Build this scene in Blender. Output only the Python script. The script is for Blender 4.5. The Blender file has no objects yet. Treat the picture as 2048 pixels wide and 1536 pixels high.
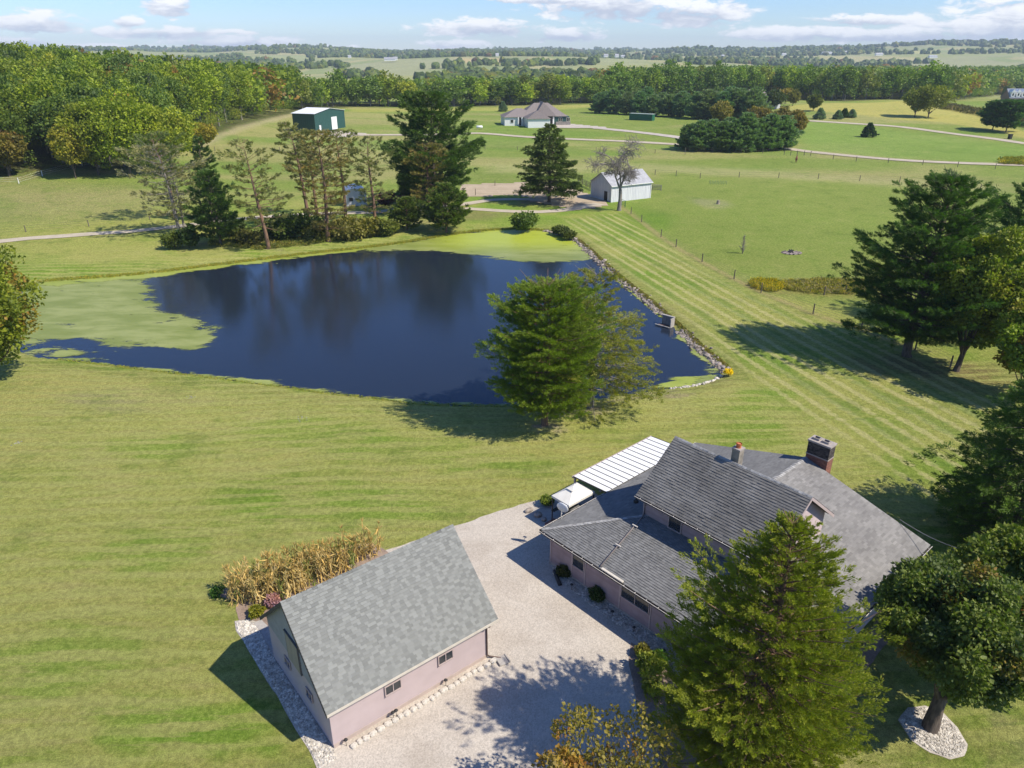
import bpy, math, random
import numpy as np
from mathutils import Vector

# ------------------------------------------------------------------ camera, sky, sun, exposure
SC = bpy.context.scene
COL = SC.collection
PITCH, FPX, CAMH = 24.8, 1446.0, 30.0
cam = bpy.data.cameras.new('camera'); cam_o = bpy.data.objects.new('camera', cam); COL.objects.link(cam_o)
cam.sensor_width = 36; cam.lens = FPX / 2048 * 36; cam.clip_start = 0.5; cam.clip_end = 60000
cam_o.location = (0, 0, CAMH); cam_o.rotation_euler = (math.radians(90 - PITCH), 0, 0)
SC.camera = cam_o

SUN_EL = math.radians(48.5); SUN_XY = Vector((0.927, -0.374)).normalized()
sun = bpy.data.lights.new('sun', 'SUN'); sun.energy = 5.0; sun.angle = math.radians(0.55); sun.color = (1.0, 0.93, 0.81)
sun_o = bpy.data.objects.new('sun', sun); COL.objects.link(sun_o)
sd = Vector((SUN_XY.x * math.cos(SUN_EL), SUN_XY.y * math.cos(SUN_EL), math.sin(SUN_EL)))
sun_o.rotation_euler = sd.to_track_quat('Z', 'Y').to_euler(); sun_o.location = (60, -30, 90)

SC.view_settings.view_transform = 'Standard'; SC.view_settings.look = 'None'
SC.view_settings.gamma = 1; SC.view_settings.use_curve_mapping = False
SC.view_settings.exposure = 0.3
SC.render.engine = 'CYCLES'
SC.cycles.max_bounces = 6; SC.cycles.diffuse_bounces = 3; SC.cycles.glossy_bounces = 3
SC.cycles.transmission_bounces = 3; SC.cycles.transparent_max_bounces = 12; SC.cycles.volume_bounces = 0
SC.cycles.caustics_reflective = False; SC.cycles.caustics_refractive = False
SC.cycles.use_denoising = True
SC.cycles.sample_clamp_indirect = 4

class NT:
    """small node-graph helper"""
    def __init__(s, tree): s.t = tree; s.n = tree.nodes; s.l = tree.links; s.n.clear()
    def add(s, kind, **kw):
        n = s.n.new(kind)
        for k, v in kw.items(): setattr(n, k, v)
        return n
    def put(s, sock, v):
        if v is None: return
        if hasattr(v, 'is_output') or isinstance(v, bpy.types.NodeSocket): s.l.new(v, sock)
        else:
            if hasattr(sock.default_value, '__len__') and not hasattr(v, '__len__'): v = [v] * len(sock.default_value)
            if hasattr(sock.default_value, '__len__') and len(v) < len(sock.default_value): v = list(v) + [1.0]
            sock.default_value = v
    def math(s, op, a, b=None, c=None, clamp=False):
        n = s.add('ShaderNodeMath', operation=op, use_clamp=clamp)
        s.put(n.inputs[0], a); s.put(n.inputs[1], b); s.put(n.inputs[2], c)
        return n.outputs[0]
    def mix(s, f, a, b, mode='MIX'):
        n = s.add('ShaderNodeMix', data_type='RGBA', blend_type=mode)
        s.put(n.inputs[0], f); s.put(n.inputs[6], a); s.put(n.inputs[7], b)
        return n.outputs[2]
    def ramp(s, f, lo, hi):
        n = s.add('ShaderNodeMapRange', interpolation_type='SMOOTHSTEP'); s.put(n.inputs[0], f)
        s.put(n.inputs[1], lo); s.put(n.inputs[2], hi)
        return n.outputs[0]
    def noise(s, vec, scale, detail=4, rough=.55, dist=0):
        n = s.add('ShaderNodeTexNoise'); s.put(n.inputs['Vector'], vec)
        n.inputs['Scale'].default_value = scale; n.inputs['Detail'].default_value = detail
        n.inputs['Roughness'].default_value = rough; n.inputs['Distortion'].default_value = dist
        return n.outputs['Fac']
    def scalev(s, vec, sc):
        n = s.add('ShaderNodeVectorMath', operation='MULTIPLY'); s.put(n.inputs[0], vec); n.inputs[1].default_value = sc
        return n.outputs[0]

P_ = math.radians(PITCH); CP, SP = math.cos(P_), math.sin(P_)
def ray(px, py):
    dx, dy = (px - 1024) / FPX, (py - 768) / FPX
    return np.array([dx, CP - dy * SP, -SP - dy * CP])

# world: Nishita sky with cumulus in it
W = bpy.data.worlds.new('World'); SC.world = W; W.use_nodes = True
g = NT(W.node_tree)
sky = g.add('ShaderNodeTexSky', sky_type='NISHITA'); sky.sun_disc = False
sky.sun_elevation = SUN_EL; sky.sun_rotation = math.atan2(SUN_XY.x, SUN_XY.y)
sky.air_density = 1.0; sky.dust_density = 0.1; sky.ozone_density = 3.0; sky.altitude = 300
geo = g.add('ShaderNodeTexCoord'); vec = geo.outputs['Generated']
sep = g.add('ShaderNodeSeparateXYZ'); g.put(sep.inputs[0], vec)
az = g.math('MULTIPLY', g.math('ARCTAN2', sep.outputs[0], sep.outputs[1]), 57.2958)
el = g.math('MULTIPLY', g.math('ARCSINE', sep.outputs[2]), 57.2958)
cmb = g.add('ShaderNodeCombineXYZ'); g.put(cmb.inputs[0], g.math('MULTIPLY', az, .55)); g.put(cmb.inputs[1], g.math('MULTIPLY', el, 1.5))
n1 = g.noise(cmb.outputs[0], 1.0, 7, .62, .3)
n2 = g.noise(cmb.outputs[0], .33, 4, .5)
CL = [(1240, 8, 190, 26), (1390, 26, 110, 22), (950, 55, 125, 15), (1130, 70, 80, 12), (60, 46, 85, 17), (335, 12, 48, 17), (255, 44, 26, 11),
      (330, 66, 160, 9), (470, 84, 130, 11), (1590, 66, 125, 15), (1780, 72, 140, 11), (1950, 52, 150, 24), (2040, 14, 90, 20),
      (1730, 40, 110, 9), (905, 88, 70, 8), (20, 84, 60, 8), (190, 95, 60, 6), (640, 96, 80, 5), (1080, 0, 120, 6), (200, -25, 160, 16),
      (700, -30, 110, 10), (1700, -25, 150, 12), (-260, 40, 160, 22), (2330, 55, 190, 22), (1400, -70, 190, 16), (480, -75, 140, 12)]
dens = None; shade = None
for (cx, cy, rx, ry) in CL:
    r0 = ray(cx, cy); r0 = r0 / np.linalg.norm(r0)
    a0 = math.degrees(math.atan2(r0[0], r0[1])); e0 = math.degrees(math.asin(r0[2]))
    ra, re = math.degrees(rx / FPX) * 1.0, math.degrees(ry / FPX) * 1.2
    da = g.math('DIVIDE', g.math('SUBTRACT', az, a0), ra); de = g.math('DIVIDE', g.math('SUBTRACT', el, e0), re)
    q = g.math('ADD', g.math('MULTIPLY', da, da), g.math('MULTIPLY', de, de))
    d = g.math('SUBTRACT', 1.0, q)
    sh = g.math('MULTIPLY', g.math('MAXIMUM', d, 0.0), de)
    dens = d if dens is None else g.math('MAXIMUM', dens, d)
    shade = sh if shade is None else g.math('ADD', shade, sh)
# scattered clouds over the rest of the sky
zc = g.math('ADD', g.math('MAXIMUM', sep.outputs[2], 0.0), .12)
pl = g.add('ShaderNodeCombineXYZ'); g.put(pl.inputs[0], g.math('DIVIDE', sep.outputs[0], zc)); g.put(pl.inputs[1], g.math('DIVIDE', sep.outputs[1], zc))
n3 = g.noise(pl.outputs[0], 1.1, 6, .55)
gen = g.math('MULTIPLY', g.math('SUBTRACT', n3, .60), 9.0)
gen = g.math('MULTIPLY', gen, g.ramp(el, 3.5, 9.0))
gen = g.math('SUBTRACT', gen, g.math('MULTIPLY', g.math('SUBTRACT', 1.0, g.ramp(el, 3.5, 9.0)), 1.2))
dn = g.math('ADD', g.math('MAXIMUM', dens, -1.2), g.math('MULTIPLY', g.math('SUBTRACT', n1, .5), 4.2))
dn = g.math('MAXIMUM', dn, gen)
cover = g.ramp(dn, .0, .75)
low = g.math('SUBTRACT', g.math('MULTIPLY', shade, 1.1), g.math('MULTIPLY', g.math('SUBTRACT', n1, .5), -2.2))
tone = g.ramp(g.math('ADD', low, g.math('MULTIPLY', g.math('SUBTRACT', n2, .5), 1.2)), -.55, .45)
ccol = g.mix(tone, (.50, .54, .66), (.98, .98, 1.0))
bg1 = g.add('ShaderNodeBackground'); hs = g.add('ShaderNodeHueSaturation'); g.put(hs.inputs['Color'], sky.outputs[0])
hs.inputs['Saturation'].default_value = 1.1
g.put(bg1.inputs[0], g.mix(1.0, hs.outputs[0], (.73, .865, 1.17), 'MULTIPLY')); bg1.inputs[1].default_value = .115
bg2 = g.add('ShaderNodeBackground'); g.put(bg2.inputs[0], ccol); bg2.inputs[1].default_value = 0.95
mx = g.add('ShaderNodeMixShader'); g.put(mx.inputs[0], g.math('MULTIPLY', cover, .92)); g.l.new(bg1.outputs[0], mx.inputs[1]); g.l.new(bg2.outputs[0], mx.inputs[2])
out = g.add('ShaderNodeOutputWorld'); g.l.new(mx.outputs[0], out.inputs[0])

# ------------------------------------------------------------------ helpers
RNG = np.random.default_rng(7)
random.seed(7)
def lat(ix, iy, seed):
    v = np.sin(ix * 127.1 + iy * 311.7 + seed * 74.7) * 43758.5453
    return v - np.floor(v)
def vnoise(x, y, seed=0):
    x = np.asarray(x, float); y = np.asarray(y, float)
    ix, iy = np.floor(x), np.floor(y); fx, fy = x - ix, y - iy
    fx = fx * fx * (3 - 2 * fx); fy = fy * fy * (3 - 2 * fy)
    a, b = lat(ix, iy, seed), lat(ix + 1, iy, seed); c, d = lat(ix, iy + 1, seed), lat(ix + 1, iy + 1, seed)
    return (a + (b - a) * fx) * (1 - fy) + (c + (d - c) * fx) * fy
def fbm(x, y, seed=0, octv=4):
    s = 0; a = .5; t = 0
    for k in range(octv):
        s = s + a * vnoise(x * 2 ** k, y * 2 ** k, seed + k * 13); t += a; a *= .5
    return s / t
def sst(x, a, b):
    t = np.clip((x - a) / (b - a), 0, 1); return t * t * (3 - 2 * t)

WATER = -0.45
def hill(x, y):
    """height of the land away from the pond"""
    x = np.asarray(x, float); y = np.asarray(y, float)
    r = np.hypot(x, y)
    h = 11.0 * np.exp(-(((x + 215) / 120) ** 2 + ((y - 290) / 150) ** 2)) * sst(r, 120, 260)
    h = h + 1.6 * (fbm(x / 170, y / 170, 3, 2) - .5) * sst(r, 150, 320)
    h = h + 3.0 * np.exp(-(((x - 190) / 90) ** 2 + ((y - 400) / 60) ** 2)) * sst(r, 150, 320)
    azm = np.degrees(np.arctan2(x, y))
    h = h - 9 * sst(r, 560, 900) * (1 - sst(r, 1500, 3200))
    roll = (fbm(x / 900 + 3.1, y / 900 + 7.7, 11, 3) - .45) * 66
    h = h + roll * sst(r, 800, 2200) * (1 - .6 * sst(r, 3000, 5000))
    ridge = 24 + 46 * (fbm(azm / 7 + 20, r / 2500, 5, 4) - .5) * 2 + 30 * sst(azm, 17, 30) * np.exp(-((r - 3900) / 1300) ** 2)
    h = h + ridge * sst(r, 2400, 5200)
    h = h - 90 * sst(r, 6500, 14000)
    h = h + 3.5 * sst(-azm, 12, 30) * sst(r, 230, 420) * (1 - sst(r, 700, 1000))
    return h

# pond outline, traced at water level
def atz(px, py, z=0.0):
    r = ray(px, py); t = (z - CAMH) / r[2]; return np.array([r[0] * t, r[1] * t, z])
POND_PX = [(58, 569), (100, 563), (200, 557), (300, 549), (400, 536), (500, 524), (600, 511), (700, 501), (800, 489), (900, 471), (960, 463),
           (1040, 459), (1100, 464), (1140, 477), (1170, 501), (1200, 531), (1240, 566), (1290, 606), (1330, 641), (1352, 662), (1385, 695),
           (1415, 720), (1445, 745), (1425, 760), (1385, 770), (1330, 777), (1290, 782), (1235, 790), (1170, 802), (1080, 810), (1000, 809), (900, 808),
           (820, 803), (760, 795), (650, 783), (560, 770), (450, 755), (300, 738), (200, 725), (120, 716), (70, 712), (35, 700), (10, 660), (20, 610)]
POND = np.array([atz(a, b, WATER)[:2] for a, b in POND_PX])
def smooth_loop(P, k=2):
    for _ in range(k):
        Q = np.roll(P, -1, 0); P = np.stack([P * .75 + Q * .25, P * .25 + Q * .75], 1).reshape(-1, 2)
    return P
POND = smooth_loop(POND, 2)
def sdist(x, y, poly):
    """signed distance to polygon, negative inside"""
    x = np.asarray(x, float).ravel(); y = np.asarray(y, float).ravel()
    d = np.full(x.shape, 1e9); ins = np.zeros(x.shape, bool)
    n = len(poly)
    for i in range(n):
        x0, y0 = poly[i]; x1, y1 = poly[(i + 1) % n]
        ex, ey = x1 - x0, y1 - y0; L = ex * ex + ey * ey + 1e-12
        t = np.clip(((x - x0) * ex + (y - y0) * ey) / L, 0, 1)
        d = np.minimum(d, np.hypot(x - x0 - t * ex, y - y0 - t * ey))
        c = ((y0 > y) != (y1 > y)) & (x < (x1 - x0) * (y - y0) / (y1 - y0 + 1e-12) + x0)
        ins ^= c
    return np.where(ins, -d, d)
def ground_z(x, y, sd=None):
    x = np.asarray(x, float); y = np.asarray(y, float)
    z = hill(x, y)
    if sd is None:
        sd = np.full(x.shape, 99.).ravel()
        m = (np.hypot(x, y) < 170).ravel()
        if m.any(): sd[m] = sdist(x.ravel()[m], y.ravel()[m], POND)
        sd = sd.reshape(x.shape)
    bw = 6.0 - 3.8 * sst(x, 2, 12); bank = WATER * (1 - sst(sd / bw, 0.0, 1.0))
    z = np.where(sd > 0, z * sst(sd, 0, 10) + bank, WATER - .9 * sst(-sd, 0, 5) - .08)
    return z
def at(px, py):
    """point of the ground seen at a pixel of the photograph"""
    r = ray(px, py); ts = np.geomspace(20, 9000, 2500) / math.hypot(r[0], r[1])
    X, Y, Z = r[0] * ts, r[1] * ts, CAMH + r[2] * ts
    H = hill(X, Y); k = np.argmax(Z < H)
    if not (Z < H).any(): k = len(ts) - 1
    if k == 0: k = 1
    a, b = Z[k - 1] - H[k - 1], Z[k] - H[k]; f = a / (a - b + 1e-9) if a > b else 1
    t = ts[k - 1] + (ts[k] - ts[k - 1]) * f
    return np.array([r[0] * t, r[1] * t, float(hill(r[0] * t, r[1] * t))])
def proj(P):
    x, y, z = P; z = z - CAMH; d = y * CP - z * SP; u = y * SP + z * CP
    return 1024 + FPX * x / d, 768 - FPX * u / d, d
def height_to(P, py):
    """height above P at which a vertical line at P reaches picture row py"""
    lo, hi = 0.0, 80.0
    for _ in range(40):
        m = (lo + hi) / 2
        if proj((P[0], P[1], P[2] + m))[1] > py: lo = m
        else: hi = m
    return lo
def px2m(P, w, h=0): return w * proj((P[0], P[1], P[2] + h))[2] / FPX

def tag(o, label=None, cat=None, group=None, kind=None):
    if label: o['label'] = label
    if cat: o['category'] = cat
    if group: o['group'] = group
    if kind: o['kind'] = kind
    return o
def empty(name, loc=(0, 0, 0), rz=0, label=None, cat=None, group=None):
    o = bpy.data.objects.new(name, None); o.empty_display_size = .3
    o.location = [float(v) for v in loc]; o.rotation_euler = (0, 0, rz); COL.objects.link(o)
    return tag(o, label, cat, group)
def obj(name, me, parent=None, loc=None, color=None):
    o = bpy.data.objects.new(name, me); COL.objects.link(o)
    if parent is not None: o.parent = parent
    if loc is not None: o.location = [float(v) for v in loc]
    if color is not None: o.color = (*color[:3], 1)
    return o
def mesh_np(name, V, F, mats, fvar=None, fmat=None, smooth=False, vattr=None, vcol=None, fattr=None):
    """V (n,3); F (m,3) or (m,4) array or a list of lists"""
    me = bpy.data.meshes.new(name)
    V = np.asarray(V, np.float32)
    if isinstance(F, np.ndarray):
        k = F.shape[1]; m = len(F)
        me.vertices.add(len(V)); me.vertices.foreach_set('co', V.ravel())
        me.loops.add(m * k); me.loops.foreach_set('vertex_index', F.ravel().astype(np.int32))
        me.polygons.add(m); me.polygons.foreach_set('loop_start', np.arange(0, m * k, k, dtype=np.int32))
        me.update(calc_edges=True)
    else:
        me.from_pydata([tuple(map(float, v)) for v in V], [], F); me.update()
    for mt in (mats if isinstance(mats, (list, tuple)) else [mats]): me.materials.append(mt)
    if fvar is not None:
        a = me.attributes.new('var', 'FLOAT', 'FACE'); a.data.foreach_set('value', np.asarray(fvar, np.float32))
    for nm, arr in (fattr or {}).items():
        a = me.attributes.new(nm, 'FLOAT', 'FACE'); a.data.foreach_set('value', np.asarray(arr, np.float32))
    for nm, arr in (vattr or {}).items():
        a = me.attributes.new(nm, 'FLOAT', 'POINT'); a.data.foreach_set('value', np.asarray(arr, np.float32))
    if vcol is not None:
        a = me.attributes.new('tint', 'FLOAT_COLOR', 'POINT')
        c = np.ones((len(V), 4), np.float32); c[:, :3] = vcol; a.data.foreach_set('color', c.ravel())
    if fmat is not None: me.polygons.foreach_set('material_index', np.asarray(fmat, np.int32))
    me.polygons.foreach_set('use_smooth', np.full(len(me.polygons), smooth, dtype=bool))
    me.update()
    return me

class MB:
    """collects boxes, tubes and polygons into one mesh"""
    def __init__(s): s.V = []; s.F = []; s.var = []; s.n = 0
    def add(s, V, F, var=None):
        V = np.asarray(V, float); s.V.append(V)
        for f in F: s.F.append([int(i) + s.n for i in f]); s.var.append(random.random() if var is None else var)
        s.n += len(V); return s
    def box(s, c, d, rz=0, rot=None, var=None):
        c = np.array(c, float); d = np.array(d, float) / 2
        v = np.array([[x, y, z] for z in (-1, 1) for y in (-1, 1) for x in (-1, 1)], float) * d
        if rot is not None: v = v @ np.array(rot).T
        ca, sa = math.cos(rz), math.sin(rz); v = v @ np.array([[ca, sa, 0], [-sa, ca, 0], [0, 0, 1]])
        return s.add(v + c, [(0, 2, 3, 1), (4, 5, 7, 6), (0, 1, 5, 4), (1, 3, 7, 5), (3, 2, 6, 7), (2, 0, 4, 6)], var)
    def tube(s, pts, rad, sides=6, cap=True, var=None):
        pts = np.asarray(pts, float); n = len(pts)
        rad = np.full(n, rad) if np.isscalar(rad) else np.asarray(rad, float)
        V, F = tube_np(pts, rad, sides)
        s.add(V, F, var)
        if cap:
            k = s.n - len(V)
            s.F.append([k + i for i in range(sides)][::-1]); s.var.append(.5)
            s.F.append([k + (n - 1) * sides + i for i in range(sides)]); s.var.append(.5)
        return s
    def poly(s, pts, var=None): return s.add(pts, [list(range(len(pts)))], var)
    def prism(s, prof, axis_a, axis_b, origin, ext):
        """profile (list of 2d) in axes a,b swept along ext"""
        o = np.array(origin, float); a = np.array(axis_a, float); b = np.array(axis_b, float); e = np.array(ext, float)
        A = [o + a * p + b * q for p, q in prof]; B = [v + e for v in A]; n = len(A)
        F = [list(range(n))[::-1], list(range(n, 2 * n))] + [[i, (i + 1) % n, n + (i + 1) % n, n + i] for i in range(n)]
        return s.add(np.array(A + B), F)
    def build(s, name, mat, parent=None, smooth=False, kind=None, loc=None):
        me = mesh_np(name, np.concatenate(s.V), s.F, mat, fvar=s.var, smooth=smooth)
        o = obj(name, me, parent, loc)
        if kind: o['kind'] = kind
        return o
def tube_np(pts, rad, sides=5):
    n = len(pts); T = np.gradient(pts, axis=0); T /= np.linalg.norm(T, axis=1)[:, None] + 1e-9
    up = np.array([0, 0, 1.]) if abs(T[0][2]) < .9 else np.array([1., 0, 0])
    A = np.cross(T, up); A /= np.linalg.norm(A, axis=1)[:, None] + 1e-9; B = np.cross(T, A)
    th = np.arange(sides) * 2 * math.pi / sides
    V = pts[:, None] + rad[:, None, None] * (np.cos(th)[None, :, None] * A[:, None] + np.sin(th)[None, :, None] * B[:, None])
    F = []
    for i in range(n - 1):
        for j in range(sides):
            k = (j + 1) % sides; F.append((i * sides + j, i * sides + k, (i + 1) * sides + k, (i + 1) * sides + j))
    return V.reshape(-1, 3), F

# ------------------------------------------------------------------ materials
MATS = {}
def mat(name, c1, c2=None, scale=4.0, rough=.8, bump=0.0, bscale=None, metal=0.0, spec=.35, var=0.0, detail=5, stretch=(1, 1, 1)):
    if name in MATS: return MATS[name]
    m = bpy.data.materials.new(name); m.use_nodes = True; q = NT(m.node_tree)
    tc = q.add('ShaderNodeTexCoord').outputs['Object']; tv = q.scalev(tc, stretch)
    bs = q.add('ShaderNodeBsdfPrincipled')
    c2 = c2 or tuple(v * .75 for v in c1)
    col = q.mix(q.ramp(q.noise(tv, scale, detail), .32, .68), c1, c2)
    if var:
        at_ = q.add('ShaderNodeAttribute', attribute_name='var')
        col = q.mix(1.0, col, q.mix(at_.outputs['Fac'], (1 - var,) * 3, (1 + var,) * 3), 'MULTIPLY')
    q.put(bs.inputs['Base Color'], col)
    bs.inputs['Roughness'].default_value = rough; bs.inputs['Metallic'].default_value = metal
    bs.inputs['Specular IOR Level'].default_value = spec
    if bump:
        b = q.add('ShaderNodeBump'); b.inputs['Strength'].default_value = bump; b.inputs['Distance'].default_value = .05
        q.put(b.inputs['Height'], q.noise(tv, bscale or scale * 4, 5)); q.put(bs.inputs['Normal'], b.outputs[0])
    o = q.add('ShaderNodeOutputMaterial'); q.l.new(bs.outputs[0], o.inputs[0])
    MATS[name] = m; return m

def foliage(name, tinted=False, tw=(1.75, 1.55, .7), transl=.3):
    """leaf material: object colour (or painted tint of the leaf mass), per-leaf variation, 'aut' = turned leaves"""
    if name in MATS: return MATS[name]
    m = bpy.data.materials.new(name); m.use_nodes = True; q = NT(m.node_tree)
    base = q.add('ShaderNodeAttribute', attribute_name='tint').outputs['Color'] if tinted else q.add('ShaderNodeObjectInfo').outputs['Color']
    v = q.add('ShaderNodeAttribute', attribute_name='var').outputs['Fac']
    aut = q.add('ShaderNodeAttribute', attribute_name='aut').outputs['Fac']
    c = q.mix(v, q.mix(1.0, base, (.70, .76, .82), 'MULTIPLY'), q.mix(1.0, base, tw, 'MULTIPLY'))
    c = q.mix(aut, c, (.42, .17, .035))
    bs = q.add('ShaderNodeBsdfPrincipled'); q.put(bs.inputs['Base Color'], c); bs.inputs['Roughness'].default_value = .55
    bs.inputs['Specular IOR Level'].default_value = .3
    tr = q.add('ShaderNodeBsdfTranslucent'); q.put(tr.inputs[0], q.mix(1.0, c, (1.05, 1.35, .5), 'MULTIPLY'))
    x = q.add('ShaderNodeMixShader'); x.inputs[0].default_value = transl
    q.l.new(bs.outputs[0], x.inputs[1]); q.l.new(tr.outputs[0], x.inputs[2])
    o = q.add('ShaderNodeOutputMaterial'); q.l.new(x.outputs[0], o.inputs[0])
    MATS[name] = m; return m
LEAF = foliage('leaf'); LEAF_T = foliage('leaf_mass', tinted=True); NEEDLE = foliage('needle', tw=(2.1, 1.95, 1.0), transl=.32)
BARK = mat('bark', (.16, .125, .095), (.075, .058, .045), 6, .95, .6, 18, stretch=(1, 1, .25))
BARK_G = mat('bark_grey', (.30, .27, .24), (.16, .14, .125), 6, .95, .5, 18, stretch=(1, 1, .25))
BARK_R = mat('bark_red', (.26, .15, .09), (.15, .10, .07), 6, .95, .5, 18, stretch=(1, 1, .25))

# ------------------------------------------------------------------ ground
def pxpoly(pts): return np.array([at(*p)[:2] for p in pts])
th_f = np.radians(np.arange(-44, 44.01, .27)); th_c = np.radians(np.concatenate([np.arange(46, 180, 6), np.arange(-180, -44, 6)]))
th = np.sort(np.concatenate([th_f, th_c])); nt = len(th)
rr = [4.0]
while rr[-1] < 6800:
    q_ = rr[-1]; rr.append(q_ * (1.016 if q_ < 30 else 1.0105 if q_ < 130 else 1.016 if q_ < 700 else 1.022))
rr = np.array(rr); nr = len(rr)
TH, RR = np.meshgrid(th, rr); GX = (RR * np.sin(TH)).ravel(); GY = (RR * np.cos(TH)).ravel()
GSD = np.full(GX.shape, 99.0); near = (np.hypot(GX, GY) < 175) & (GY > 20); GSD[near] = sdist(GX[near], GY[near], POND)
GZ = ground_z(GX, GY, GSD)

def C(*v): return np.array(v, float)
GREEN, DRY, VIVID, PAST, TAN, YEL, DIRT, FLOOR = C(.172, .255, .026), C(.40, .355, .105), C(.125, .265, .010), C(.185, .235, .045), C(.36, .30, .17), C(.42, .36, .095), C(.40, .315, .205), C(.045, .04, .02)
def lerp(a, b, f): return a + (b - a) * np.clip(f, 0, 1)[:, None]
R_ = np.hypot(GX, GY); AZ = np.degrees(np.arctan2(GX, GY))
nA = fbm(GX / 14, GY / 9, 21, 4); nB = fbm(GX / 45, GY / 45, 22, 3); nC = fbm(GX / 4, GY / 4, 23, 3); nD = fbm(GX / 80, GY / 22, 29, 3)
gc = np.tile(GREEN, (len(GX), 1))
gc = lerp(gc, DRY, sst(nA * .6 + nB * .4, .44, .64) * .7)
gc = lerp(gc, VIVID, sst(nC * .35 + (1 - nB) * .65, .48, .64) * .7)
def spot(px, py, rx, ry, col, amt, soft=.6):
    """an irregular patch of other growth round a ground point, radii in metres"""
    global gc
    p = at(px, py); d = np.hypot((GX - p[0]) / rx, (GY - p[1]) / ry) + (fbm(GX / (rx * .35), GY / (ry * .35), int(px), 3) - .5) * 1.1
    gc = lerp(gc, col, (1 - sst(d, 1 - soft, 1 + soft * .3)) * amt)
def region(pts, col, amt=1.0, soft=1.0, wob=0.0, z=None):
    global gc
    P = np.array([atz(*p)[:2] for p in pts]) if z is not None else pxpoly(pts)
    bb = (GX > P[:, 0].min() - 30) & (GX < P[:, 0].max() + 30) & (GY > P[:, 1].min() - 30) & (GY < P[:, 1].max() + 30)
    d = np.full(GX.shape, 1e3); d[bb] = sdist(GX[bb], GY[bb], P)
    if wob: d = d + (fbm(GX / (wob * 3), GY / (wob * 3), 41, 3) - .5) * 2.2 * wob
    w = (1 - sst(d, -soft, soft)) * amt; gc = lerp(gc, col, w); return w
# meadows and pastures beyond the pond
far_m = sst(R_, 150, 190)
gc = lerp(gc, lerp(np.tile(PAST, (len(GX), 1)), C(.30, .275, .10), sst(nD, .42, .6)), far_m)
gc = lerp(gc, C(.115, .21, .022), far_m * sst(fbm(GX / 60, GY / 25, 51, 3), .55, .7) * .7)
region([(1255, 405), (1330, 345), (1500, 352), (1800, 370), (2048, 392), (2300, 420), (2300, 640), (1900, 640), (1760, 640), (1600, 600), (1470, 560), (1350, 490)], C(.115, .215, .018), .8, 3, 2)
region([(1255, 405), (1330, 345), (1500, 352), (1800, 370), (2048, 392), (2300, 420), (2300, 640), (1900, 640), (1760, 640), (1600, 600), (1470, 560), (1350, 490)], C(.27, .27, .07), .5, 3, 12)
region([(980, 330), (1300, 328), (1700, 352), (2000, 372), (2000, 384), (1700, 366), (1300, 343), (980, 346)], C(.38, .34, .15), .7, 5, 3)
region([(1600, 235), (1800, 262), (2048, 290), (2300, 320), (2300, 345), (2048, 326), (1800, 318), (1600, 298)], C(.17, .27, .045), .7, 5, 2)
region([(1560, 213), (1640, 207), (1720, 206), (1800, 202), (1850, 206), (1910, 216), (1975, 237), (2048, 262), (2200, 290), (2200, 310), (2048, 276), (1985, 262), (1900, 246), (1800, 239), (1700, 228), (1620, 221), (1560, 219)], YEL, .95, 3, 1)
region([(700, 217), (860, 217), (1180, 209), (1190, 214), (1100, 220), (920, 222), (700, 224)], YEL, .6, 4, 1)
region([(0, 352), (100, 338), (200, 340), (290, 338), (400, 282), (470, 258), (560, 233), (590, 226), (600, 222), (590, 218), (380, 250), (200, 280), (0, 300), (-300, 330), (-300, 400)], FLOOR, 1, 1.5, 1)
region([(395, 285), (470, 255), (560, 232), (590, 226), (592, 231), (560, 240), (480, 262), (410, 292), (380, 298)], DIRT, .75, 2, 1)
region([(0, 352), (100, 340), (200, 341), (290, 340), (292, 346), (200, 350), (100, 352), (0, 366)], C(.2, .14, .08), .6, 1, .8)
region([(-200, 365), (0, 362), (120, 358), (280, 372), (310, 420), (200, 440), (0, 450), (-200, 460)], C(.27, .235, .10), .45, 4, 5)
region([(1380, 396), (1440, 400), (1470, 410), (1430, 418), (1395, 410)], C(.30, .27, .15), .6, 1.5, 1)
region([(1480, 565), (1530, 556), (1620, 556), (1740, 560), (1800, 575), (1760, 600), (1660, 596), (1560, 590), (1500, 580)], C(.24, .22, .06), .9, .6, .6)
spot(60, 785, 9, 6, DRY, .9); spot(170, 770, 8, 5, DRY, .8); spot(250, 800, 8, 3, C(.30, .26, .13), .7); spot(340, 790, 5, 3, DRY, .6)
spot(60, 905, 8, 5, DRY, .5); spot(300, 890, 7, 2.5, VIVID, .5); spot(420, 850, 7, 3, DRY, .4); spot(600, 860, 8, 3, VIVID, .4)
spot(780, 900, 8, 3, VIVID, .35); spot(560, 920, 6, 2.2, DRY, .45); spot(760, 960, 6, 2, DRY, .35); spot(1180, 900, 7, 1.6, DRY, .7)
spot(1020, 930, 6, 2, VIVID, .5); spot(700, 1010, 9, 3, VIVID, .6); spot(300, 1100, 5, 3, VIVID, .5); spot(100, 1190, 3, 2, DRY, .4)
spot(120, 1330, 5, 3, VIVID, .5); spot(430, 1460, 4, 2, VIVID, .7); spot(300, 1440, 4, 2, VIVID, .6); spot(1500, 830, 6, 3, VIVID, .55)
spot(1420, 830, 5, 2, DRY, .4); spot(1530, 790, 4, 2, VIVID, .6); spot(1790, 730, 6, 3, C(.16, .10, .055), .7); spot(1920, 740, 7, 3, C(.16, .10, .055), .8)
spot(1960, 770, 6, 3, C(.20, .15, .06), .6); spot(1700, 1440, 4, 2, DRY, .6); spot(1850, 1480, 5, 2, C(.20, .19, .06), .5); spot(1880, 1170, 3, 2, DRY, .6)
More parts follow.
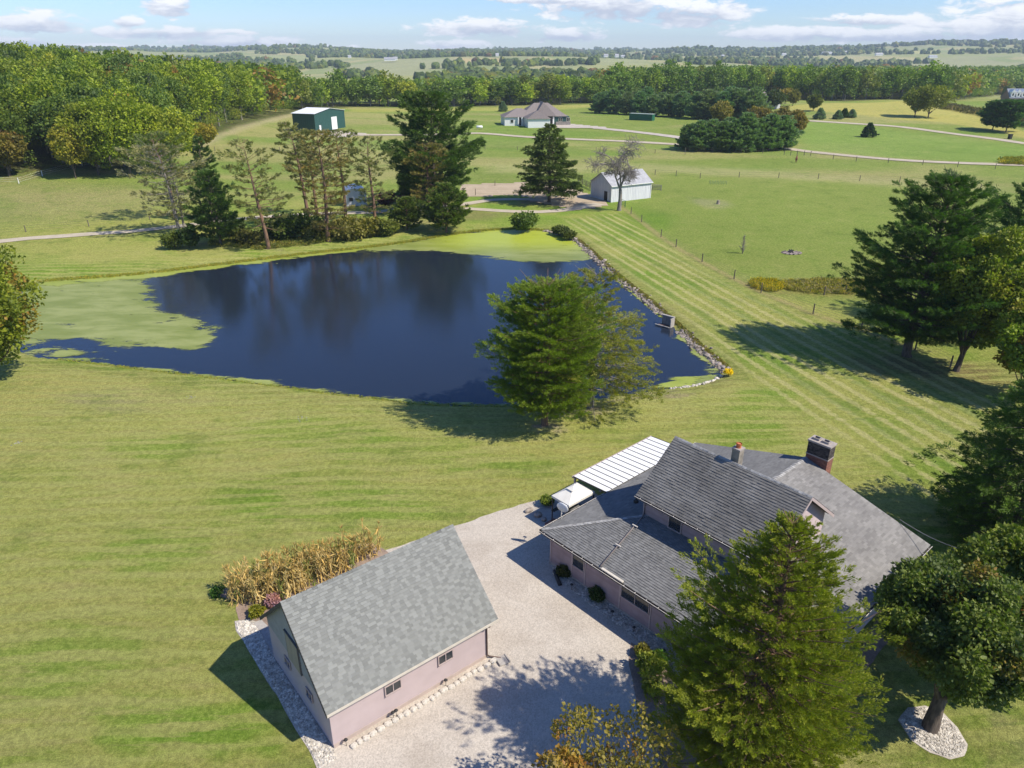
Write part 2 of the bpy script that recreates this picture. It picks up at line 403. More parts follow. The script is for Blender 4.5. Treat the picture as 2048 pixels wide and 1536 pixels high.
spot(400, 560, 10, 3, C(.19, .20, .06), .5); spot(150, 520, 12, 4, DRY, .4); spot(900, 430, 14, 5, C(.20, .17, .07), .8)
spot(1330, 786, 3.2, 1.2, C(.36, .28, .17), .95, .35); spot(1250, 792, 3.0, 1.0, C(.34, .27, .17), .9, .35)
spot(840, 445, 9, 2.5, C(.26, .21, .11), .8); spot(390, 487, 4, 1.6, C(.24, .19, .11), .8); spot(540, 497, 2.4, .8, C(.28, .21, .14), .8)
spot(1092, 854, 1.7, 1.1, C(.36, .28, .20), 1, .3); spot(1186, 818, 2.0, 1.2, C(.36, .28, .20), 1, .3); spot(1097, 404, 6, 4, C(.20, .15, .09), .8, .5)
spot(2010, 1450, .9, 6, C(.28, .25, .12), .5)
# tan track through the lawn at the lower right
tr_ = np.array([at(1960, 1600)[:2], at(2000, 1520)[:2], at(2048, 1435)[:2], at(2100, 1350)[:2]])
def dline(P):
    d = np.full(GX.shape, 1e9)
    for i in range(len(P) - 1):
        e = P[i + 1] - P[i]; t = np.clip(((GX - P[i, 0]) * e[0] + (GY - P[i, 1]) * e[1]) / (e @ e), 0, 1)
        d = np.minimum(d, np.hypot(GX - P[i, 0] - t * e[0], GY - P[i, 1] - t * e[1]))
    return d
gc = lerp(gc, C(.34, .29, .14), (1 - sst(dline(tr_), .1, .5)) * .7)
FENCE_PX = [(1240, 412), (1262, 428), (1283, 444), (1322, 474), (1352, 494), (1404, 524), (1468, 558), (1522, 585), (1626, 628), (1722, 660), (1830, 700)]
fl = pxpoly(FENCE_PX)
gc = lerp(gc, C(.36, .27, .13), (1 - sst(dline(fl), .25, .8)) * .75)
dam = (1 - sst(dline(np.array([atz(a, b)[:2] for a, b in [(1085, 463), (1145, 480), (1205, 536), (1292, 611), (1352, 664), (1415, 722), (1447, 746)]])), 2, 4))
gc = lerp(gc, C(.24, .22, .07), (GSD < 1.2) * (1 - sst(GSD, .1, .7)) * .8)
gc = lerp(gc, C(.15, .115, .06), dam * (GSD < 1.6) * (1 - sst(GSD, .3, 1.4)))
gc = lerp(gc, C(.23, .21, .06), (1 - sst(np.abs(GSD - 1.9), .5, 1.2)) * .45)
gc = lerp(gc, C(.20, .19, .06), (GSD < 0) * 1.0)
gc = lerp(gc, C(.03, .028, .018), (GSD < -2.2) * 1.0)
# valley and hills
farw = sst(R_, 640, 760)
cell = vnoise(GX / 260 + .2 * fbm(GX / 300, GY / 300, 60, 2), GY / 420, 61)
fieldc = np.zeros((len(GX), 3)); qn = np.floor(cell * 6)
for k, cc in enumerate([(.26, .27, .10), (.30, .28, .16), (.20, .24, .09), (.40, .33, .17), (.24, .25, .12), (.33, .31, .12)]): fieldc[qn == k] = cc
gc = lerp(gc, lerp(fieldc, C(.27, .27, .13), np.full(len(GX), .35)), farw)
region([(690, 131), (760, 124), (860, 118), (912, 116), (905, 128), (830, 140), (900, 152), (760, 152), (700, 140)], C(.30, .29, .17), .9, 12)
region([(915, 116), (1003, 116), (1000, 123), (912, 127)], C(.46, .33, .17), 1, 12)
region([(490, 113), (600, 112), (680, 117), (600, 124), (500, 122)], C(.29, .30, .14), .9, 12)
region([(1190, 117), (1290, 119), (1290, 131), (1200, 131)], C(.30, .30, .16), .9, 12)
region([(1800, 101), (1880, 102), (1870, 108), (1800, 107)], C(.42, .38, .16), .9, 12)
region([(1640, 112), (1850, 118), (1850, 126), (1640, 122)], C(.42, .35, .18), .8, 12)
# woodland floor under the tree belts
WOOD_PX = [(585, 221), (700, 214), (1000, 212), (1190, 207), (1290, 200), (1480, 196), (1600, 200), (1690, 203), (1760, 199), (1830, 199), (1890, 204), (1940, 198), (1990, 190), (2060, 188), (2400, 222),
           (2400, 168), (2048, 160), (1800, 158), (1500, 158), (1290, 164), (1200, 190), (1000, 198), (900, 202), (700, 204), (590, 205)]
WOOD = pxpoly(WOOD_PX)
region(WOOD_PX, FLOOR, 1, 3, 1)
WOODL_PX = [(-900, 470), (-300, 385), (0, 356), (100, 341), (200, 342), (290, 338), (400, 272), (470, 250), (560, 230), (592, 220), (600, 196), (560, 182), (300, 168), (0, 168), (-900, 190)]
WOODL = pxpoly(WOODL_PX)

# stripes left by the mower: on the dam, and wider ones on the lawn
stripe = 1 - sst(sdist(GX, GY, pxpoly([(1130, 440), (1235, 425), (1300, 470), (1400, 540), (1520, 600), (1640, 645), (1800, 700), (2000, 790), (2100, 960), (1900, 1050), (1700, 880), (1560, 800), (1440, 700), (1300, 580), (1180, 480)])), -1.5, 1.5)
stripe = np.where(R_ < 175, stripe, 0)
lawn = (1 - sst(R_, 118, 150)) * (1 - stripe)
pas_ = pxpoly([(1240, 400), (1262, 428), (1322, 474), (1404, 524), (1468, 558), (1626, 628), (1830, 700), (2400, 760), (2400, 330), (1250, 330)]); lawn = lawn * sst(sdist(GX, GY, pas_), 0, 2)
F = []
ii = np.arange(nr - 1)[:, None] * nt + np.arange(nt)[None, :]; jj = np.arange(nr - 1)[:, None] * nt + (np.arange(nt)[None, :] + 1) % nt
quads = np.stack([ii, ii + nt, jj + nt, jj], -1).reshape(-1, 4)
V = np.stack([GX, GY, GZ], 1)
V = np.concatenate([V, [[0, 0, 0]]])
gm = bpy.data.materials.new('ground_cover'); gm.use_nodes = True; q = NT(gm.node_tree)
tc = q.add('ShaderNodeTexCoord').outputs['Object']
base = q.add('ShaderNodeAttribute', attribute_name='tint').outputs['Color']
sA = q.add('ShaderNodeAttribute', attribute_name='stripe').outputs['Fac']; lA = q.add('ShaderNodeAttribute', attribute_name='lawn').outputs['Fac']
sp = q.add('ShaderNodeSeparateXYZ'); q.put(sp.inputs[0], tc)
warp_ = q.math('MULTIPLY', q.math('SUBTRACT', q.noise(tc, .05, 2), .5), 5.0)
def stripes(dirv, wl, wrp):
    s = q.math('ADD', q.math('MULTIPLY', sp.outputs[0], dirv[0]), q.math('MULTIPLY', sp.outputs[1], dirv[1]))
    s = q.math('ADD', s, wrp); return q.math('SINE', q.math('MULTIPLY', s, 2 * math.pi / wl))
p0, p1 = at(1250, 500)[:2], at(1700, 760)[:2]; dd = (p1 - p0) / np.linalg.norm(p1 - p0)
wv = stripes((-dd[1], dd[0]), 1.75, q.math('MULTIPLY', q.math('SUBTRACT', q.noise(tc, .03, 2), .5), 1.2))
wv2 = stripes((-dd[1], dd[0]), 5.3, q.math('MULTIPLY', q.math('SUBTRACT', q.noise(tc, .07, 3), .5), 3))
wl_ = stripes((-.10, .995), 1.55, q.math('MULTIPLY', q.math('SUBTRACT', q.noise(tc, .04, 2), .5), 6))
# long streaks of clippings and wheel marks
stv = q.add('ShaderNodeMapping'); q.put(stv.inputs[0], tc); stv.inputs['Rotation'].default_value = (0, 0, math.radians(-6)); stv.inputs['Scale'].default_value = (.12, 1.0, 1)
streak = q.noise(stv.outputs[0], 1.3, 5, .65)
stv2 = q.add('ShaderNodeMapping'); q.put(stv2.inputs[0], tc); stv2.inputs['Rotation'].default_value = (0, 0, -math.atan2(dd[1], dd[0])); stv2.inputs['Scale'].default_value = (.05, 1.0, 1)
streak2 = q.noise(stv2.outputs[0], 1.6, 4, .6)
fine = q.noise(tc, 2.6, 7, .8); fine2 = q.noise(tc, 7.0, 5, .85); mid = q.noise(tc, .5, 4, .6); coarse = q.noise(tc, .022, 6, .7)
col = base
col = q.mix(q.math('MULTIPLY', q.ramp(fine, .44, .62), .30), col, (.34, .33, .10))
col = q.mix(q.math('MULTIPLY', q.ramp(fine2, .47, .60), .38), col, (.080, .145, .010))
col = q.mix(q.math('MULTIPLY', q.ramp(mid, .48, .66), .28), col, (.105, .205, .012))
col = q.mix(q.math('MULTIPLY', q.math('MULTIPLY', lA, q.ramp(streak, .47, .62)), .6), col, (.34, .31, .105))
col = q.mix(q.math('MULTIPLY', q.math('MULTIPLY', lA, q.ramp(q.math('ADD', wl_, q.math('MULTIPLY', q.math('SUBTRACT', streak, .5), 5)), -.3, .9)), .72), col, (.33, .335, .095))
dk = q.math('MULTIPLY', sA, q.ramp(q.math('ADD', wv, q.math('MULTIPLY', q.math('SUBTRACT', streak2, .5), 4.0)), -.1, .9))
col = q.mix(q.math('MULTIPLY', dk, .78), col, (.42, .39, .155))
lt = q.math('MULTIPLY', sA, q.ramp(q.math('ADD', q.math('MULTIPLY', wv2, -1), q.math('MULTIPLY', q.math('SUBTRACT', streak2, .5), 3.0)), .3, 1.0))
col = q.mix(q.math('MULTIPLY', lt, .5), col, (.10, .19, .02))
grain = q.noise(tc, 17.0, 3, .9)
patch = q.noise(tc, .16, 5, .75)
gain = q.math('ADD', q.math('MULTIPLY', coarse, .4), .92)
col = q.mix(q.math('MULTIPLY', q.ramp(patch, .52, .68), .34), col, (.07, .135, .012))
col = q.mix(q.math('MULTIPLY', q.ramp(patch, .46, .32), .26), col, (.36, .33, .12))
gain = q.math('MULTIPLY', gain, q.math('ADD', q.math('MULTIPLY', q.ramp(grain, .35, .65), .55), .74))
gain = q.math('MULTIPLY', gain, q.math('ADD', q.math('MULTIPLY', q.ramp(fine, .40, .60), .35), .84))
col = q.mix(1.0, col, q.mix(1.0, (1, 1, 1), gain, 'MULTIPLY'), 'MULTIPLY')
bs = q.add('ShaderNodeBsdfPrincipled'); q.put(bs.inputs['Base Color'], col); bs.inputs['Roughness'].default_value = .9; bs.inputs['Specular IOR Level'].default_value = .15
bp = q.add('ShaderNodeBump'); bp.inputs['Strength'].default_value = .9; bp.inputs['Distance'].default_value = .2
q.put(bp.inputs['Height'], q.math('ADD', fine2, q.math('MULTIPLY', fine, 1.3))); q.put(bs.inputs['Normal'], bp.outputs[0])
o = q.add('ShaderNodeOutputMaterial'); q.l.new(bs.outputs[0], o.inputs[0])
tri0 = [[len(V) - 1, (k + 1) % nt, k] for k in range(nt)]
me = mesh_np('ground', V, quads[:, ::-1].copy(), gm, smooth=True, vattr={'stripe': np.append(stripe, 0), 'lawn': np.append(lawn, 1)}, vcol=np.concatenate([gc, [GREEN]]))
tag(obj('ground', me), 'rolling grassland of lawns, pastures and distant fields', None, None, 'structure')
me = mesh_np('ground_below', V[np.r_[0:nt, len(V) - 1]], [t[::-1] if False else t for t in [[nt, k, (k + 1) % nt] for k in range(nt)]], gm, vattr={'stripe': np.zeros(nt + 1), 'lawn': np.ones(nt + 1)}, vcol=np.tile(GREEN, (nt + 1, 1)))
tag(obj('lawn', me), None, None, None, 'structure')

# ------------------------------------------------------------------ pond
wm = bpy.data.materials.new('pond_water'); wm.use_nodes = True; q = NT(wm.node_tree)
tc = q.add('ShaderNodeTexCoord').outputs['Object']
bs = q.add('ShaderNodeBsdfPrincipled'); bs.inputs['Base Color'].default_value = (.015, .021, .034, 1); bs.inputs['Roughness'].default_value = .07; bs.inputs['IOR'].default_value = 1.45
bs.inputs['Specular IOR Level'].default_value = .5
bp = q.add('ShaderNodeBump'); bp.inputs['Strength'].default_value = .13; bp.inputs['Distance'].default_value = .05
q.put(bp.inputs['Height'], q.math('ADD', q.noise(q.scalev(tc, (1.0, 2.2, 1)), 3.4, 3, .55), q.math('ADD', q.math('MULTIPLY', q.noise(tc, .8, 2), 1.2), q.math('MULTIPLY', q.noise(tc, 11, 2), .25)))); q.put(bs.inputs['Normal'], bp.outputs[0])
o = q.add('ShaderNodeOutputMaterial'); q.l.new(bs.outputs[0], o.inputs[0])
cen = POND.mean(0)
def offset_loop(P, d):
    T = np.roll(P, -1, 0) - np.roll(P, 1, 0); T /= np.linalg.norm(T, axis=1)[:, None] + 1e-9
    area = .5 * np.sum(P[:, 0] * np.roll(P[:, 1], -1) - np.roll(P[:, 0], -1) * P[:, 1])
    N = np.stack([T[:, 1], -T[:, 0]], 1) * (1 if area > 0 else -1)
    return P + N * d
WP = offset_loop(POND, .5)
me = mesh_np('pond_water', np.column_stack([WP, np.full(len(WP), WATER)]), [list(range(len(WP)))], wm)
if me.polygons[0].normal.z < 0: me.flip_normals()
tag(obj('water', me), 'dark pond water reflecting sky and pines', None, None, 'structure')

# duckweed mats: fine grids lying on the water, torn at their edges
wd = bpy.data.materials.new('duckweed'); wd.use_nodes = True; q = NT(wd.node_tree)
tc = q.add('ShaderNodeTexCoord').outputs['Object']
k_ = q.add('ShaderNodeAttribute', attribute_name='cover').outputs['Fac']; y_ = q.add('ShaderNodeAttribute', attribute_name='bright').outputs['Fac']
mp = q.add('ShaderNodeMapping'); q.put(mp.inputs[0], tc); mp.inputs['Rotation'].default_value = (0, 0, .25); mp.inputs['Scale'].default_value = (.35, 1, 1)
nn = q.noise(mp.outputs[0], .55, 9, .74, .5)
a_ = q.ramp(q.math('ADD', k_, q.math('MULTIPLY', q.math('SUBTRACT', nn, .5), 3.4)), .34, .66)
cc = q.mix(q.ramp(q.noise(mp.outputs[0], .5, 6, .65), .35, .68), (.19, .225, .045), (.29, .315, .10))
cc = q.mix(y_, cc, (.40, .46, .03)); cc = q.mix(q.math('MULTIPLY', q.ramp(q.noise(tc, 2.5, 6, .7), .5, .75), .4), cc, (.15, .20, .05))
bs = q.add('ShaderNodeBsdfPrincipled'); q.put(bs.inputs['Base Color'], cc); bs.inputs['Roughness'].default_value = .45; bs.inputs['Specular IOR Level'].default_value = .35
tp = q.add('ShaderNodeBsdfTransparent'); x = q.add('ShaderNodeMixShader'); q.put(x.inputs[0], a_)
q.l.new(tp.outputs[0], x.inputs[1]); q.l.new(bs.outputs[0], x.inputs[2]); o = q.add('ShaderNodeOutputMaterial'); q.l.new(x.outputs[0], o.inputs[0])
WZ = [0]
def weed(pts, soft, bright, step, name, label, full=1.0):
    WZ[0] += 1; wz_ = WATER + .008 + .004 * WZ[0]
    P = smooth_loop(np.array([atz(a, b, WATER)[:2] for a, b in pts]), 1)
    x0, y0 = P.min(0) - 1.5; x1, y1 = P.max(0) + 1.5
    xs, ys = np.arange(x0, x1, step), np.arange(y0, y1, step); X, Y = np.meshgrid(xs, ys)
    d = sdist(X, Y, P).reshape(X.shape); sd = sdist(X, Y, POND).reshape(X.shape)
    cov = (1 - sst(d, -soft, soft)) * full
    n = X.size; idx = np.arange(n).reshape(X.shape)
    Q = np.stack([idx[:-1, :-1], idx[:-1, 1:], idx[1:, 1:], idx[1:, :-1]], -1).reshape(-1, 4)
    dm = d.ravel()[Q].min(1); sm = sd.ravel()[Q].max(1); Q = Q[(dm < soft + .3) & (sm < step + .25)]
    used = np.unique(Q); remap = np.zeros(n, int); remap[used] = np.arange(len(used))
    br = bright if np.isscalar(bright) else None
    bv = np.full(len(used), br) if br is not None else bright(X.ravel()[used], Y.ravel()[used])
    me = mesh_np(name, np.column_stack([X.ravel()[used], Y.ravel()[used], np.full(len(used), wz_)]), remap[Q], wd, vattr={'cover': cov.ravel()[used], 'bright': bv})
    return tag(obj('duckweed', me), label, 'duckweed', None, 'stuff')
ytop = lambda X, Y: .75 * sst(Y, atz(900, 508, 0)[1], atz(900, 474, 0)[1]) * sst(X, atz(800, 480)[0], atz(960, 480)[0])
weed([(-10, 640), (40, 590), (70, 560), (200, 548), (298, 542), (288, 570), (300, 600), (345, 636), (385, 640), (425, 660), (432, 678), (410, 690), (385, 702), (330, 690), (250, 697), (190, 680), (150, 672), (90, 682), (60, 694), (0, 690)], 2.2, 0.0, .7, 'weed_left', 'pale green duckweed film across the left end of the pond')
weed([(60, 566), (200, 555), (300, 547), (400, 533), (520, 519), (650, 503), (800, 486), (830, 482), (830, 488), (700, 503), (560, 520), (400, 541), (300, 556), (200, 564), (80, 572)], 1.0, .35, .5, 'weed_far', 'narrow yellow-green duckweed band along the far bank')
weed([(700, 503), (800, 488), (900, 470), (1000, 458), (1100, 461), (1140, 473), (1170, 498), (1190, 518), (1130, 524), (1060, 524), (1000, 518), (960, 510), (930, 509), (880, 504), (820, 500)], 1.6, ytop, .6, 'weed_top', 'bright lime duckweed sheet in the far corner of the pond')
weed([(1325, 768), (1350, 755), (1400, 750), (1440, 745), (1450, 755), (1425, 764), (1380, 771), (1330, 777), (1270, 784), (1300, 774)], .8, .4, .3, 'weed_corner', 'yellow-green algae patch in the near right corner of the pond')
weed([(1402, 752), (1410, 705), (1436, 728), (1455, 748), (1425, 762), (1390, 768), (1385, 757)], .7, 0.02, .3, 'weed_grey', 'grey-green weed raft against the rocky corner bank', .62)
weed([(20, 720), (60, 700), (120, 690), (160, 700), (190, 720), (140, 724), (60, 716)], 1.0, 0.05, .35, 'weed_near', 'grey-green algae raft off the near left bank', .62)
nb = [(190, 722), (300, 735), (450, 751), (560, 766), (650, 779), (760, 791), (820, 799), (900, 804), (1000, 805), (1100, 806), (1170, 799), (1240, 787)]
weed(nb + [(a, b + 12) for a, b in nb[::-1]], .5, .12, .25, 'weed_bank', 'ragged algae clumps along the near bank', .6)
rb = [(1175, 505), (1205, 536), (1245, 571), (1290, 610), (1330, 645)]
weed(rb + [(a + 12, b - 4) for a, b in rb[::-1]], .4, .3, .25, 'weed_dam', 'thin duckweed fringe along the dam', .8)
rb = [(1348, 668), (1372, 692), (1395, 714), (1420, 733)]
weed(rb + [(a + 14, b - 5) for a, b in rb[::-1]], .4, .1, .25, 'weed_dam', 'thin algae fringe below the rocks by the outlet box', .7)

# ------------------------------------------------------------------ stones, gravel, beds, roads
def ico(sub=0):
    t = (1 + 5 ** .5) / 2
    V = np.array([(-1, t, 0), (1, t, 0), (-1, -t, 0), (1, -t, 0), (0, -1, t), (0, 1, t), (0, -1, -t), (0, 1, -t), (t, 0, -1), (t, 0, 1), (-t, 0, -1), (-t, 0, 1)], float)
    V /= np.linalg.norm(V[0])
    Fc = [(0, 11, 5), (0, 5, 1), (0, 1, 7), (0, 7, 10), (0, 10, 11), (1, 5, 9), (5, 11, 4), (11, 10, 2), (10, 7, 6), (7, 1, 8), (3, 9, 4), (3, 4, 2), (3, 2, 6), (3, 6, 8), (3, 8, 9), (4, 9, 5), (2, 4, 11), (6, 2, 10), (8, 6, 7), (9, 8, 1)]
    for _ in range(sub):
        cache = {}; V = list(V); nF = []
        def midp(a, b):
            k = (min(a, b), max(a, b))
            if k not in cache: m = V[a] + V[b]; V.append(m / np.linalg.norm(m)); cache[k] = len(V) - 1
            return cache[k]
        for a, b, c in Fc:
            ab, bc, ca = midp(a, b), midp(b, c), midp(c, a); nF += [(a, ab, ca), (b, bc, ab), (c, ca, bc), (ab, bc, ca)]
        V = np.array(V); Fc = nF
    return np.array(V), np.array(Fc)
I0, I1 = ico(0), ico(1)
def blobs(P, S, base=I0, rough=.25, rng=RNG, flat=.7):
    """many rough little solids as one array mesh; P (n,3) centres, S (n,) sizes"""
    Vb, Fb = base; n = len(P); nv = len(Vb)
    V = Vb[None] * (1 + rng.uniform(-rough, rough, (n, nv, 1))) * (np.asarray(S)[:, None, None] * rng.uniform(.75, 1.25, (n, 1, 3))) * np.array([1, 1, flat])
    a = rng.uniform(0, 6.28, n); ca, sa = np.cos(a)[:, None], np.sin(a)[:, None]
    X, Y = V[..., 0] * ca - V[..., 1] * sa, V[..., 0] * sa + V[..., 1] * ca
    V = np.stack([X, Y, V[..., 2]], -1) + P[:, None]
    F = Fb[None] + (np.arange(n) * nv)[:, None, None]
    return V.reshape(-1, 3), F.reshape(-1, 3), np.repeat(rng.random(n), len(Fb))
def inside_pts(P, n, rng=RNG, margin=0.05):
    lo, hi = P.min(0), P.max(0); out = []
    while sum(len(o) for o in out) < n:
        q_ = rng.uniform(lo, hi, (n * 2, 2)); out.append(q_[sdist(q_[:, 0], q_[:, 1], P) < -margin])
    return np.concatenate(out)[:n]
WHITE_ROCK = mat('white_rock', (.62, .57, .49), (.42, .38, .32), 3, .9, .4, 12, var=.35)
GREY_ROCK = mat('bank_rock', (.36, .31, .26), (.16, .13, .11), 3, .9, .5, 12, var=.5)
def gravel_mat(name, c1, c2, c3):
    m = bpy.data.materials.new(name); m.use_nodes = True; q = NT(m.node_tree); tc = q.add('ShaderNodeTexCoord').outputs['Object']
    a = q.ramp(q.noise(tc, .35, 5, .6), .35, .7); b = q.ramp(q.noise(tc, 14, 3, .8), .5, .75)
    col = q.mix(a, c1, c2); col = q.mix(q.math('MULTIPLY', b, .4), col, c3)
    vo = q.add('ShaderNodeTexVoronoi'); q.put(vo.inputs['Vector'], tc); vo.inputs['Scale'].default_value = 16
    bwv = q.add('ShaderNodeRGBToBW'); q.put(bwv.inputs[0], vo.outputs['Color']); col = q.mix(.22, col, q.mix(1.0, col, bwv.outputs[0], 'OVERLAY'))
    col = q.mix(q.math('MULTIPLY', q.ramp(q.noise(q.scalev(tc, (.35, 1, 1)), .8, 4, .6), .5, .75), .35), col, c3)
    bs = q.add('ShaderNodeBsdfPrincipled'); q.put(bs.inputs['Base Color'], col); bs.inputs['Roughness'].default_value = .9; bs.inputs['Specular IOR Level'].default_value = .2
    bp = q.add('ShaderNodeBump'); bp.inputs['Strength'].default_value = .3; bp.inputs['Distance'].default_value = .02; q.put(bp.inputs['Height'], vo.outputs['Distance']); q.put(bs.inputs['Normal'], bp.outputs[0])
    o = q.add('ShaderNodeOutputMaterial'); q.l.new(bs.outputs[0], o.inputs[0]); MATS[name] = m; return m
GRAVEL = gravel_mat('driveway_gravel', (.50, .445, .375), (.43, .375, .31), (.36, .31, .25))
BED = gravel_mat('bed_soil', (.30, .22, .17), (.22, .16, .12), (.42, .33, .26))
PEB = gravel_mat('pebble_bed', (.52, .47, .40), (.40, .36, .30), (.24, .20, .16))
ROADM = gravel_mat('lane_gravel', (.50, .43, .33), (.42, .36, .26), (.30, .26, .16))
YARDM = gravel_mat('yard_dirt', (.44, .35, .24), (.38, .30, .20), (.50, .42, .30))
CONC = mat('concrete', (.42, .39, .35), (.34, .31, .28), 5, .85, .2, 30)
def sheet(name, P, z, m, label=None, wob=.12, step=.35, drape=False, kind='structure', mesh_step=None):
    L = []
    n = len(P)
    for i in range(n):
        a, b = P[i], P[(i + 1) % n]; k = max(1, int(np.linalg.norm(b - a) / step))
        for j in range(k): L.append(a + (b - a) * j / k)
    L = np.array(L); T = np.roll(L, -1, 0) - np.roll(L, 1, 0); T /= np.linalg.norm(T, axis=1)[:, None] + 1e-9
    L = L + np.stack([T[:, 1], -T[:, 0]], 1) * ((fbm(L[:, 0] / (step * 3), L[:, 1] / (step * 3), 77, 3) - .5) * 2 * wob)[:, None]
    if not drape:
        me = mesh_np(name, np.column_stack([L, np.full(len(L), z)]), [list(range(len(L)))], m)
        if me.polygons[0].normal.z < 0: me.flip_normals()
    else:
        s = mesh_step; lo, hi = L.min(0), L.max(0); X, Y = np.meshgrid(np.arange(lo[0], hi[0] + s, s), np.arange(lo[1], hi[1] + s, s))
        idx = np.arange(X.size).reshape(X.shape); Q = np.stack([idx[:-1, :-1], idx[:-1, 1:], idx[1:, 1:], idx[1:, :-1]], -1).reshape(-1, 4)
        d = sdist(X, Y, L); Q = Q[d[Q].max(1) < s * .5]; used = np.unique(Q); rm = np.zeros(X.size, int); rm[used] = np.arange(len(used))
        x, y = X.ravel()[used], Y.ravel()[used]; me = mesh_np(name, np.column_stack([x, y, ground_z(x, y) + z]), rm[Q], m, smooth=True)
    return tag(obj(name, me), label, None, None, kind)
DRIVE_PX = [(760, 1105), (840, 1078), (915, 1050), (960, 1036), (1000, 1022), (1040, 1010), (1075, 1000), (1105, 1000), (1180, 1040), (1330, 1200), (1340, 1320), (1272, 1290), (1262, 1330), (1275, 1420), (1320, 1540), (1400, 1750), (1400, 2100),
            (500, 2100), (600, 1750), (650, 1536), (628, 1500), (690, 1480), (900, 1330), (905, 1180), (790, 1120)]
sheet('driveway', np.array([atz(*p)[:2] for p in DRIVE_PX]), .012, GRAVEL, 'pale pinkish gravel driveway between garage and house', .15)
sheet('garden_soil', np.array([atz(*p)[:2] for p in [(436, 1190), (470, 1205), (478, 1245), (520, 1262), (560, 1250), (700, 1180), (800, 1130), (770, 1098), (745, 1088), (700, 1092), (600, 1130), (520, 1155), (450, 1178)]]), .020, BED, 'dry soil of the corn patch behind the garage', .15)
sheet('gravel_strip', np.array([atz(*p)[:2] for p in [(470, 1243), (500, 1238), (525, 1250), (560, 1330), (672, 1500), (680, 1520), (640, 1550), (612, 1490), (540, 1370), (495, 1300), (474, 1262)]]), .028, PEB, 'white stone strip beside the garage gable', .08)
sheet('rock_bed', np.array([atz(*p)[:2] for p in [(1100, 1120), (1170, 1150), (1420, 1330), (1480, 1420), (1400, 1390), (1330, 1330), (1232, 1252), (1150, 1190), (1104, 1150)]]), .028, PEB, 'pebble bed along the foot of the house wall', .06)
sheet('mulch_bed', np.array([atz(*p)[:2] for p in [(1262, 1285), (1320, 1320), (1420, 1420), (1480, 1536), (1480, 1700), (1380, 1650), (1330, 1545), (1278, 1420), (1258, 1330)]]), .024, BED, 'brown mulch bed at the corner of the driveway', .1)
sheet('tree_ring', np.array([atz(*p)[:2] for p in [(1795, 1440), (1815, 1415), (1850, 1412), (1885, 1425), (1915, 1455), (1938, 1490), (1928, 1512), (1900, 1520), (1860, 1505), (1820, 1480)]]), .016, PEB, 'oval ring of pale stones round the maple', .1)
sheet('slab', np.array([atz(*p)[:2] for p in [(494, 1250), (523, 1240), (545, 1262), (560, 1318), (548, 1320), (516, 1275)]]), .034, CONC, 'concrete slab at the rear corner of the garage', .0)
sheet('foundation_bed', np.array([atz(*p)[:2] for p in [(1800, 1175), (1840, 1150), (1872, 1165), (1880, 1195), (1840, 1230), (1790, 1260), (1740, 1330), (1700, 1400), (1680, 1380), (1740, 1260)]]), .020, BED, 'stony bed at the foot of the sunlit house wall', .12)
sheet('patio', np.array([atz(*p)[:2] for p in [(1056, 1026), (1110, 995), (1160, 970), (1215, 1000), (1150, 1062), (1085, 1050)]]), .020, CONC, 'patio under the grill shelter', .1)
sheet('yard', pxpoly([(925, 369), (1060, 365), (1150, 377), (1200, 396), (1212, 408), (1180, 416), (1130, 414), (1090, 402), (1030, 391), (928, 393)]), .05, YARDM, 'tan dirt paddock beside the white barn', .6, 2, True, mesh_step=1.6)
sheet('apron', pxpoly([(1110, 381), (1160, 383), (1212, 402), (1215, 410), (1180, 418), (1150, 424), (1100, 410), (1060, 402), (1070, 396), (1110, 398)]), .07, YARDM, 'pale stony apron at the barn door', .6, 2, True, mesh_step=1.5)
def road(name, px, wid, label, m=ROADM, z=.09):
    P = np.array([at(*p)[:2] for p in px]); D = []
    for i in range(len(P) - 1):
        k = max(2, int(np.linalg.norm(P[i + 1] - P[i]) / 3.0))
        for j in range(k):
            t = j / k; a, b, c, d = P[max(i - 1, 0)], P[i], P[i + 1], P[min(i + 2, len(P) - 1)]
            D.append(.5 * ((2 * b) + (c - a) * t + (2 * a - 5 * b + 4 * c - d) * t * t + (3 * b - a - 3 * c + d) * t ** 3))
    D.append(P[-1]); D = np.array(D); T = np.gradient(D, axis=0); T /= np.linalg.norm(T, axis=1)[:, None] + 1e-9; N = np.stack([-T[:, 1], T[:, 0]], 1)
    w = wid * (1 + .25 * (fbm(D[:, 0] / 6, D[:, 1] / 6, 9, 2) - .5)); rows = []
    for f in (-.5, -.17, .17, .5):
        Q = D + N * (w * f)[:, None]; rows.append(np.column_stack([Q, ground_z(Q[:, 0], Q[:, 1]) + (z if abs(f) < .4 else z - .02)]))
    V = np.stack(rows, 1); n = len(D); V = V.reshape(-1, 3); i = np.arange(n - 1)[:, None] * 4 + np.arange(3)[None]
    me = mesh_np(name, V, np.stack([i, i + 4, i + 5, i + 1], -1).reshape(-1, 4)[:, ::-1].copy(), m, smooth=True)
    if me.polygons[0].normal.z < 0: me.flip_normals()
    return tag(obj(name, me), label, None, None, 'structure')
road('lane', [(-120, 494), (0, 483), (60, 477), (120, 473), (200, 467), (260, 463), (340, 455), (420, 445), (520, 435), (620, 429), (700, 426), (770, 424), (860, 419), (940, 418), (1000, 422), (1080, 424), (1140, 419), (1165, 414), (1200, 408)], 2.7, 'gravel lane running behind the pond')
road('lane', [(760, 424), (840, 414), (925, 409), (975, 401), (1020, 399), (1080, 400), (1130, 405)], 2.6, 'upper branch of the gravel lane round the spruce')
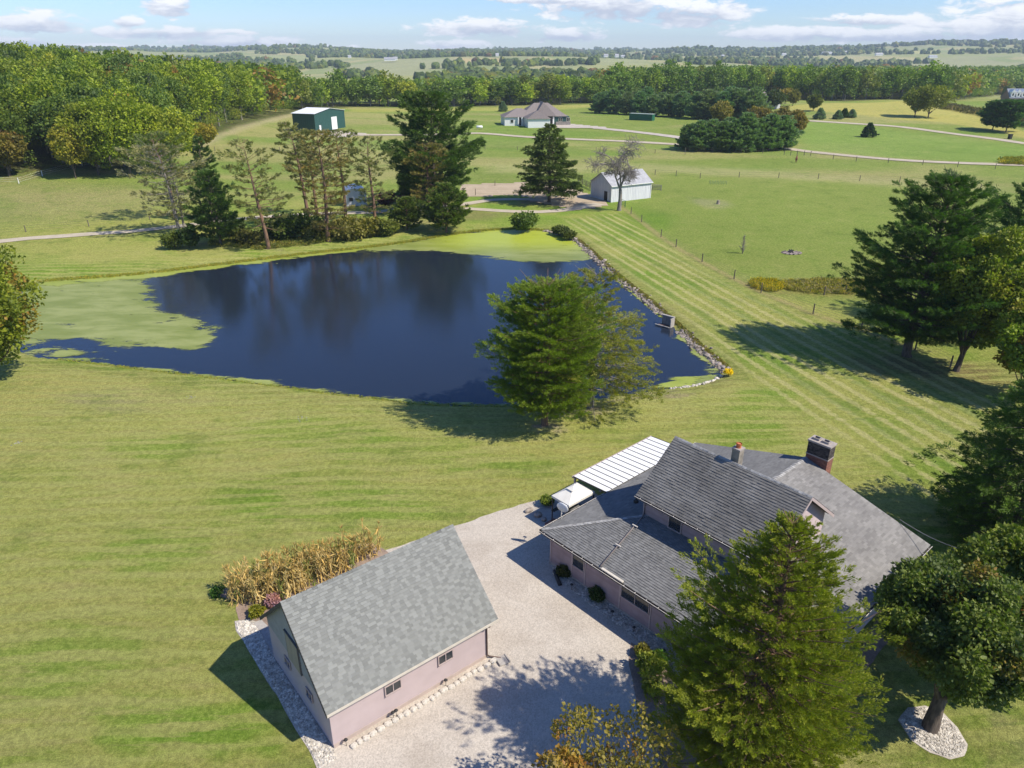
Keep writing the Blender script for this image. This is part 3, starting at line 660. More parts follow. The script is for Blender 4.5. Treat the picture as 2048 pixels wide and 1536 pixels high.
road('farm_track', [(640, 268), (700, 270), (800, 270), (900, 269), (960, 267), (1050, 274), (1150, 279), (1250, 283), (1350, 289), (1440, 294), (1560, 297), (1620, 304), (1720, 314), (1820, 322), (1930, 327), (2048, 331), (2250, 340)], 5.0, 'tan farm track crossing the pastures', z=.16)
road('house_drive', [(1118, 252), (1160, 253), (1200, 257), (1260, 263), (1320, 270), (1370, 277), (1420, 285)], 5.5, 'white gravel drive curving from the new house', GRAVEL, z=.14)
road('upper_drive', [(1540, 236), (1590, 240), (1700, 247), (1800, 254), (1900, 267), (1980, 277), (2048, 287), (2250, 315)], 5.0, 'pale drive crossing the upper meadow', z=.14)
sheet('gravel_pad', pxpoly([(655, 262), (720, 266), (735, 270), (680, 276), (650, 272)]), .15, GRAVEL, 'white gravel pad at the green shed', 1.5, 5, True, mesh_step=3)
sheet('gravel_pad', pxpoly([(1100, 246), (1150, 249), (1210, 254), (1205, 258), (1120, 256), (1085, 254)]), .17, GRAVEL, 'white gravel turning area beside the new house', 1.5, 5, True, mesh_step=3)
# pebbles and rocks that stand proud of the beds
def scatter_rocks(name, P, n, s, m, z, label, flat=.7):
    q_ = inside_pts(P, n); S = RNG.uniform(s[0], s[1], n)
    V, F, v = blobs(np.column_stack([q_, S * flat * .3 + z]), S, I0, .3, flat=flat)
    return tag(obj(name, mesh_np(name, V, F, m, fvar=v)), label, 'stones', None, 'stuff')
scatter_rocks('pebbles', np.array([atz(*p)[:2] for p in [(472, 1245), (500, 1240), (520, 1262), (560, 1332), (668, 1500), (676, 1518), (640, 1540), (612, 1488), (540, 1368), (495, 1300), (474, 1262)]]), 3600, (.03, .08), WHITE_ROCK, .03, 'white pebbles in the strip beside the garage')
scatter_rocks('pebbles', np.array([atz(*p)[:2] for p in [(1104, 1128), (1170, 1160), (1420, 1340), (1400, 1385), (1330, 1328), (1232, 1250), (1150, 1188), (1106, 1150)]]), 2600, (.03, .08), WHITE_ROCK, .03, 'pale pebbles in the bed under the house windows')
scatter_rocks('pebbles', np.array([atz(*p)[:2] for p in [(1797, 1440), (1815, 1417), (1850, 1414), (1883, 1427), (1913, 1457), (1934, 1490), (1924, 1510), (1898, 1517), (1860, 1502), (1820, 1478)]]), 2600, (.02, .06), WHITE_ROCK, .018, 'pale chips in the ring under the maple')
bank = [(1085, 463), (1115, 466), (1145, 480), (1175, 505), (1205, 536), (1245, 571), (1292, 611), (1318, 634)]
def bank_rocks(px, n, s, label, m=GREY_ROCK, wid=.7, off=.35):
    P = np.array([atz(a, b, WATER)[:2] for a, b in px]); seg = np.linalg.norm(np.diff(P, axis=0), axis=1); cum = np.concatenate([[0], np.cumsum(seg)])
    t = RNG.uniform(0, cum[-1], n); x = np.interp(t, cum, P[:, 0]); y = np.interp(t, cum, P[:, 1]); d = sdist(x, y, POND)
    e = .05; gx = (sdist(x + e, y, POND) - d) / e; gy = (sdist(x, y + e, POND) - d) / e; k = (off + RNG.normal(0, wid / 2, n)) - d
    x, y = x + gx * k, y + gy * k; S = RNG.uniform(s[0], s[1], n) * (1 + (RNG.random(n) > .9) * .8)
    V, F, v = blobs(np.column_stack([x, y, ground_z(x, y) + S * .2]), S, I0, .3)
    tag(obj('bank_rocks', mesh_np('bank_rocks', V, F, m, fvar=v)), label, 'rocks', None, 'stuff')
bank_rocks(bank, 1200, (.08, .22), 'brown rocks lining the dam side of the pond')
bank_rocks([(1350, 664), (1385, 697), (1415, 722), (1447, 746)], 520, (.07, .2), 'brown rocks between the outlet box and the corner')
bank_rocks([(1440, 752), (1425, 761), (1385, 770), (1340, 777)], 150, (.06, .13), 'row of white stones along the corner of the pond', WHITE_ROCK, .25, .3)

# ------------------------------------------------------------------ trees
def unit(a): return a / (np.linalg.norm(a, axis=-1, keepdims=True) + 1e-9)
def leafquads(P, D, L, Wd, rng):
    """rhombic leaves or sprays: base P, direction D, length L, width W"""
    n = len(P); D = unit(D); S = unit(np.cross(D, rng.normal(size=(n, 3)))); L = np.broadcast_to(L, n)[:, None]; Wd = np.broadcast_to(Wd, n)[:, None]
    Nn = np.cross(D, S)
    V = np.stack([P, P + D * L * .45 + S * Wd * .5 + Nn * L * .06, P + D * L, P + D * L * .45 - S * Wd * .5 + Nn * L * .06], 1)
    return V.reshape(-1, 3)
def crown_mesh(name, V, var, m, aut=None, extra=None):
    n = len(V) // 4; F = np.arange(n * 4).reshape(n, 4)
    return mesh_np(name, V, F, m, fvar=var, fattr={'aut': aut if aut is not None else np.zeros(n)})
def limb(mb, p0, p1, r0, r1, rng, bend=.12, n=5, sides=6):
    p0, p1 = np.array(p0, float), np.array(p1, float); L = np.linalg.norm(p1 - p0); t = np.linspace(0, 1, n)[:, None]
    P = p0 + (p1 - p0) * t + np.sin(t * math.pi) * rng.normal(0, bend * L * .5, 3)[None] + (rng.normal(0, .02 * L, (n, 3)) * np.sin(t * math.pi))
    mb.tube(P, np.linspace(r0, r1, n), sides, cap=False); return P
def broadleaf(seed, h, R, base, tr, lobes=60, m=60, leaf=.25, lobe_r=.3, squash=.8, aut=0.0, auttop=False, lean=(0, 0), wide=1.0, bark=None, gaps=.0, limbs=9, trunk_kind=True):
    """crown leaves (V,var,aut) and a trunk MB"""
    rng = np.random.default_rng(seed); cz = (base + h) / 2; hz = (h - base) / 2
    k = np.arange(lobes) + .5; ph = np.arccos(1 - 2 * k / lobes); tt = math.pi * (1 + 5 ** .5) * k
    D = np.stack([np.cos(tt) * np.sin(ph), np.sin(tt) * np.sin(ph), np.cos(ph)], 1) + rng.normal(0, .22, (lobes, 3)); D = unit(D)
    rad = rng.uniform(.58, 1.02, lobes) * (1 - lobe_r * .55)
    wz = 1 + .18 * (D[:, 2] < 0) * -1
    Cn = D * rad[:, None] * np.array([R, R * wide, hz]) * wz[:, None]
    Cn[:, 2] = np.where(Cn[:, 2] < 0, Cn[:, 2] * .92, Cn[:, 2]); Cn += np.array([lean[0], lean[1], cz])
    inner = rng.normal(0, .3, (max(4, lobes // 5), 3)) * np.array([R, R, hz]) + np.array([lean[0], lean[1], cz]); Cn = np.concatenate([Cn, inner])
    if gaps: Cn = Cn[rng.random(len(Cn)) > gaps]
    LR = R * lobe_r * rng.uniform(.65, 1.35, len(Cn)); nl = len(Cn)
    idx = np.repeat(np.arange(nl), np.maximum(6, (m * (LR / (R * lobe_r)) ** 2).astype(int))); n = len(idx)
    d = unit(rng.normal(size=(n, 3)) + unit(Cn[idx] - np.array([lean[0], lean[1], cz - hz * .25])) * .75)
    rr_ = rng.random(n) ** .36
    P = Cn[idx] + d * (LR[idx] * rr_)[:, None] * np.array([1, 1, squash]) + rng.normal(0, leaf * .3, (n, 3))
    P[:, 2] = np.maximum(P[:, 2], base * .75)
    Dl = d * .8 + rng.normal(size=(n, 3)) * .75 + np.array([0, 0, -.1]); Ls = leaf * rng.uniform(.65, 1.4, n)
    V = leafquads(P, Dl, Ls, Ls * rng.uniform(.6, .95, n), rng)
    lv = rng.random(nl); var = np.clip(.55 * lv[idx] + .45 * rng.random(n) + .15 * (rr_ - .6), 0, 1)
    a = np.zeros(n)
    if aut:
        al = (rng.random(nl) < aut) * rng.uniform(.25, .9, nl)
        if auttop: al = al * (1.6 * sst(Cn[:, 2], base + (h - base) * .45, h))
        a = np.clip(al[idx] * rng.uniform(.2, 1, n), 0, 1)
    mb = MB(); top = np.array([lean[0], lean[1], base + (h - base) * .55])
    mb.tube(np.array([[0, 0, -.3], [0, 0, .1], [lean[0] * .1, lean[1] * .1, base * .5], top * [.4, .4, 1] * [1, 1, .5], top]), [tr * 1.35, tr * 1.1, tr * .85, tr * .7, tr * .25], 9, cap=False)
    for j in rng.choice(nl, min(limbs, nl), replace=False):
        z0 = rng.uniform(.55, 1.1) * max(base, .15 * h); f = min(1, z0 / h)
        limb(mb, (lean[0] * f, lean[1] * f, z0), Cn[j] + [0, 0, -.1 * R], tr * .42, tr * .08, rng)
    return V, var, a, mb
def conifer(seed, h, R, tr, base=.08, nb=110, prof=None, elev=(5, 35), curve=.15, droop=0.0, dens=34, spray=.35, width=.3, latw=.22, irr=.35, tilt=(0, 0), nfan=1, skip=None, upk=.3, cover=.25, aut=0, thick=.06, per=14, tuft=.085):
    """trunk with real boughs; sprays of needles along each bough"""
    rng = np.random.default_rng(seed)
    prof = prof or [(0, .75), (.12, 1.0), (.35, .9), (.6, .66), (.8, .4), (.93, .18), (1, .04)]
    pt, pr_ = zip(*prof); mb = MB()
    tp = np.array([[0, 0, -.3]] + [[tilt[0] * t * t * h + .012 * h * math.sin(5 * t + seed), tilt[1] * t * t * h + .012 * h * math.cos(4 * t + seed), h * t] for t in np.linspace(0.02, .98, 9)])
    mb.tube(tp, tr * np.array([1.35, 1.05, .95, .85, .74, .62, .5, .36, .2, .05]), 8, cap=False)
    Ps, Ds, Ls, vs = [], [], [], []
    ga = rng.uniform(0, 6.28); nwh = max(4, nb // 5)
    for b in range(nb):
        t = base + (1 - base) * ((b + rng.uniform(0, .8)) / nb) ** 1.05
        if t > .985: t = .985
        tw = round((t - base) / (1 - base) * nwh) / nwh * (1 - base) + base; t = .5 * t + .5 * min(tw, .985)
        u = (t - base) / (1 - base); ga += 2.399 + rng.normal(0, .3)
        Rb = R * np.interp(u, pt, pr_) * (1 + rng.normal(0, irr * .5)); Rb = max(Rb, .06 * R)
        if rng.random() < irr * .25: Rb *= .6
        if rng.random() < irr * .18: Rb *= 1.25
        e = math.radians(elev[0] + (elev[1] - elev[0]) * u + rng.normal(0, 6))
        zc = h * t; dx, dy = math.cos(ga), math.sin(ga); x0 = tilt[0] * t * t * h; y0 = tilt[1] * t * t * h
        s = np.linspace(0, 1, 5); bx = Rb * s
        bz = zc + Rb * s * math.tan(e) + curve * Rb * s ** 2.5 - droop * Rb * s ** 2
        pts = np.stack([x0 + dx * bx, y0 + dy * bx, bz], 1)
        if skip is not None and skip(pts[-1]): continue
        mb.tube(pts, np.linspace(thick * tr * 4 * (1 - u * .7), .012, 5), 4, cap=False)
        nc = max(3, int(dens / per * (Rb / R) ** 1.25 * rng.uniform(.8, 1.2)))
        ss = cover + (1.0 - cover) * rng.random(nc) ** .7; ss[0] = 1.0; lw = latw * Rb * (1 - .6 * ss) + .03 * R; lt = rng.normal(0, 1, nc) * lw; lt[0] = 0
        px_ = np.interp(ss, s, bx); pz = np.interp(ss, s, bz) - abs(lt) * .12; sg = lt / (np.abs(lt) + .15 * R * .3)
        Cc = np.stack([x0 + dx * px_ - dy * lt, y0 + dy * px_ + dx * lt, pz], 1); Dc = unit(np.stack([dx - dy * sg * .7, dy + dx * sg * .7, np.full(nc, upk - droop)], 1) + rng.normal(0, .15, (nc, 3)))
        ts = tuft * R * rng.uniform(.7, 1.3, nc) * (.55 + .45 * Rb / R); ix = np.repeat(np.arange(nc), per); nn = len(ix); o_ = unit(rng.normal(size=(nn, 3))) * (rng.random(nn) ** .5)[:, None]
        al = rng.random((nn, 1)) ** .8; perp = o_ - Dc[ix] * (o_ * Dc[ix]).sum(1, keepdims=True)
        P = Cc[ix] + (Dc[ix] * (al * 1.6 - .65) + perp * (1.05 - al) * np.array([1, 1, .7]) * .8) * ts[ix][:, None]; D = Dc[ix] * 1.0 + perp * .9 + np.array([0, 0, upk * .4]) + rng.normal(0, .2, (nn, 3)); bv = rng.random(nc)[ix]
        P[:, 2] = np.minimum(P[:, 2], h * (1.0 - .02 * rng.random(nn)))
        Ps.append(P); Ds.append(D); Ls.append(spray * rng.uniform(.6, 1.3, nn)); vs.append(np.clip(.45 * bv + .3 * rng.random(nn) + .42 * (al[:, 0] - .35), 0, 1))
    P, D, L, v = np.concatenate(Ps), np.concatenate(Ds), np.concatenate(Ls), np.concatenate(vs)
    if skip is not None:
        k = ~np.array([bool(z) for z in skip(P)]) if len(P) else []; P, D, L, v = P[k], D[k], L[k], v[k]
    V = leafquads(P, D, L, L * width * rng.uniform(.7, 1.3, len(L)), rng)
    a = (rng.random(len(L)) < aut) * rng.uniform(.2, .6, len(L)) if aut else np.zeros(len(L))
    return V, v, a, mb
def bare(seed, h, R, tr, levels=4, start=.25, twig=.9, n1=5):
    rng = np.random.default_rng(seed); mb = MB()
    def grow(p, d, L, r, lv):
        n = 5; P = [p]
        for _ in range(n - 1):
            d = unit(d + rng.normal(0, .16, 3) + np.array([0, 0, .03])); P.append(P[-1] + d * L / (n - 1))
        P = np.array(P); mb.tube(P, np.linspace(r, r * .55, n), 6 if lv < 2 else 3, cap=False)
        if lv >= levels: return
        k = n1 if lv == 0 else rng.integers(3, 6)
        for i in range(k):
            f = rng.uniform(.45 if lv else .6, 1.0); q_ = P[min(n - 1, int(f * (n - 1)))] if i else P[-1]
            nd = unit(d * .75 + unit(rng.normal(0, 1, 3) * [1, 1, .55]) * .85 + [0, 0, .08]); grow(q_, nd, L * rng.uniform(.55, .8) * twig, r * .5, lv + 1)
    grow(np.array([0, 0, -.2]), np.array([0, 0, 1.]), h * start, tr, 0)
    return mb
def plant_tree(kind, label, cat, P, parts, color, bark=BARK, leafm=None, group=None, rz=0, tname='trunk', cname='crown', tcolor=None):
    V, var, aut, mb = parts; leafm = leafm or LEAF
    e = empty(kind, P, rz, label, cat, group)
    if mb is not None: mb.build(tname, bark, e, smooth=True)
    if V is not None and len(V): obj(cname, crown_mesh(cname, V, var, leafm, aut), e, color=color)
    return e
def copy_tree(src, P, rz=0, sc=(1, 1, 1), label=None, color=None, group=None):
    r = src.copy(); COL.objects.link(r); r.location = [float(v) for v in P]; r.rotation_euler = (0, 0, rz); r.scale = sc
    if label: r['label'] = label
    if group: r['group'] = group
    for ch in list(src.children):
        c = ch.copy(); COL.objects.link(c); c.parent = r
        if color is not None and ch.name.startswith('crown'): c.color = (*color, 1)
    return r
# ---- right foreground and lawn trees
def hskip(off):
    """keeps boughs out of the house: local point arrays of a tree standing at off"""
    O = np.array([1.82, 37.42]); A = np.array([.7455, .6665]); B = np.array([.6665, -.7455])
    def f(Pt):
        Q = np.atleast_2d(Pt)[:, :2] + np.array(off[:2]) - O; a, b = Q @ A, Q @ B; z = np.atleast_2d(Pt)[:, 2]
        low = (a > -.5) & (a < 17.2) & (b > -.3) & (b < 17.4) & (z < 2.75 + .29 * np.minimum(np.clip(a, 0, 9), np.clip(17 - b, 0, 9)))
        return low if np.ndim(Pt) > 1 else bool(low[0])
    return f
pc = at(1484, 1560)
CED_PROF = [(0, .75), (.1, .95), (.25, 1.0), (.42, .9), (.6, .66), (.75, .44), (.88, .24), (1, .05)]
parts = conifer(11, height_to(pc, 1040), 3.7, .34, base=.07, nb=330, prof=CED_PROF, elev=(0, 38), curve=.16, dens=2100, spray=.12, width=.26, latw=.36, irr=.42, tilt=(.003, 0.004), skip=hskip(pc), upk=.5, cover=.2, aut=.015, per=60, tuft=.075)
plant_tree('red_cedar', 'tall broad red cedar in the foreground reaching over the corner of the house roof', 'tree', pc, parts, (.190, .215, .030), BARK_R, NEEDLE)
pm = at(1860, 1455)
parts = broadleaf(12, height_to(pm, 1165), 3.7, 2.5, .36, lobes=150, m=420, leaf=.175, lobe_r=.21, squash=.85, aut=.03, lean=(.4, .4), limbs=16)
plant_tree('maple_tree', 'dense dark green maple with thick trunk standing in the oval stone ring', 'tree', pm, parts, (.105, .145, .048))
p2 = at(1995, 1335)
parts = broadleaf(13, height_to(p2, 1078), 3.9, 1.4, .28, lobes=120, m=200, leaf=.23, lobe_r=.23, aut=.12, auttop=True, limbs=12)
plant_tree('maple_tree', 'green maple with russet tips behind the maple in the stone ring', 'tree', p2, parts, (.125, .165, .035))
p3 = at(1225, 1650)
parts = broadleaf(14, height_to(p3, 1395) * .93, 2.9, 1.0, .09, lobes=90, m=62, leaf=.15, lobe_r=.17, aut=.2, gaps=.4, limbs=50, wide=.7)
plant_tree('dogwood_tree', 'small half-bare tree with orange and yellow leaves at the bottom edge of the drive', 'tree', p3, parts, (.21, .18, .045), BARK_G)
p3 = at(1120, 1720)
parts = broadleaf(15, height_to(p3, 1470) * .9, 1.5, .9, .07, lobes=36, m=80, leaf=.16, lobe_r=.26, aut=.7, gaps=.3, limbs=22)
plant_tree('dogwood_tree', 'twiggy sapling with orange-brown leaves on bare grey branches beside the bottom edge', 'tree', p3, parts, (.26, .19, .05), BARK_G)
p4 = at(2025, 1085)
parts = conifer(16, height_to(p4, 725), 5.0, .3, base=.04, nb=240, prof=[(0, .9), (.15, 1.0), (.4, .86), (.65, .58), (.85, .3), (1, .06)], elev=(-8, 30), curve=.1, droop=.18, dens=1100, spray=.2, width=.26, latw=.32, irr=.3, upk=.15, cover=.15, per=44, tuft=.085)
plant_tree('spruce_tree', 'big dark spruce cut by the right edge beside the house lawn', 'tree', p4, parts, (.080, .135, .026), BARK, NEEDLE)
PINE_PROF = [(0, .55), (.12, .95), (.3, 1.0), (.5, .8), (.7, .6), (.86, .36), (1, .08)]
pp = at(1815, 712)
parts = conifer(17, height_to(pp, 352), px2m(pp, 124, 8), .45, base=.12, nb=215, prof=PINE_PROF, elev=(-4, 34), curve=.2, dens=1700, spray=.28, width=.20, latw=.24, irr=.4, upk=.3, cover=.15, per=60, tuft=.085, tilt=(.004, .0))
plant_tree('white_pine', 'tall dark white pine with tiered boughs and bare lower trunk on the right lawn', 'tree', pp, parts, (.062, .118, .030), BARK, NEEDLE)
pp = at(2030, 662)
parts = conifer(18, height_to(pp, 345), px2m(pp, 125, 8), .4, base=.05, nb=130, prof=PINE_PROF, elev=(0, 34), curve=.2, dens=1300, spray=.32, width=.24, latw=.26, irr=.45, upk=.35, cover=.15, per=50, tuft=.085)
plant_tree('white_pine', 'tall blue-green white pine on the right edge, behind the yellowing maple', 'tree', pp, parts, (.070, .125, .036), BARK, NEEDLE)
pp = at(2150, 600)
parts = conifer(19, height_to(pp, 345), px2m(pp, 120, 8), .4, base=.05, nb=110, prof=PINE_PROF, elev=(0, 34), curve=.2, dens=560, spray=.4, width=.26, latw=.26, irr=.45, upk=.4, cover=.25, per=32, tuft=.09)
plant_tree('white_pine', 'white pine mostly out of frame past the right edge', 'tree', pp, parts, (.065, .13, .04), BARK, NEEDLE)
pp = at(1912, 742)
parts = broadleaf(20, height_to(pp, 458), px2m(pp, 100, 6), 2.2, .3, lobes=130, m=200, leaf=.3, lobe_r=.22, aut=.16, auttop=True, limbs=12, lean=(1.1, 0))
plant_tree('maple_tree', 'yellow-green maple with orange top in front of the right pines', 'tree', pp, parts, (.185, .225, .035))
pp = at(2045, 800)
parts = broadleaf(21, height_to(pp, 590), px2m(pp, 85, 5), 1.2, .25, lobes=90, m=150, leaf=.3, lobe_r=.25, aut=.1, limbs=10)
plant_tree('maple_tree', 'bright green maple at the right edge below the pines', 'tree', pp, parts, (.165, .235, .03))
# ---- pair by the pond
pp = at(1090, 850)
parts = conifer(31, height_to(pp, 566), px2m(pp, 96, 4), .28, base=.13, nb=240, prof=[(0, .7), (.12, .95), (.3, 1.0), (.55, .94), (.72, .76), (.88, .5), (1, .2)], elev=(0, 34), curve=.12, dens=1700, spray=.17, width=.24, latw=.32, irr=.4, upk=.45, cover=.15, tilt=(-.004, 0), per=48, tuft=.09)
plant_tree('red_cedar', 'bushy dark green cedar at the near bank of the pond, the left of two', 'tree', pp, parts, (.150, .205, .028), BARK_R, NEEDLE)
pp = at(1180, 810)
parts = conifer(32, height_to(pp, 543), px2m(pp, 98, 4), .28, base=.13, nb=150, prof=[(0, .8), (.15, 1.0), (.4, .95), (.6, .55), (.75, .38), (.88, .5), (1, .12)], elev=(-4, 38), curve=.08, droop=.1, dens=950, spray=.19, width=.24, latw=.34, irr=.6, upk=.05, cover=.25, tilt=(.004, 0), aut=.06, per=40, tuft=.085)
plant_tree('red_cedar', 'thin olive cedar with bare twisted top boughs over the pond, the right of two', 'tree', pp, parts, (.205, .215, .045), BARK_G, NEEDLE)
# ---- left edge
pp = at(-8, 765)
parts = broadleaf(33, height_to(pp, 474), px2m(pp, 125, 6), 1.0, .3, lobes=95, m=150, leaf=.33, lobe_r=.25, aut=.12, limbs=14)
plant_tree('maple_tree', 'green and yellow broadleaf tree cut by the left edge at the near bank', 'tree', pp, parts, (.165, .205, .03))
# ---- row behind the pond
def row_tree(fn, kind, label, base_px, top, hw, color, bark=BARK, leafm=None, seed=1, cat='tree', group=None, **kw):
    p = at(*base_px); h = height_to(p, top); R = px2m(p, hw, h / 2)
    parts = fn(seed, h, R, kw.pop('tr', .02 * h), **kw)
    return plant_tree(kind, label, cat, p, parts, color, bark, leafm or NEEDLE, group)
def bl(seed, h, R, tr, base=.1, **kw): return broadleaf(seed, h, R, base * h, tr, **kw)
SPARSE = dict(base=.34, nb=60, prof=[(0, .5), (.2, .85), (.45, 1.0), (.7, .95), (.88, .7), (1, .25)], elev=(-12, 28), curve=.12, dens=150, spray=.42, width=.26, latw=.28, irr=.7, upk=.3, cover=.4, per=16, tuft=.12)
gr = 'thin pines in the row behind the pond'
row_tree(conifer, 'scots_pine', 'grey half-dead pine at the left end of the row behind the pond', (362, 470), 292, 46, (.20, .19, .13), BARK_G, seed=41, **dict(SPARSE, dens=70, nb=85, base=.2, spray=.55), tilt=(-.13, 0), group=gr)
row_tree(conifer, 'scots_pine', 'second greyish leaning pine right beside the half-dead one', (371, 462), 335, 38, (.17, .17, .09), BARK_G, seed=42, **dict(SPARSE, dens=80, base=.28), tilt=(-.08, 0), group=gr)
row_tree(conifer, 'scots_pine', 'green-topped pine rising behind the half-dead pine', (352, 440), 268, 40, (.115, .15, .055), BARK_R, seed=43, **dict(SPARSE, base=.5, dens=190), tilt=(-.10, 0), group=gr)
row_tree(conifer, 'white_pine', 'compact dark green pine second from the left in the row behind the pond', (441, 492), 342, 43, (.065, .115, .028), seed=44, base=.12, nb=90, prof=PINE_PROF, elev=(0, 38), curve=.2, dens=420, spray=.45, width=.26, latw=.24, irr=.5, per=20, tuft=.10)
row_tree(conifer, 'white_pine', 'narrow dark pine top showing behind the compact dark pine', (425, 440), 272, 24, (.07, .12, .03), seed=45, base=.3, nb=60, prof=PINE_PROF, elev=(0, 38), dens=280, spray=.45, width=.28, irr=.4)
row_tree(conifer, 'scots_pine', 'tall thin olive pine standing alone between two gaps of the row', (536, 497), 284, 42, (.16, .17, .07), BARK_R, seed=46, **dict(SPARSE, base=.2, dens=150, nb=75), tilt=(-.11, 0), group=gr)
row_tree(conifer, 'scots_pine', 'very tall narrow pine with long bare trunk left of the silver shed', (622, 456), 246, 27, (.17, .175, .08), BARK_R, seed=47, **dict(SPARSE, base=.42, dens=170), tilt=(-.13, 0), group=gr)
row_tree(conifer, 'scots_pine', 'thin second trunk just right of the very tall narrow pine', (636, 430), 262, 24, (.16, .17, .08), BARK_R, seed=48, **dict(SPARSE, base=.5, dens=140), tilt=(-.10, 0), group=gr)
row_tree(conifer, 'scots_pine', 'rust-tinged full pine in front of the silver shed, taller of the pair', (658, 483), 262, 42, (.18, .165, .07), BARK_R, seed=49, **dict(SPARSE, base=.12, dens=220, nb=90), aut=.2, group=gr)
row_tree(conifer, 'scots_pine', 'olive pine immediately left of the silver shed', (692, 452), 262, 34, (.135, .155, .055), BARK_R, seed=50, **dict(SPARSE, base=.45, dens=130, nb=60), group=gr)
row_tree(conifer, 'scots_pine', 'airy pine with straight trunk right of the silver shed', (749, 448), 276, 34, (.16, .17, .075), BARK_R, seed=51, **dict(SPARSE, base=.15, dens=140, nb=70), group=gr)
row_tree(conifer, 'white_pine', 'largest dark pine with feathery upswept boughs behind the far corner of the pond', (872, 418), 184, 78, (.072, .120, .032), seed=52, tr=.4, base=.1, nb=150, prof=[(0, .6), (.15, .8), (.35, 1.0), (.55, .88), (.75, .6), (.9, .34), (1, .1)], elev=(-6, 30), curve=.2, dens=760, spray=.6, width=.24, latw=.2, irr=.5, per=26, tuft=.075)
row_tree(conifer, 'spruce_tree', 'dark drooping spruce left of the largest pine', (834, 395), 274, 42, (.075, .108, .028), seed=53, base=.03, nb=130, elev=(-5, 20), droop=.35, curve=0, dens=330, spray=.5, width=.3, latw=.25, irr=.35, upk=-.2)
row_tree(conifer, 'scots_pine', 'rusty olive pine in front of the largest dark pine', (858, 432), 288, 34, (.19, .175, .07), BARK_R, seed=54, **dict(SPARSE, base=.1, dens=220, nb=80), aut=.15, group=gr)
row_tree(conifer, 'red_cedar', 'small rounded cedar left of the other at the far bank', (815, 461), 396, 29, (.095, .13, .028), BARK_R, seed=55, base=.1, nb=110, prof=CED_PROF, elev=(5, 45), dens=200, spray=.36, width=.36, irr=.3)
row_tree(conifer, 'red_cedar', 'bigger rounded cedar at the far bank under the largest pine', (893, 462), 368, 39, (.085, .125, .026), BARK_R, seed=56, base=.1, nb=150, prof=CED_PROF, elev=(5, 45), dens=260, spray=.38, width=.36, irr=.35)
row_tree(conifer, 'spruce_tree', 'conical dark spruce alone in the loop of the lane', (1097, 405), 248, 56, (.082, .115, .034), seed=57, tr=.36, base=.16, nb=190, prof=[(0, .8), (.1, 1.0), (.3, .86), (.55, .62), (.8, .32), (1, .05)], elev=(-10, 30), droop=.15, curve=.12, dens=400, spray=.45, width=.3, latw=.25, irr=.4, upk=.1, per=18)
# leafless tree by the barn
pp = at(1238, 421); h = height_to(pp, 290)
def bare_tree(seed, pp, h, spread):
    rng = np.random.default_rng(seed); mb = MB()
    def grow(p, d, L, r, lv):
        n = 6; P = [p]
        for _ in range(n - 1):
            d = unit(d + rng.normal(0, .17, 3) + np.array([0, 0, .02 if lv < 2 else -.03])); P.append(P[-1] + d * L / (n - 1))
        P = np.array(P); mb.tube(P, np.maximum(np.linspace(r, r * .5, n), .028), 6 if lv < 2 else 3, cap=False)
        if lv >= 4: return
        for i in range([3, 5, 7, 6][lv]):
            q_ = P[-1] if i < 1 else P[rng.integers(2, n)]; nd = unit(d * .55 + unit(rng.normal(0, 1, 3) * [1.1, 1.1, .6]) * .8 * spread); grow(q_, nd, L * rng.uniform(.5, .8), r * (.62 if lv == 0 else .45), lv + 1)
    P0 = np.array([[0, 0, -.3], [0, 0, .5], [.1, 0, h * .18], [.0, 0, h * .33]]); mb.tube(P0, [.55, .42, .36, .33], 8, cap=False)
    for d in ([-.35, .1, 1], [.4, -.1, .95], [.1, .3, .8]): grow(P0[-1], unit(np.array(d, float)), h * .36, .24, 0)
    return mb
mbt = bare_tree(5, pp, h, 1.0); e = empty('bare_tree', pp, 0, 'leafless grey tree with spreading twigs in front of the white barn', 'tree'); mbt.build('branches', BARK_G, e, smooth=True)
pp = at(1484, 507); mb = MB(); rng = np.random.default_rng(3)
for k in range(110):
    z = rng.uniform(.3, 2.9); a = rng.uniform(0, 6.28); L = rng.uniform(.3, .9) * (1 - z / 4); limb(mb, (0, 0, z), (L * math.cos(a), L * math.sin(a), z + L * .9), .025, .008, rng, n=3, sides=3)
limb(mb, (0, 0, -.1), (.1, 0, 3.1), .09, .02, rng); tag(mb.build('dead_sapling', BARK_G, None, loc=pp), 'small dead grey sapling standing in the green pasture', 'tree')
# meadow trees
def small(kind, label, px, top, hw, color, seed, group=None, style='spruce'):
    if style == 'spruce': return row_tree(conifer, kind, label, px, top, hw, color, seed=seed, group=group, base=.02, nb=90, prof=[(0, 1.0), (.3, .68), (.6, .38), (.85, .15), (1, .03)], elev=(0, 30), dens=90, spray=.6, width=.45, latw=.3, irr=.15)
    if style == 'pine': return row_tree(conifer, kind, label, px, top, hw, color, seed=seed, group=group, base=.14, nb=90, prof=[(0, .7), (.2, 1.0), (.45, .95), (.7, .78), (.9, .5), (1, .2)], elev=(0, 40), dens=220, spray=.9, width=.34, latw=.3, irr=.4)
    return row_tree(bl, kind, label, px, top, hw, color, leafm=LEAF, seed=seed, group=group, lobes=60, m=55, leaf=.75, lobe_r=.28, base=.16)
BS = (.17, .23, .215)
small('blue_spruce', 'blue spruce at the left of the small group in the upper meadow', (1639, 238), 217, 12, BS, 61)
small('blue_spruce', 'smallest blue spruce of the group, second from the left', (1675, 238), 222, 9, BS, 62)
small('blue_spruce', 'greener small spruce, third from the left in the meadow group', (1688, 235), 218, 9, (.06, .10, .04), 63)
small('blue_spruce', 'blue spruce at the right end of the meadow group', (1703, 235), 220, 8, BS, 64)
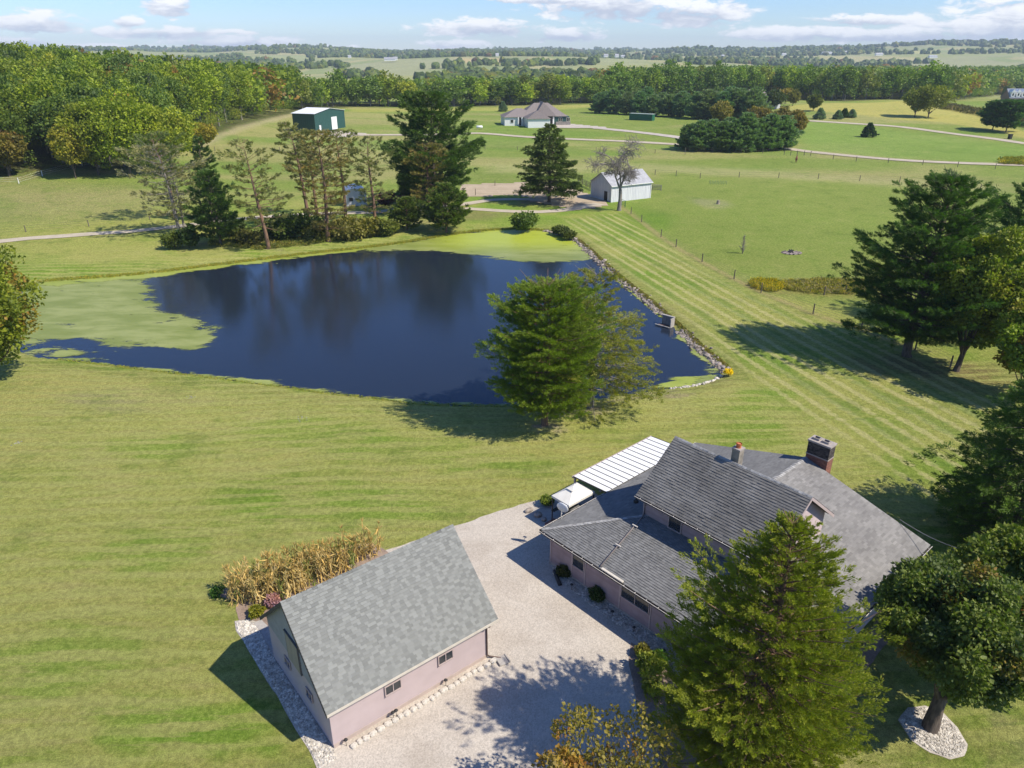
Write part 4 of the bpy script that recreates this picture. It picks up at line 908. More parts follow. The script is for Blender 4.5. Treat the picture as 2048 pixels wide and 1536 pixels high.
small('blue_spruce', 'lone blue spruce in the middle of the open right meadow', (1736, 274), 247, 14, (.05, .085, .06), 65)
small('blue_spruce', 'single blue-grey spruce near the wood left of the new house', (1006, 223), 204, 9, (.16, .22, .21), 66)
small('oak_tree', 'left of two broad oaks at the edge of the yellow field', (1829, 234), 172, 28, (.16, .19, .035), 67, style='b')
small('oak_tree', 'right of two broad oaks at the edge of the yellow field', (1856, 235), 168, 36, (.175, .20, .038), 68, style='b')
small('pine_tree', 'left pine of the dark pair near the brick house', (1985, 260), 204, 24, (.065, .13, .045), 69, style='pine')
small('pine_tree', 'right pine of the dark pair near the brick house', (2011, 264), 202, 27, (.06, .12, .043), 70, style='pine')
small('broadleaf_tree', 'small round yellow-green tree left of the yellow field', (1626, 222), 189, 13, (.13, .15, .04), 71, style='b')
small('broadleaf_tree', 'green tree in front of the grey house among the pines', (1548, 218), 182, 20, (.07, .10, .035), 72, style='b')
small('broadleaf_tree', 'orange-yellow tree right of the grey house', (1570, 208), 176, 15, (.24, .19, .04), 73, style='b')
small('broadleaf_tree', 'green-yellow tree at the end of the far pine rows', (1585, 212), 180, 13, (.17, .17, .04), 74, style='b')
for k, (x, yb, yt, hw, c, lb) in enumerate([(1440, 245, 205, 22, (.20, .18, .045), 'yellowing tree between the two pine plantations'), (1478, 240, 212, 20, (.13, .13, .04), 'olive tree behind the near pine plantation'), (1515, 250, 214, 22, (.19, .155, .05), 'brownish tree behind the near pine plantation'),
                                         (1560, 262, 218, 26, (.17, .145, .05), 'russet-olive tree at the back corner of the near pine plantation'), (1583, 288, 222, 22, (.20, .16, .045), 'rust-coloured tree at the right end of the near pine plantation'), (1590, 258, 220, 14, (.25, .17, .05), 'small bronze tree behind the near plantation, by the drive')]):
    small('broadleaf_tree', lb, (x, yb), yt, hw, c, 80 + k, style='b')
gp = 'pines planted in the near block'
src = []
for k in range(3): src.append(None)
x_ = 1376
protos = []
for k, (x, yb, yt) in enumerate([(1374, 300, 250), (1396, 302, 242), (1420, 302, 240), (1442, 303, 244), (1466, 303, 240), (1488, 303, 233), (1512, 302, 232), (1536, 301, 230), (1560, 299, 240), (1385, 296, 244), (1455, 296, 238), (1500, 295, 230), (1545, 293, 233)]):
    p = at(x, yb); h = height_to(p, yt); c = (.15, .225, .135) if k % 3 else (.13, .195, .10)
    if len(protos) < 4:
        V = conifer(90 + k, h, px2m(p, 20, h / 2), .3, base=.05, nb=100, prof=[(0, .8), (.2, 1.0), (.45, .85), (.7, .55), (.88, .28), (1, .08)], elev=(0, 32), dens=260, spray=.6, width=.32, latw=.3, irr=.4, tuft=.11)
        e = plant_tree('white_pine', 'x', 'tree', p, V, c, BARK, NEEDLE, gp); e['h0'] = h; protos.append(e)
    else:
        s = protos[k % 4]; f = h / s['h0'] * (.86 + .28 * ((k * 37) % 11) / 11); e = copy_tree(s, p, k * 1.7, (f, f, f), color=c, group=gp)
    e['label'] = ['pine at the left end of the near planted block', 'pine in the front row of the near planted block beside the farm track', 'pine in the back row of the near planted block'][0 if k == 0 else 1 if k < 9 else 2]
gp2 = 'pines planted in the far block'
for k in range(24):
    rowb = k // 12; x = 1200 + (k % 12) * 27 + rowb * 12 + RNG.uniform(-4, 4); yb = 226 + (x - 1200) * .055 - rowb * 9 + RNG.uniform(-1, 1); yt = 185 + RNG.uniform(-8, 7) - rowb * 3
    p = at(x, yb); h = height_to(p, yt); s = protos[(k * 7) % 4]; f = h / s['h0']
    e = copy_tree(s, p, k * 2.1, (f * 1.05, f * 1.05, f), color=(.14 + .015 * (k % 3), .215 + .015 * (k % 2), .14), group=gp2)
    e['label'] = 'blue-green pine in the front row of the far block behind the green container' if rowb == 0 else 'blue-green pine in the back row of the far planted block'
for e in protos: del e['h0']
for o in list(bpy.data.objects):
    if 'h0' in o.keys(): del o['h0']

# ---- left wood and far tree belts: individual trees nearest, the rest as masses
def lod_tree(seed, quads, leaf, h=20., R=5.6, trunk=True):
    lobes = 34; V, var, a, mb = broadleaf(seed, h, R, 4.5, .28, lobes=lobes, m=quads // 40, leaf=leaf, lobe_r=.3, squash=.8, limbs=4)
    n = len(V) // 4; F = [list(range(4 * i, 4 * i + 4)) for i in range(n)]
    return V, var
def forest_variant(seed, quads, leaf, nm):
    rng = np.random.default_rng(seed); h = rng.uniform(18, 23); R = rng.uniform(5.4, 7.6)
    V, var, a, mb = broadleaf(seed, h, R, 1.6 + rng.uniform(-.6, 1.2), .3, lobes=int(rng.integers(26, 44)), m=quads // 40, leaf=leaf, lobe_r=rng.uniform(.26, .36), squash=.8, limbs=5, wide=rng.uniform(.85, 1.15))
    cm = crown_mesh(nm, V, var, LEAF); tm = mesh_np('trunk', np.concatenate(mb.V), mb.F, BARK_G, fvar=mb.var, smooth=True); return cm, tm, h
FV_near = [forest_variant(200 + k, 3000, .62, 'crown') for k in range(7)]
FV_far = [forest_variant(230 + k, 1100, 1.15, 'crown') for k in range(6)]
def grid_pts(poly, s, seed, jit=.42):
    rng = np.random.default_rng(seed); lo, hi = poly.min(0), poly.max(0); X, Y = np.meshgrid(np.arange(lo[0], hi[0], s), np.arange(lo[1], hi[1], s))
    X = X.ravel() + rng.uniform(-jit, jit, X.size) * s; Y = Y.ravel() + rng.uniform(-jit, jit, Y.size) * s
    k = (sdist(X, Y, poly) < -1.5) & (np.abs(np.degrees(np.arctan2(X, Y))) < 43) & (Y > 30); return np.column_stack([X[k], Y[k]])
PAL = [((.125, .190, .030), 'mid green'), ((.090, .142, .030), 'dark green'), ((.180, .240, .028), 'yellow-green'), ((.105, .165, .042), 'deep green'), ((.225, .250, .03), 'yellowing'), ((.145, .170, .045), 'olive'), ((.24, .15, .05), 'bronze')]
def pick(rng, x, y, left):
    f = fbm(x / 55, y / 55, 97, 2) + rng.normal(0, .12); w = ([.24, .18, .28, .12, .12, .05, .01] if left else [.24, .26, .10, .20, .05, .12, .03])
    c = np.cumsum(w); f = float(np.clip((rng.random() * .6 + (f - .25) * .8), 0, .999)) if left else rng.random()
    return int(np.searchsorted(c, f))
rngf = np.random.default_rng(99)
LP = grid_pts(WOODL, 7.6, 301); WPt = grid_pts(WOOD, 9.0, 302)
LP = LP[np.argsort(np.hypot(LP[:, 0], LP[:, 1]))]; dW = sdist(WPt[:, 0], WPt[:, 1], WOOD)
frontw = np.argsort(np.hypot(WPt[:, 0], WPt[:, 1]) + 0 * dW)
def front_rank(P):
    """trees nearest the camera in their own direction first"""
    b = np.round(np.degrees(np.arctan2(P[:, 0], P[:, 1])) / .9).astype(int); r = np.hypot(P[:, 0], P[:, 1]); rk = np.zeros(len(P), int)
    for v in np.unique(b):
        k = np.where(b == v)[0]; rk[k[np.argsort(r[k])]] = np.arange(len(k))
    return rk
azl = np.degrees(np.arctan2(LP[:, 0], LP[:, 1])); LP = LP[(azl > -42)]
LI, LREST = LP[:165], LP[165:]
rk = front_rank(WPt); WI = WPt[rk < 2]; WI = WI[np.argsort(np.hypot(WI[:, 0], WI[:, 1]))][:118]
keys = {tuple(np.round(v, 3)) for v in WI}; WREST = np.array([v for v in WPt if tuple(np.round(v, 3)) not in keys])
def w_left(x, y):
    px_ = proj((x, y, 8.0))[0]; r = math.hypot(x, y); d = 'in the front of' if r < 235 else 'high in' if r < 290 else 'deep in'
    return d + ' the left wood' + (', by the left edge' if px_ < 130 else ', behind the bright trees' if px_ < 380 else ', above the green-topped pine' if px_ < 480 else ', towards the green steel shed')
def w_belt(x, y):
    px_ = proj((x, y, 8.0))[0]; return 'in the tree belt behind ' + ('the green steel shed' if px_ < 720 else 'the largest dark pine' if px_ < 960 else 'the new white house')
def w_right(x, y):
    px_ = proj((x, y, 8.0))[0]; return 'of the far wood behind ' + ('the far pine block' if px_ < 1480 else 'the blue spruce group' if px_ < 1740 else 'the two broad oaks' if px_ < 1900 else 'the dark pine pair')
def add_forest(pts, variants, left, group, where, with_trunk):
    for x, y in pts:
        k = int(rngf.integers(len(variants))); cm, tm, h = variants[k]; ci = pick(rngf, x, y, left); col, word = PAL[ci]
        s = rngf.uniform(.82, 1.12); sx = rngf.uniform(.85, 1.2); z = float(ground_z(x, y)); j = rngf.uniform(.78, 1.25)
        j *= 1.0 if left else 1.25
        e = empty('broadleaf_tree', (x, y, z - .2), rngf.uniform(0, 6.28), '%s broadleaf tree %s' % (word, where(x, y)), 'tree', group); e.scale = (s * sx, s * sx, s * (.78 if (not left and x < 60) else 1))
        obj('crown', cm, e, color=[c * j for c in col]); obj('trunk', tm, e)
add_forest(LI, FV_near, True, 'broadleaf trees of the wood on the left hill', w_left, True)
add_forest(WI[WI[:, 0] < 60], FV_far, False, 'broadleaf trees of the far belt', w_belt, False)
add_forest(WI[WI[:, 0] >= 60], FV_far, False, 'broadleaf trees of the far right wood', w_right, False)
def forest_mass(name, pts, leaf, quads, label, left, rs_=(.82, 1.12)):
    vs = []
    for k in range(5):
        rng = np.random.default_rng(400 + k); V, var, a, mb = broadleaf(400 + k, 19, 5.8, 2, .3, lobes=22, m=max(4, quads // 27), leaf=leaf, lobe_r=.36, limbs=1); vs.append((V, var))
    Vs, vars_, cols = [], [], []
    for x, y in pts:
        V, var = vs[int(rngf.integers(5))]; s = rngf.uniform(*rs_); a = rngf.uniform(0, 6.28); ca, sa = math.cos(a), math.sin(a)
        Q = np.stack([V[:, 0] * ca - V[:, 1] * sa, V[:, 0] * sa + V[:, 1] * ca, V[:, 2]], 1) * [s * rngf.uniform(.9, 1.25), s * 1.05, s * (.78 if (not left and x < 60) else 1)] + [x, y, float(ground_z(x, y)) - .3]
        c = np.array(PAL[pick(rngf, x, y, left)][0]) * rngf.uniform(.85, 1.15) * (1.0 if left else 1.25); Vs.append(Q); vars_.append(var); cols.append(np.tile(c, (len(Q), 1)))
    V = np.concatenate(Vs); n = len(V) // 4
    me = mesh_np(name, V, np.arange(n * 4).reshape(n, 4), LEAF_T, fvar=np.concatenate(vars_), vcol=np.concatenate(cols), fattr={'aut': np.zeros(n)})
    return tag(obj(name, me), label, 'woodland', None, 'stuff')
def edge_pts(poly, n, seed, o=(-4, 1)):
    rng = np.random.default_rng(seed); nx = np.roll(poly, -1, 0); seg = np.linalg.norm(nx - poly, axis=1); cum = np.concatenate([[0], np.cumsum(seg)]); t = rng.uniform(0, cum[-1], n); i = np.searchsorted(cum, t) - 1; f = ((t - cum[i]) / seg[i])[:, None]
    q_ = poly[i] + (nx[i] - poly[i]) * f; c = q_ * (1 + rng.uniform(-o[1], -o[0], n) / np.hypot(q_[:, 0], q_[:, 1]))[:, None]; r = np.hypot(c[:, 0], c[:, 1]); return c[(np.abs(np.degrees(np.arctan2(c[:, 0], c[:, 1]))) < 42) & (r > 60) & (c[:, 1] > 50)]
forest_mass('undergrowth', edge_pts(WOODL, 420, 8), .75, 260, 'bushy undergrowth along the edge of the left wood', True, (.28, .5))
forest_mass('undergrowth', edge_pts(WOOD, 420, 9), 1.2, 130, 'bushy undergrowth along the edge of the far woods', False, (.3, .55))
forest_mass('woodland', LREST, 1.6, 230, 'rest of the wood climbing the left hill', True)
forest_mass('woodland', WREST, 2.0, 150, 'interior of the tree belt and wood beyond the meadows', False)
# distant woods on the rolling land
rngw = np.random.default_rng(500); n = 26000
azs = np.radians(rngw.uniform(-41, 41, n)); rs = 620 * (6200 / 620) ** (rngw.random(n) ** .62); x, y = rs * np.sin(azs), rs * np.cos(azs)
msk = fbm(x / 420 + 5, y / 260, 71, 3) + .10 * sst(rs, 3000, 4600) - .0
keep = (msk > .53) | ((azs > .26) & (rs > 3000) & (rs < 4700) & (msk > .40))
for P in ([(830, 141), (960, 134), (1190, 130), (1190, 124), (1000, 124), (840, 131)], [(600, 110), (900, 110), (1250, 112), (1250, 104), (900, 103), (600, 105)], [(680, 158), (760, 156), (760, 148), (680, 150)], [(900, 158), (1200, 160), (1200, 150), (900, 148)]):
    keep |= sdist(x, y, pxpoly(P)) < 0
for P in ([(690, 131), (760, 124), (860, 118), (912, 116), (905, 128), (830, 140), (900, 152), (760, 152), (700, 140)], [(915, 116), (1003, 116), (1000, 123), (912, 127)], [(490, 113), (600, 112), (680, 117), (600, 124), (500, 122)], [(1190, 117), (1290, 119), (1290, 131), (1200, 131)], [(1800, 101), (1880, 102), (1870, 108), (1800, 107)], [(1640, 112), (1850, 118), (1850, 126), (1640, 122)]):
    keep &= sdist(x, y, pxpoly(P)) > 0
near_ok = (rs > 700) | (rngw.random(n) > 1)
keep &= near_ok & (sdist(x, y, WOOD) > 10) & (sdist(x, y, WOODL) > 10)
x, y, rs = x[keep][:9500], y[keep][:9500], rs[keep][:9500]
S = rngw.uniform(5.5, 9.5, len(x)) * (1 + .5 * sst(rs, 2500, 5000)); P = np.column_stack([x, y, hill(x, y) + S * .55])
V, F, v = blobs(P, S, I1, .2, rngw, flat=1.0)
cols = np.array([PAL[i][0] for i in rngw.choice(7, len(x), p=[.3, .3, .08, .22, .03, .05, .02])]) * rngw.uniform(.55, .85, (len(x), 1))
me = mesh_np('distant_woods', V, F, LEAF_T, fvar=rngw.random(len(F)), vcol=np.repeat(cols, len(I1[0]), 0), fattr={'aut': np.zeros(len(F))})
tag(obj('distant_woods', me), 'woods scattered over the hills to the horizon', 'woodland', None, 'stuff')

# ------------------------------------------------------------------ building materials
STUCCO = mat('pink_stucco', (.49, .40, .395), (.455, .37, .365), 1.2, .9, .15, 40)
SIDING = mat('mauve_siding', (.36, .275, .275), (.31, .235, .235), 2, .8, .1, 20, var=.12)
SIDING_L = mat('sunlit_pink_siding', (.50, .41, .405), (.46, .37, .37), 2, .8, .1, 20, var=.08)  # the house siding lightened: sun on the end walls is put into the colour
SH_G = mat('garage_shingle', (.208, .212, .196), (.196, .20, .186), 3, .95, .4, 60, var=.32, spec=.15)
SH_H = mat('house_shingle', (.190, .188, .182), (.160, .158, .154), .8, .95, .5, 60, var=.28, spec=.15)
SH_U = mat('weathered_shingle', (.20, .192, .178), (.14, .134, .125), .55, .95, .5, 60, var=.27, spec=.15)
SH_R = mat('sunlit_weathered_shingle', (.245, .235, .22), (.195, .187, .177), .5, .95, .5, 60, var=.34, spec=.15)  # paler than the other slopes: sunlight on this one is part of the colour
CAPM = mat('ridge_cap', (.36, .35, .33), (.30, .29, .275), 3, .95, .4, 50, var=.3)
TRIM = mat('cream_trim', (.62, .57, .48), (.55, .50, .42), 3, .6)
TRIM_P = mat('pink_trim', (.47, .38, .36), (.42, .34, .32), 3, .7)
WHITE = mat('white_paint', (.80, .80, .78), (.74, .74, .72), 3, .5)
WHITE_M = mat('white_metal', (.84, .84, .83), (.79, .79, .78), 1.5, .35, spec=.4)
DARKM = mat('dark_metal', (.035, .033, .032), (.025, .024, .023), 5, .5)
GLASS = mat('dark_glass', (.022, .028, .034), (.03, .036, .042), 1, .08, spec=.7)
GUTM = mat('cream_gutter', (.60, .56, .50), (.50, .46, .41), 3, .5)
PIPE_B = mat('brown_downspout', (.12, .075, .065), (.09, .06, .05), 4, .5)
PLY = mat('weathered_board', (.36, .31, .24), (.28, .24, .19), 3, .9, .2, 20, stretch=(1, 1, .2))
BRICK = mat('red_brick', (.29, .13, .09), (.23, .105, .08), 3, .9, .3, 30, var=.25)
BRICK_D = mat('sooty_brick', (.045, .04, .038), (.10, .085, .075), 6, .9, .3, 30, var=.5)
CAPC = mat('chimney_cap', (.40, .35, .31), (.33, .29, .26), 4, .9, .2, 30)
TERRA = mat('terracotta', (.56, .18, .07), (.46, .14, .06), 4, .8)
BLOCKC = mat('chimney_block', (.31, .27, .22), (.19, .17, .14), 2.5, .95, .4, 25)
BARNW = mat('white_barn_board', (.68, .68, .70), (.60, .60, .63), 2, .7, .15, 12, stretch=(1, 1, .15), var=.08)
BARNR = mat('old_tin_roof', (.42, .42, .43), (.32, .32, .33), 1.5, .6, .1, 10, var=.15)
SHEDG = mat('green_steel', (.030, .085, .075), (.025, .072, .064), 1.5, .45, var=.12)
NEWR = mat('brown_grey_shingle', (.20, .17, .155), (.165, .14, .13), 2, .9, .2, 20, var=.2)
STONEW = mat('stone_veneer', (.30, .27, .24), (.20, .18, .16), 3, .9, .3, 12)
WOODG = mat('grey_board', (.28, .25, .22), (.20, .18, .16), 4, .9, .3, 20, stretch=(1, 1, .3))
POSTM = mat('fence_post', (.19, .16, .125), (.12, .10, .08), 4, .95)
REDP = mat('red_paint', (.42, .16, .13), (.34, .12, .10), 4, .6)

def shingles(mb, o, u, w, poly, exp=.15, wid=.3, lift=.016, seed=0, blend=.0, dash=False):
    """courses of raised tabs on a roof plane; poly in (u,w) metres, convex; frontal edges stand proud"""
    rng = np.random.default_rng(seed); o, u, w = np.array(o, float), np.array(u, float), np.array(w, float); nrm = np.cross(u, w); nrm *= np.sign(nrm[2])
    P = np.array(poly, float); Vs, Fs, vr = [], [], []
    wmin, wmax = P[:, 1].min(), P[:, 1].max(); k = 0; y = wmin; nb = 0
    while y < wmax - .01:
        y1 = min(y + exp, wmax); ym = (y + y1) / 2; xs = []
        for i in range(len(P)):
            a, b = P[i], P[(i + 1) % len(P)]
            if (a[1] - ym) * (b[1] - ym) < 0: xs.append(a[0] + (b[0] - a[0]) * (ym - a[1]) / (b[1] - a[1]))
        if len(xs) >= 2:
            x, xe = min(xs), max(xs); first = True; alt = False
            while x < xe - .01:
                L = wid * rng.uniform(.55, 1.45) * (rng.uniform(.3, 1) if first else 1)
                if dash: alt = not alt if not first else bool(rng.random() < .5); L = (rng.uniform(.2, .45) if alt else rng.uniform(.12, .45))
                x1 = min(x + L, xe); first = False
                if xe - x1 < .06: x1 = xe
                lf = lift * rng.uniform(.7, 1.5)
                c = [o + u * a + w * b + nrm * h for a, b, h in ((x, y, 0), (x1, y, 0), (x1, y, lf), (x, y, lf), (x1, y1 + .01, .001), (x, y1 + .01, .001))]
                Vs += c; Fs += [(nb, nb + 1, nb + 2, nb + 3), (nb + 3, nb + 2, nb + 4, nb + 5)]; v = rng.choice([.1, .55, .7, .8], p=[.34, .22, .22, .22]) * (1 - blend) + rng.random() * blend; v = (rng.uniform(.1, .5) if alt else rng.uniform(.6, .95)) if dash else v; vr += [0.0, .3 + .7 * v]; nb += 6
                x = x1
        y = y1; k += 1
    Vs = np.array(Vs); mb.V.append(Vs); mb.F += [[i + mb.n for i in f] for f in Fs]; mb.var += vr; mb.n += len(Vs)
    return nrm
def slab_roof(mb, pts, thick=.10):
    """a solid plane slab below the shingles"""
    P = np.array(pts, float); n = np.cross(P[1] - P[0], P[2] - P[0]); n = unit(n) * np.sign(n[2]); Q = P - n * thick; k = len(P)
    mb.add(np.concatenate([P - n * .004, Q]), [list(range(k)), list(range(k, 2 * k))[::-1]] + [[i, k + i, k + (i + 1) % k, (i + 1) % k] for i in range(k)])
def window(parent, o, ax, up, nrm, w, h, m=None, panes=2, depth=.05, fw=.05, name='window', curtain=False):
    """frame (with sill) proud of the wall, panes set back in it; o = lower left corner on the wall"""
    o, ax, up, nrm = (np.array(v, float) for v in (o, ax, up, nrm)); m = m or TRIM_P; mb = MB(); o = o + nrm * .03
    def bar(a0, b0, a1, b1, d0=0.0, d1=depth):
        c = [o + ax * a + up * b + nrm * d for d in (d0, d1) for a, b in ((a0, b0), (a1, b0), (a1, b1), (a0, b1))]
        mb.add(c, [(0, 1, 2, 3), (7, 6, 5, 4), (0, 4, 5, 1), (1, 5, 6, 2), (2, 6, 7, 3), (3, 7, 4, 0)])
    bar(0, 0, w, fw, 0, depth + .03); bar(0, h - fw, w, h); bar(0, fw, fw, h - fw); bar(w - fw, fw, w, h - fw)
    for k in range(1, panes): x = fw + (w - 2 * fw) * k / panes; bar(x - fw * .4, fw, x + fw * .4, h - fw, 0, depth * .9)
    f = mb.build(name, m, parent)
    for k in range(panes):
        a0 = fw + (w - 2 * fw) * k / panes + .012; a1 = fw + (w - 2 * fw) * (k + 1) / panes - .012; mb = MB()
        bar(a0, fw, a1, h - fw, .004, .016); mb.build('pane', GLASS, f)
    return f
def clap(mb, p, ax, L, z0, z1, nrm, exp=.16, prof=None):
    """lapped boards on a wall; prof(z)->(x0,x1) for gables"""
    p, ax, nrm = np.array(p, float), np.array(ax, float), np.array(nrm, float); z = z0
    while z < z1 - .02:
        zt = min(z + exp, z1); a, b = prof((z + zt) / 2) if prof else (0, L)
        if b > a + .05:
            c = [p + ax * a + nrm * .028 + [0, 0, z], p + ax * b + nrm * .028 + [0, 0, z], p + ax * b + nrm * .008 + [0, 0, zt], p + ax * a + nrm * .008 + [0, 0, zt], p + ax * a + [0, 0, z], p + ax * b + [0, 0, z]]
            mb.add(c, [(0, 1, 2, 3), (4, 5, 1, 0)], .5 + random.uniform(-.3, .3))
        z = zt
def tri_prism_wall(mb, p, ax, L, z0, zr, nrm, thick=.12):
    p, ax, nrm = np.array(p, float), np.array(ax, float), np.array(nrm, float)
    f = [p + [0, 0, z0], p + ax * L + [0, 0, z0], p + ax * L / 2 + [0, 0, zr]]; b = [v - nrm * thick for v in f]
    mb.add(f + b, [(0, 1, 2), (5, 4, 3), (0, 3, 4, 1), (1, 4, 5, 2), (2, 5, 3, 0)])

# ------------------------------------------------------------------ garage
GA = math.radians(38.7); G0 = at(668, 1497)
ga = empty('garage', G0, GA, 'pink stucco garage with steep green-grey shingle roof beside the corn patch', 'garage')
L, D, WH, RZ, EZ, OV, OL, OR = 9.08, 7.2, 2.52, 6.50, 2.74, .38, .25, .45
X, Y, Z = np.eye(3)
mb = MB(); mb.box((L / 2, .08, WH / 2), (L, .16, WH)); mb.box((L / 2, D - .08, WH / 2), (L, .16, WH)); mb.box((.08, D / 2, WH / 2), (.16, D - .33, WH)); mb.box((L - .08, D / 2, WH / 2), (.16, D - .33, WH)); mb.build('wall', STUCCO, ga)
sl = (RZ - EZ) / (D / 2 + OV); zk = EZ + sl * OV
mb = MB()
for x, s in ((.0, -1), (L, 1)):
    a = np.array([x, 0, 0.]); tri_prism_wall(mb, a, Y, D, WH + .004, zk + sl * D / 2 - .15, X * s)
mb.build('gable', mat('grey_gable_board', (.34, .33, .32), (.29, .28, .27), 2, .8, .15, 20), ga)
mb = MB(); clap(mb, (0, 0, 0), Y, D, WH + .01, RZ - .3, -X, .18, lambda z: ((z - zk + .15) / sl if z > zk else .05, D - ((z - zk + .15) / sl if z > zk else .05))); s_ = mb.build('gable_siding', mat('grey_gable_board', (.34,) * 3), ga, kind='stuff')
sfac = math.hypot(1, sl); wl = (D / 2 + OV) * sfac; W1 = np.array([0, 1, sl]) / sfac; W2 = np.array([0, -1, sl]) / sfac
mb = MB(); slab_roof(mb, [(-OL, -OV, EZ), (L + OR, -OV, EZ), (L + OR, D / 2, RZ), (-OL, D / 2, RZ)], .12); slab_roof(mb, [(-OL, D / 2, RZ), (L + OR, D / 2, RZ), (L + OR, D + OV, EZ), (-OL, D + OV, EZ)], .12)
rf = mb.build('roof', mat('roof_deck', (.10, .095, .09)), ga)
mb = MB(); shingles(mb, (-OL, -OV - .02, EZ - .02), X, W1, [(0, 0), (L + OL + OR, 0), (L + OL + OR, wl), (0, wl)], .155, .21, .034, 1, 0, True); mb.build('shingles', SH_G, rf, kind='stuff')
mb = MB(); shingles(mb, (-OL, D + OV + .02, EZ - .02), X, W2, [(0, 0), (L + OL + OR, 0), (L + OL + OR, wl), (0, wl)], .143, .27, .018, 2); mb.build('shingles', SH_G, rf, kind='stuff')
def caps(parent, p0, p1, dn, m, step=.26, wd=.15, name='ridge_cap', drop=(.5, .5)):
    """overlapping cap tabs along a ridge or hip; dn = two downslope unit vectors"""
    p0, p1 = np.array(p0, float), np.array(p1, float); Lr = np.linalg.norm(p1 - p0); d = (p1 - p0) / Lr; n = int(Lr / step); mb = MB(); a, b = (np.array(v, float) for v in dn); up = np.array([0, 0, 1.])
    for k in range(n):
        s, e = p0 + d * (Lr * k / n) + up * .045, p0 + d * (Lr * (k + 1) / n + .02) + up * .024
        mb.add([s, s + a * wd, s + b * wd, e, e + a * wd, e + b * wd, s - up * .02 + a * wd, s - up * .02, s - up * .02 + b * wd], [(0, 3, 4, 1), (0, 2, 5, 3), (0, 1, 6, 7), (0, 7, 8, 2)])
    return mb.build(name, m, parent, kind='stuff')
caps(rf, (-OL, D / 2, RZ), (L + OR, D / 2, RZ), (-W1, -W2), SH_G)
mb = MB(); mb.box((L / 2 + (OR - OL) / 2, -OV - .035, EZ - .09), (L + OL + OR, .06, .14)); mb.build('fascia', TRIM, ga)
mb = MB()
for y0, y1, z0, z1 in ((-OV, D / 2, EZ, RZ), (D + OV, D / 2, EZ, RZ)):
    a, b = np.array([-OL - .02, y0, z0 - .02]), np.array([-OL - .02, y1, z1 - .02]); c = [a, b, b - [0, 0, .2], a - [0, 0, .2]]; mb.add(c + [v + [.035, 0, 0] for v in c], [(0, 1, 2, 3), (7, 6, 5, 4), (0, 4, 5, 1), (1, 5, 6, 2), (2, 6, 7, 3), (3, 7, 4, 0)])
mb.build('rake_board', mat('dark_rake', (.085, .075, .07), (.06, .055, .05)), ga)
for wx in (2.85, 5.93): window(ga, (wx, 0, 1.42), X, Z, -Y, .92, .62, TRIM_P)
for wy in (1.85, 4.45): window(ga, (0, wy + .7, 1.35), -Y, Z, -X, .7, .55, TRIM_P)
mb = MB(); mb.box((-.06, 3.55, 3.25), (.08, 1.35, 1.7)); ld = mb.build('loft_door', PLY, ga)
mb = MB(); mb.box((-.05, 2.83, 3.25), (.09, .06, 1.8)); mb.box((-.05, 4.27, 3.25), (.09, .06, 1.8)); mb.box((-.06, 3.55, 4.18), (.11, 1.6, .06)); mb.build('loft_door_frame', mat('grey_frame', (.16, .15, .14)), ld)
mb = MB(); mb.tube([(L - .1, -.40, EZ - .2), (L - .06, -.3, EZ - .35), (L - .06, -.06, EZ - .5), (L - .06, -.06, .25), (L + .05, -.12, .12), (L + .5, -.55, .06)], .045, 6); mb.build('downspout', PIPE_B, ga, smooth=True)
mb = MB(); mb.box((L / 2, -.012, .12), (L - .02, .02, .24)); mb.build('base_course', mat('damp_stucco', (.47, .38, .33), (.42, .34, .29), 2), ga)
# stone edging along the garage front
se = empty('stone_edging', G0, GA, 'row of pale stones set along the foot of the garage front', 'stone edging'); rng = np.random.default_rng(8)
x = .6; stone_meshes = []
for k in range(5):
    V_, F_ = I1; V_ = V_ * (1 + rng.uniform(-.12, .12, (len(V_), 1))); V_ = np.sign(V_) * np.abs(V_) ** .6; stone_meshes.append(mesh_np('stone', V_ * .5, F_, WHITE_ROCK, fvar=np.full(len(F_), .5)))
k = 0
while x < L - .1:
    w_ = rng.uniform(.3, .5); o = obj('stone', stone_meshes[k % 5], se, (x + w_ / 2, -.46 + rng.normal(0, .025), .05)); o.scale = (w_ * .95, rng.uniform(.26, .36), .2); o.rotation_euler = (0, 0, rng.normal(0, .15)); x += w_ * .93; k += 1
sp_ = empty('splash_block', G0 + np.array([math.cos(GA) * 9.55 + math.sin(GA) * .75, math.sin(GA) * 9.55 - math.cos(GA) * .75, 0.02]), GA - .2, 'pale concrete splash block at the garage downspout', 'splash block')
mb = MB(); mb.box((0, 0, .04), (.5, .62, .06)); mb.build('block', CONC, sp_); mb = MB(); mb.box((-.28, 0, .07), (.06, .62, .1)); mb.box((.28, 0, .07), (.06, .62, .1)); mb.build('lip', CONC, sp_)
def garden_light(px, label, z=0):
    e = empty('garden_light', atz(*px), 0, label, 'garden light', 'solar garden lights along the beds')
    mb = MB(); mb.tube([(0, 0, 0), (0, 0, .38)], .014, 5); mb.build('stake', DARKM, e)
    mb = MB(); mb.tube([(0, 0, .34), (0, 0, .42)], [.045, .06], 8); mb.build('lantern', mat('lamp_glass', (.4, .4, .38), None, 3, .2), e); mb = MB(); mb.tube([(0, 0, .42), (0, 0, .46), (0, 0, .49)], [.11, .08, .02], 8); mb.build('cap', DARKM, e); return e
for px, lb in [((693, 1492), 'garden light by the left corner of the garage front'), ((787, 1437), 'left light of the close pair under the left garage window'), ((793, 1433), 'right light of the close pair under the left garage window'), ((892, 1372), 'garden light under the right garage window'),
               ((1143, 1180), 'garden light in the pebble bed under the single house window'), ((1224, 1234), 'garden light in the pebble bed under the double house window'), ((1267, 1266), 'garden light in the pebble bed right of the double window'), ((1327, 1312), 'garden light half under the foreground cedar')]:
    garden_light(px, lb)

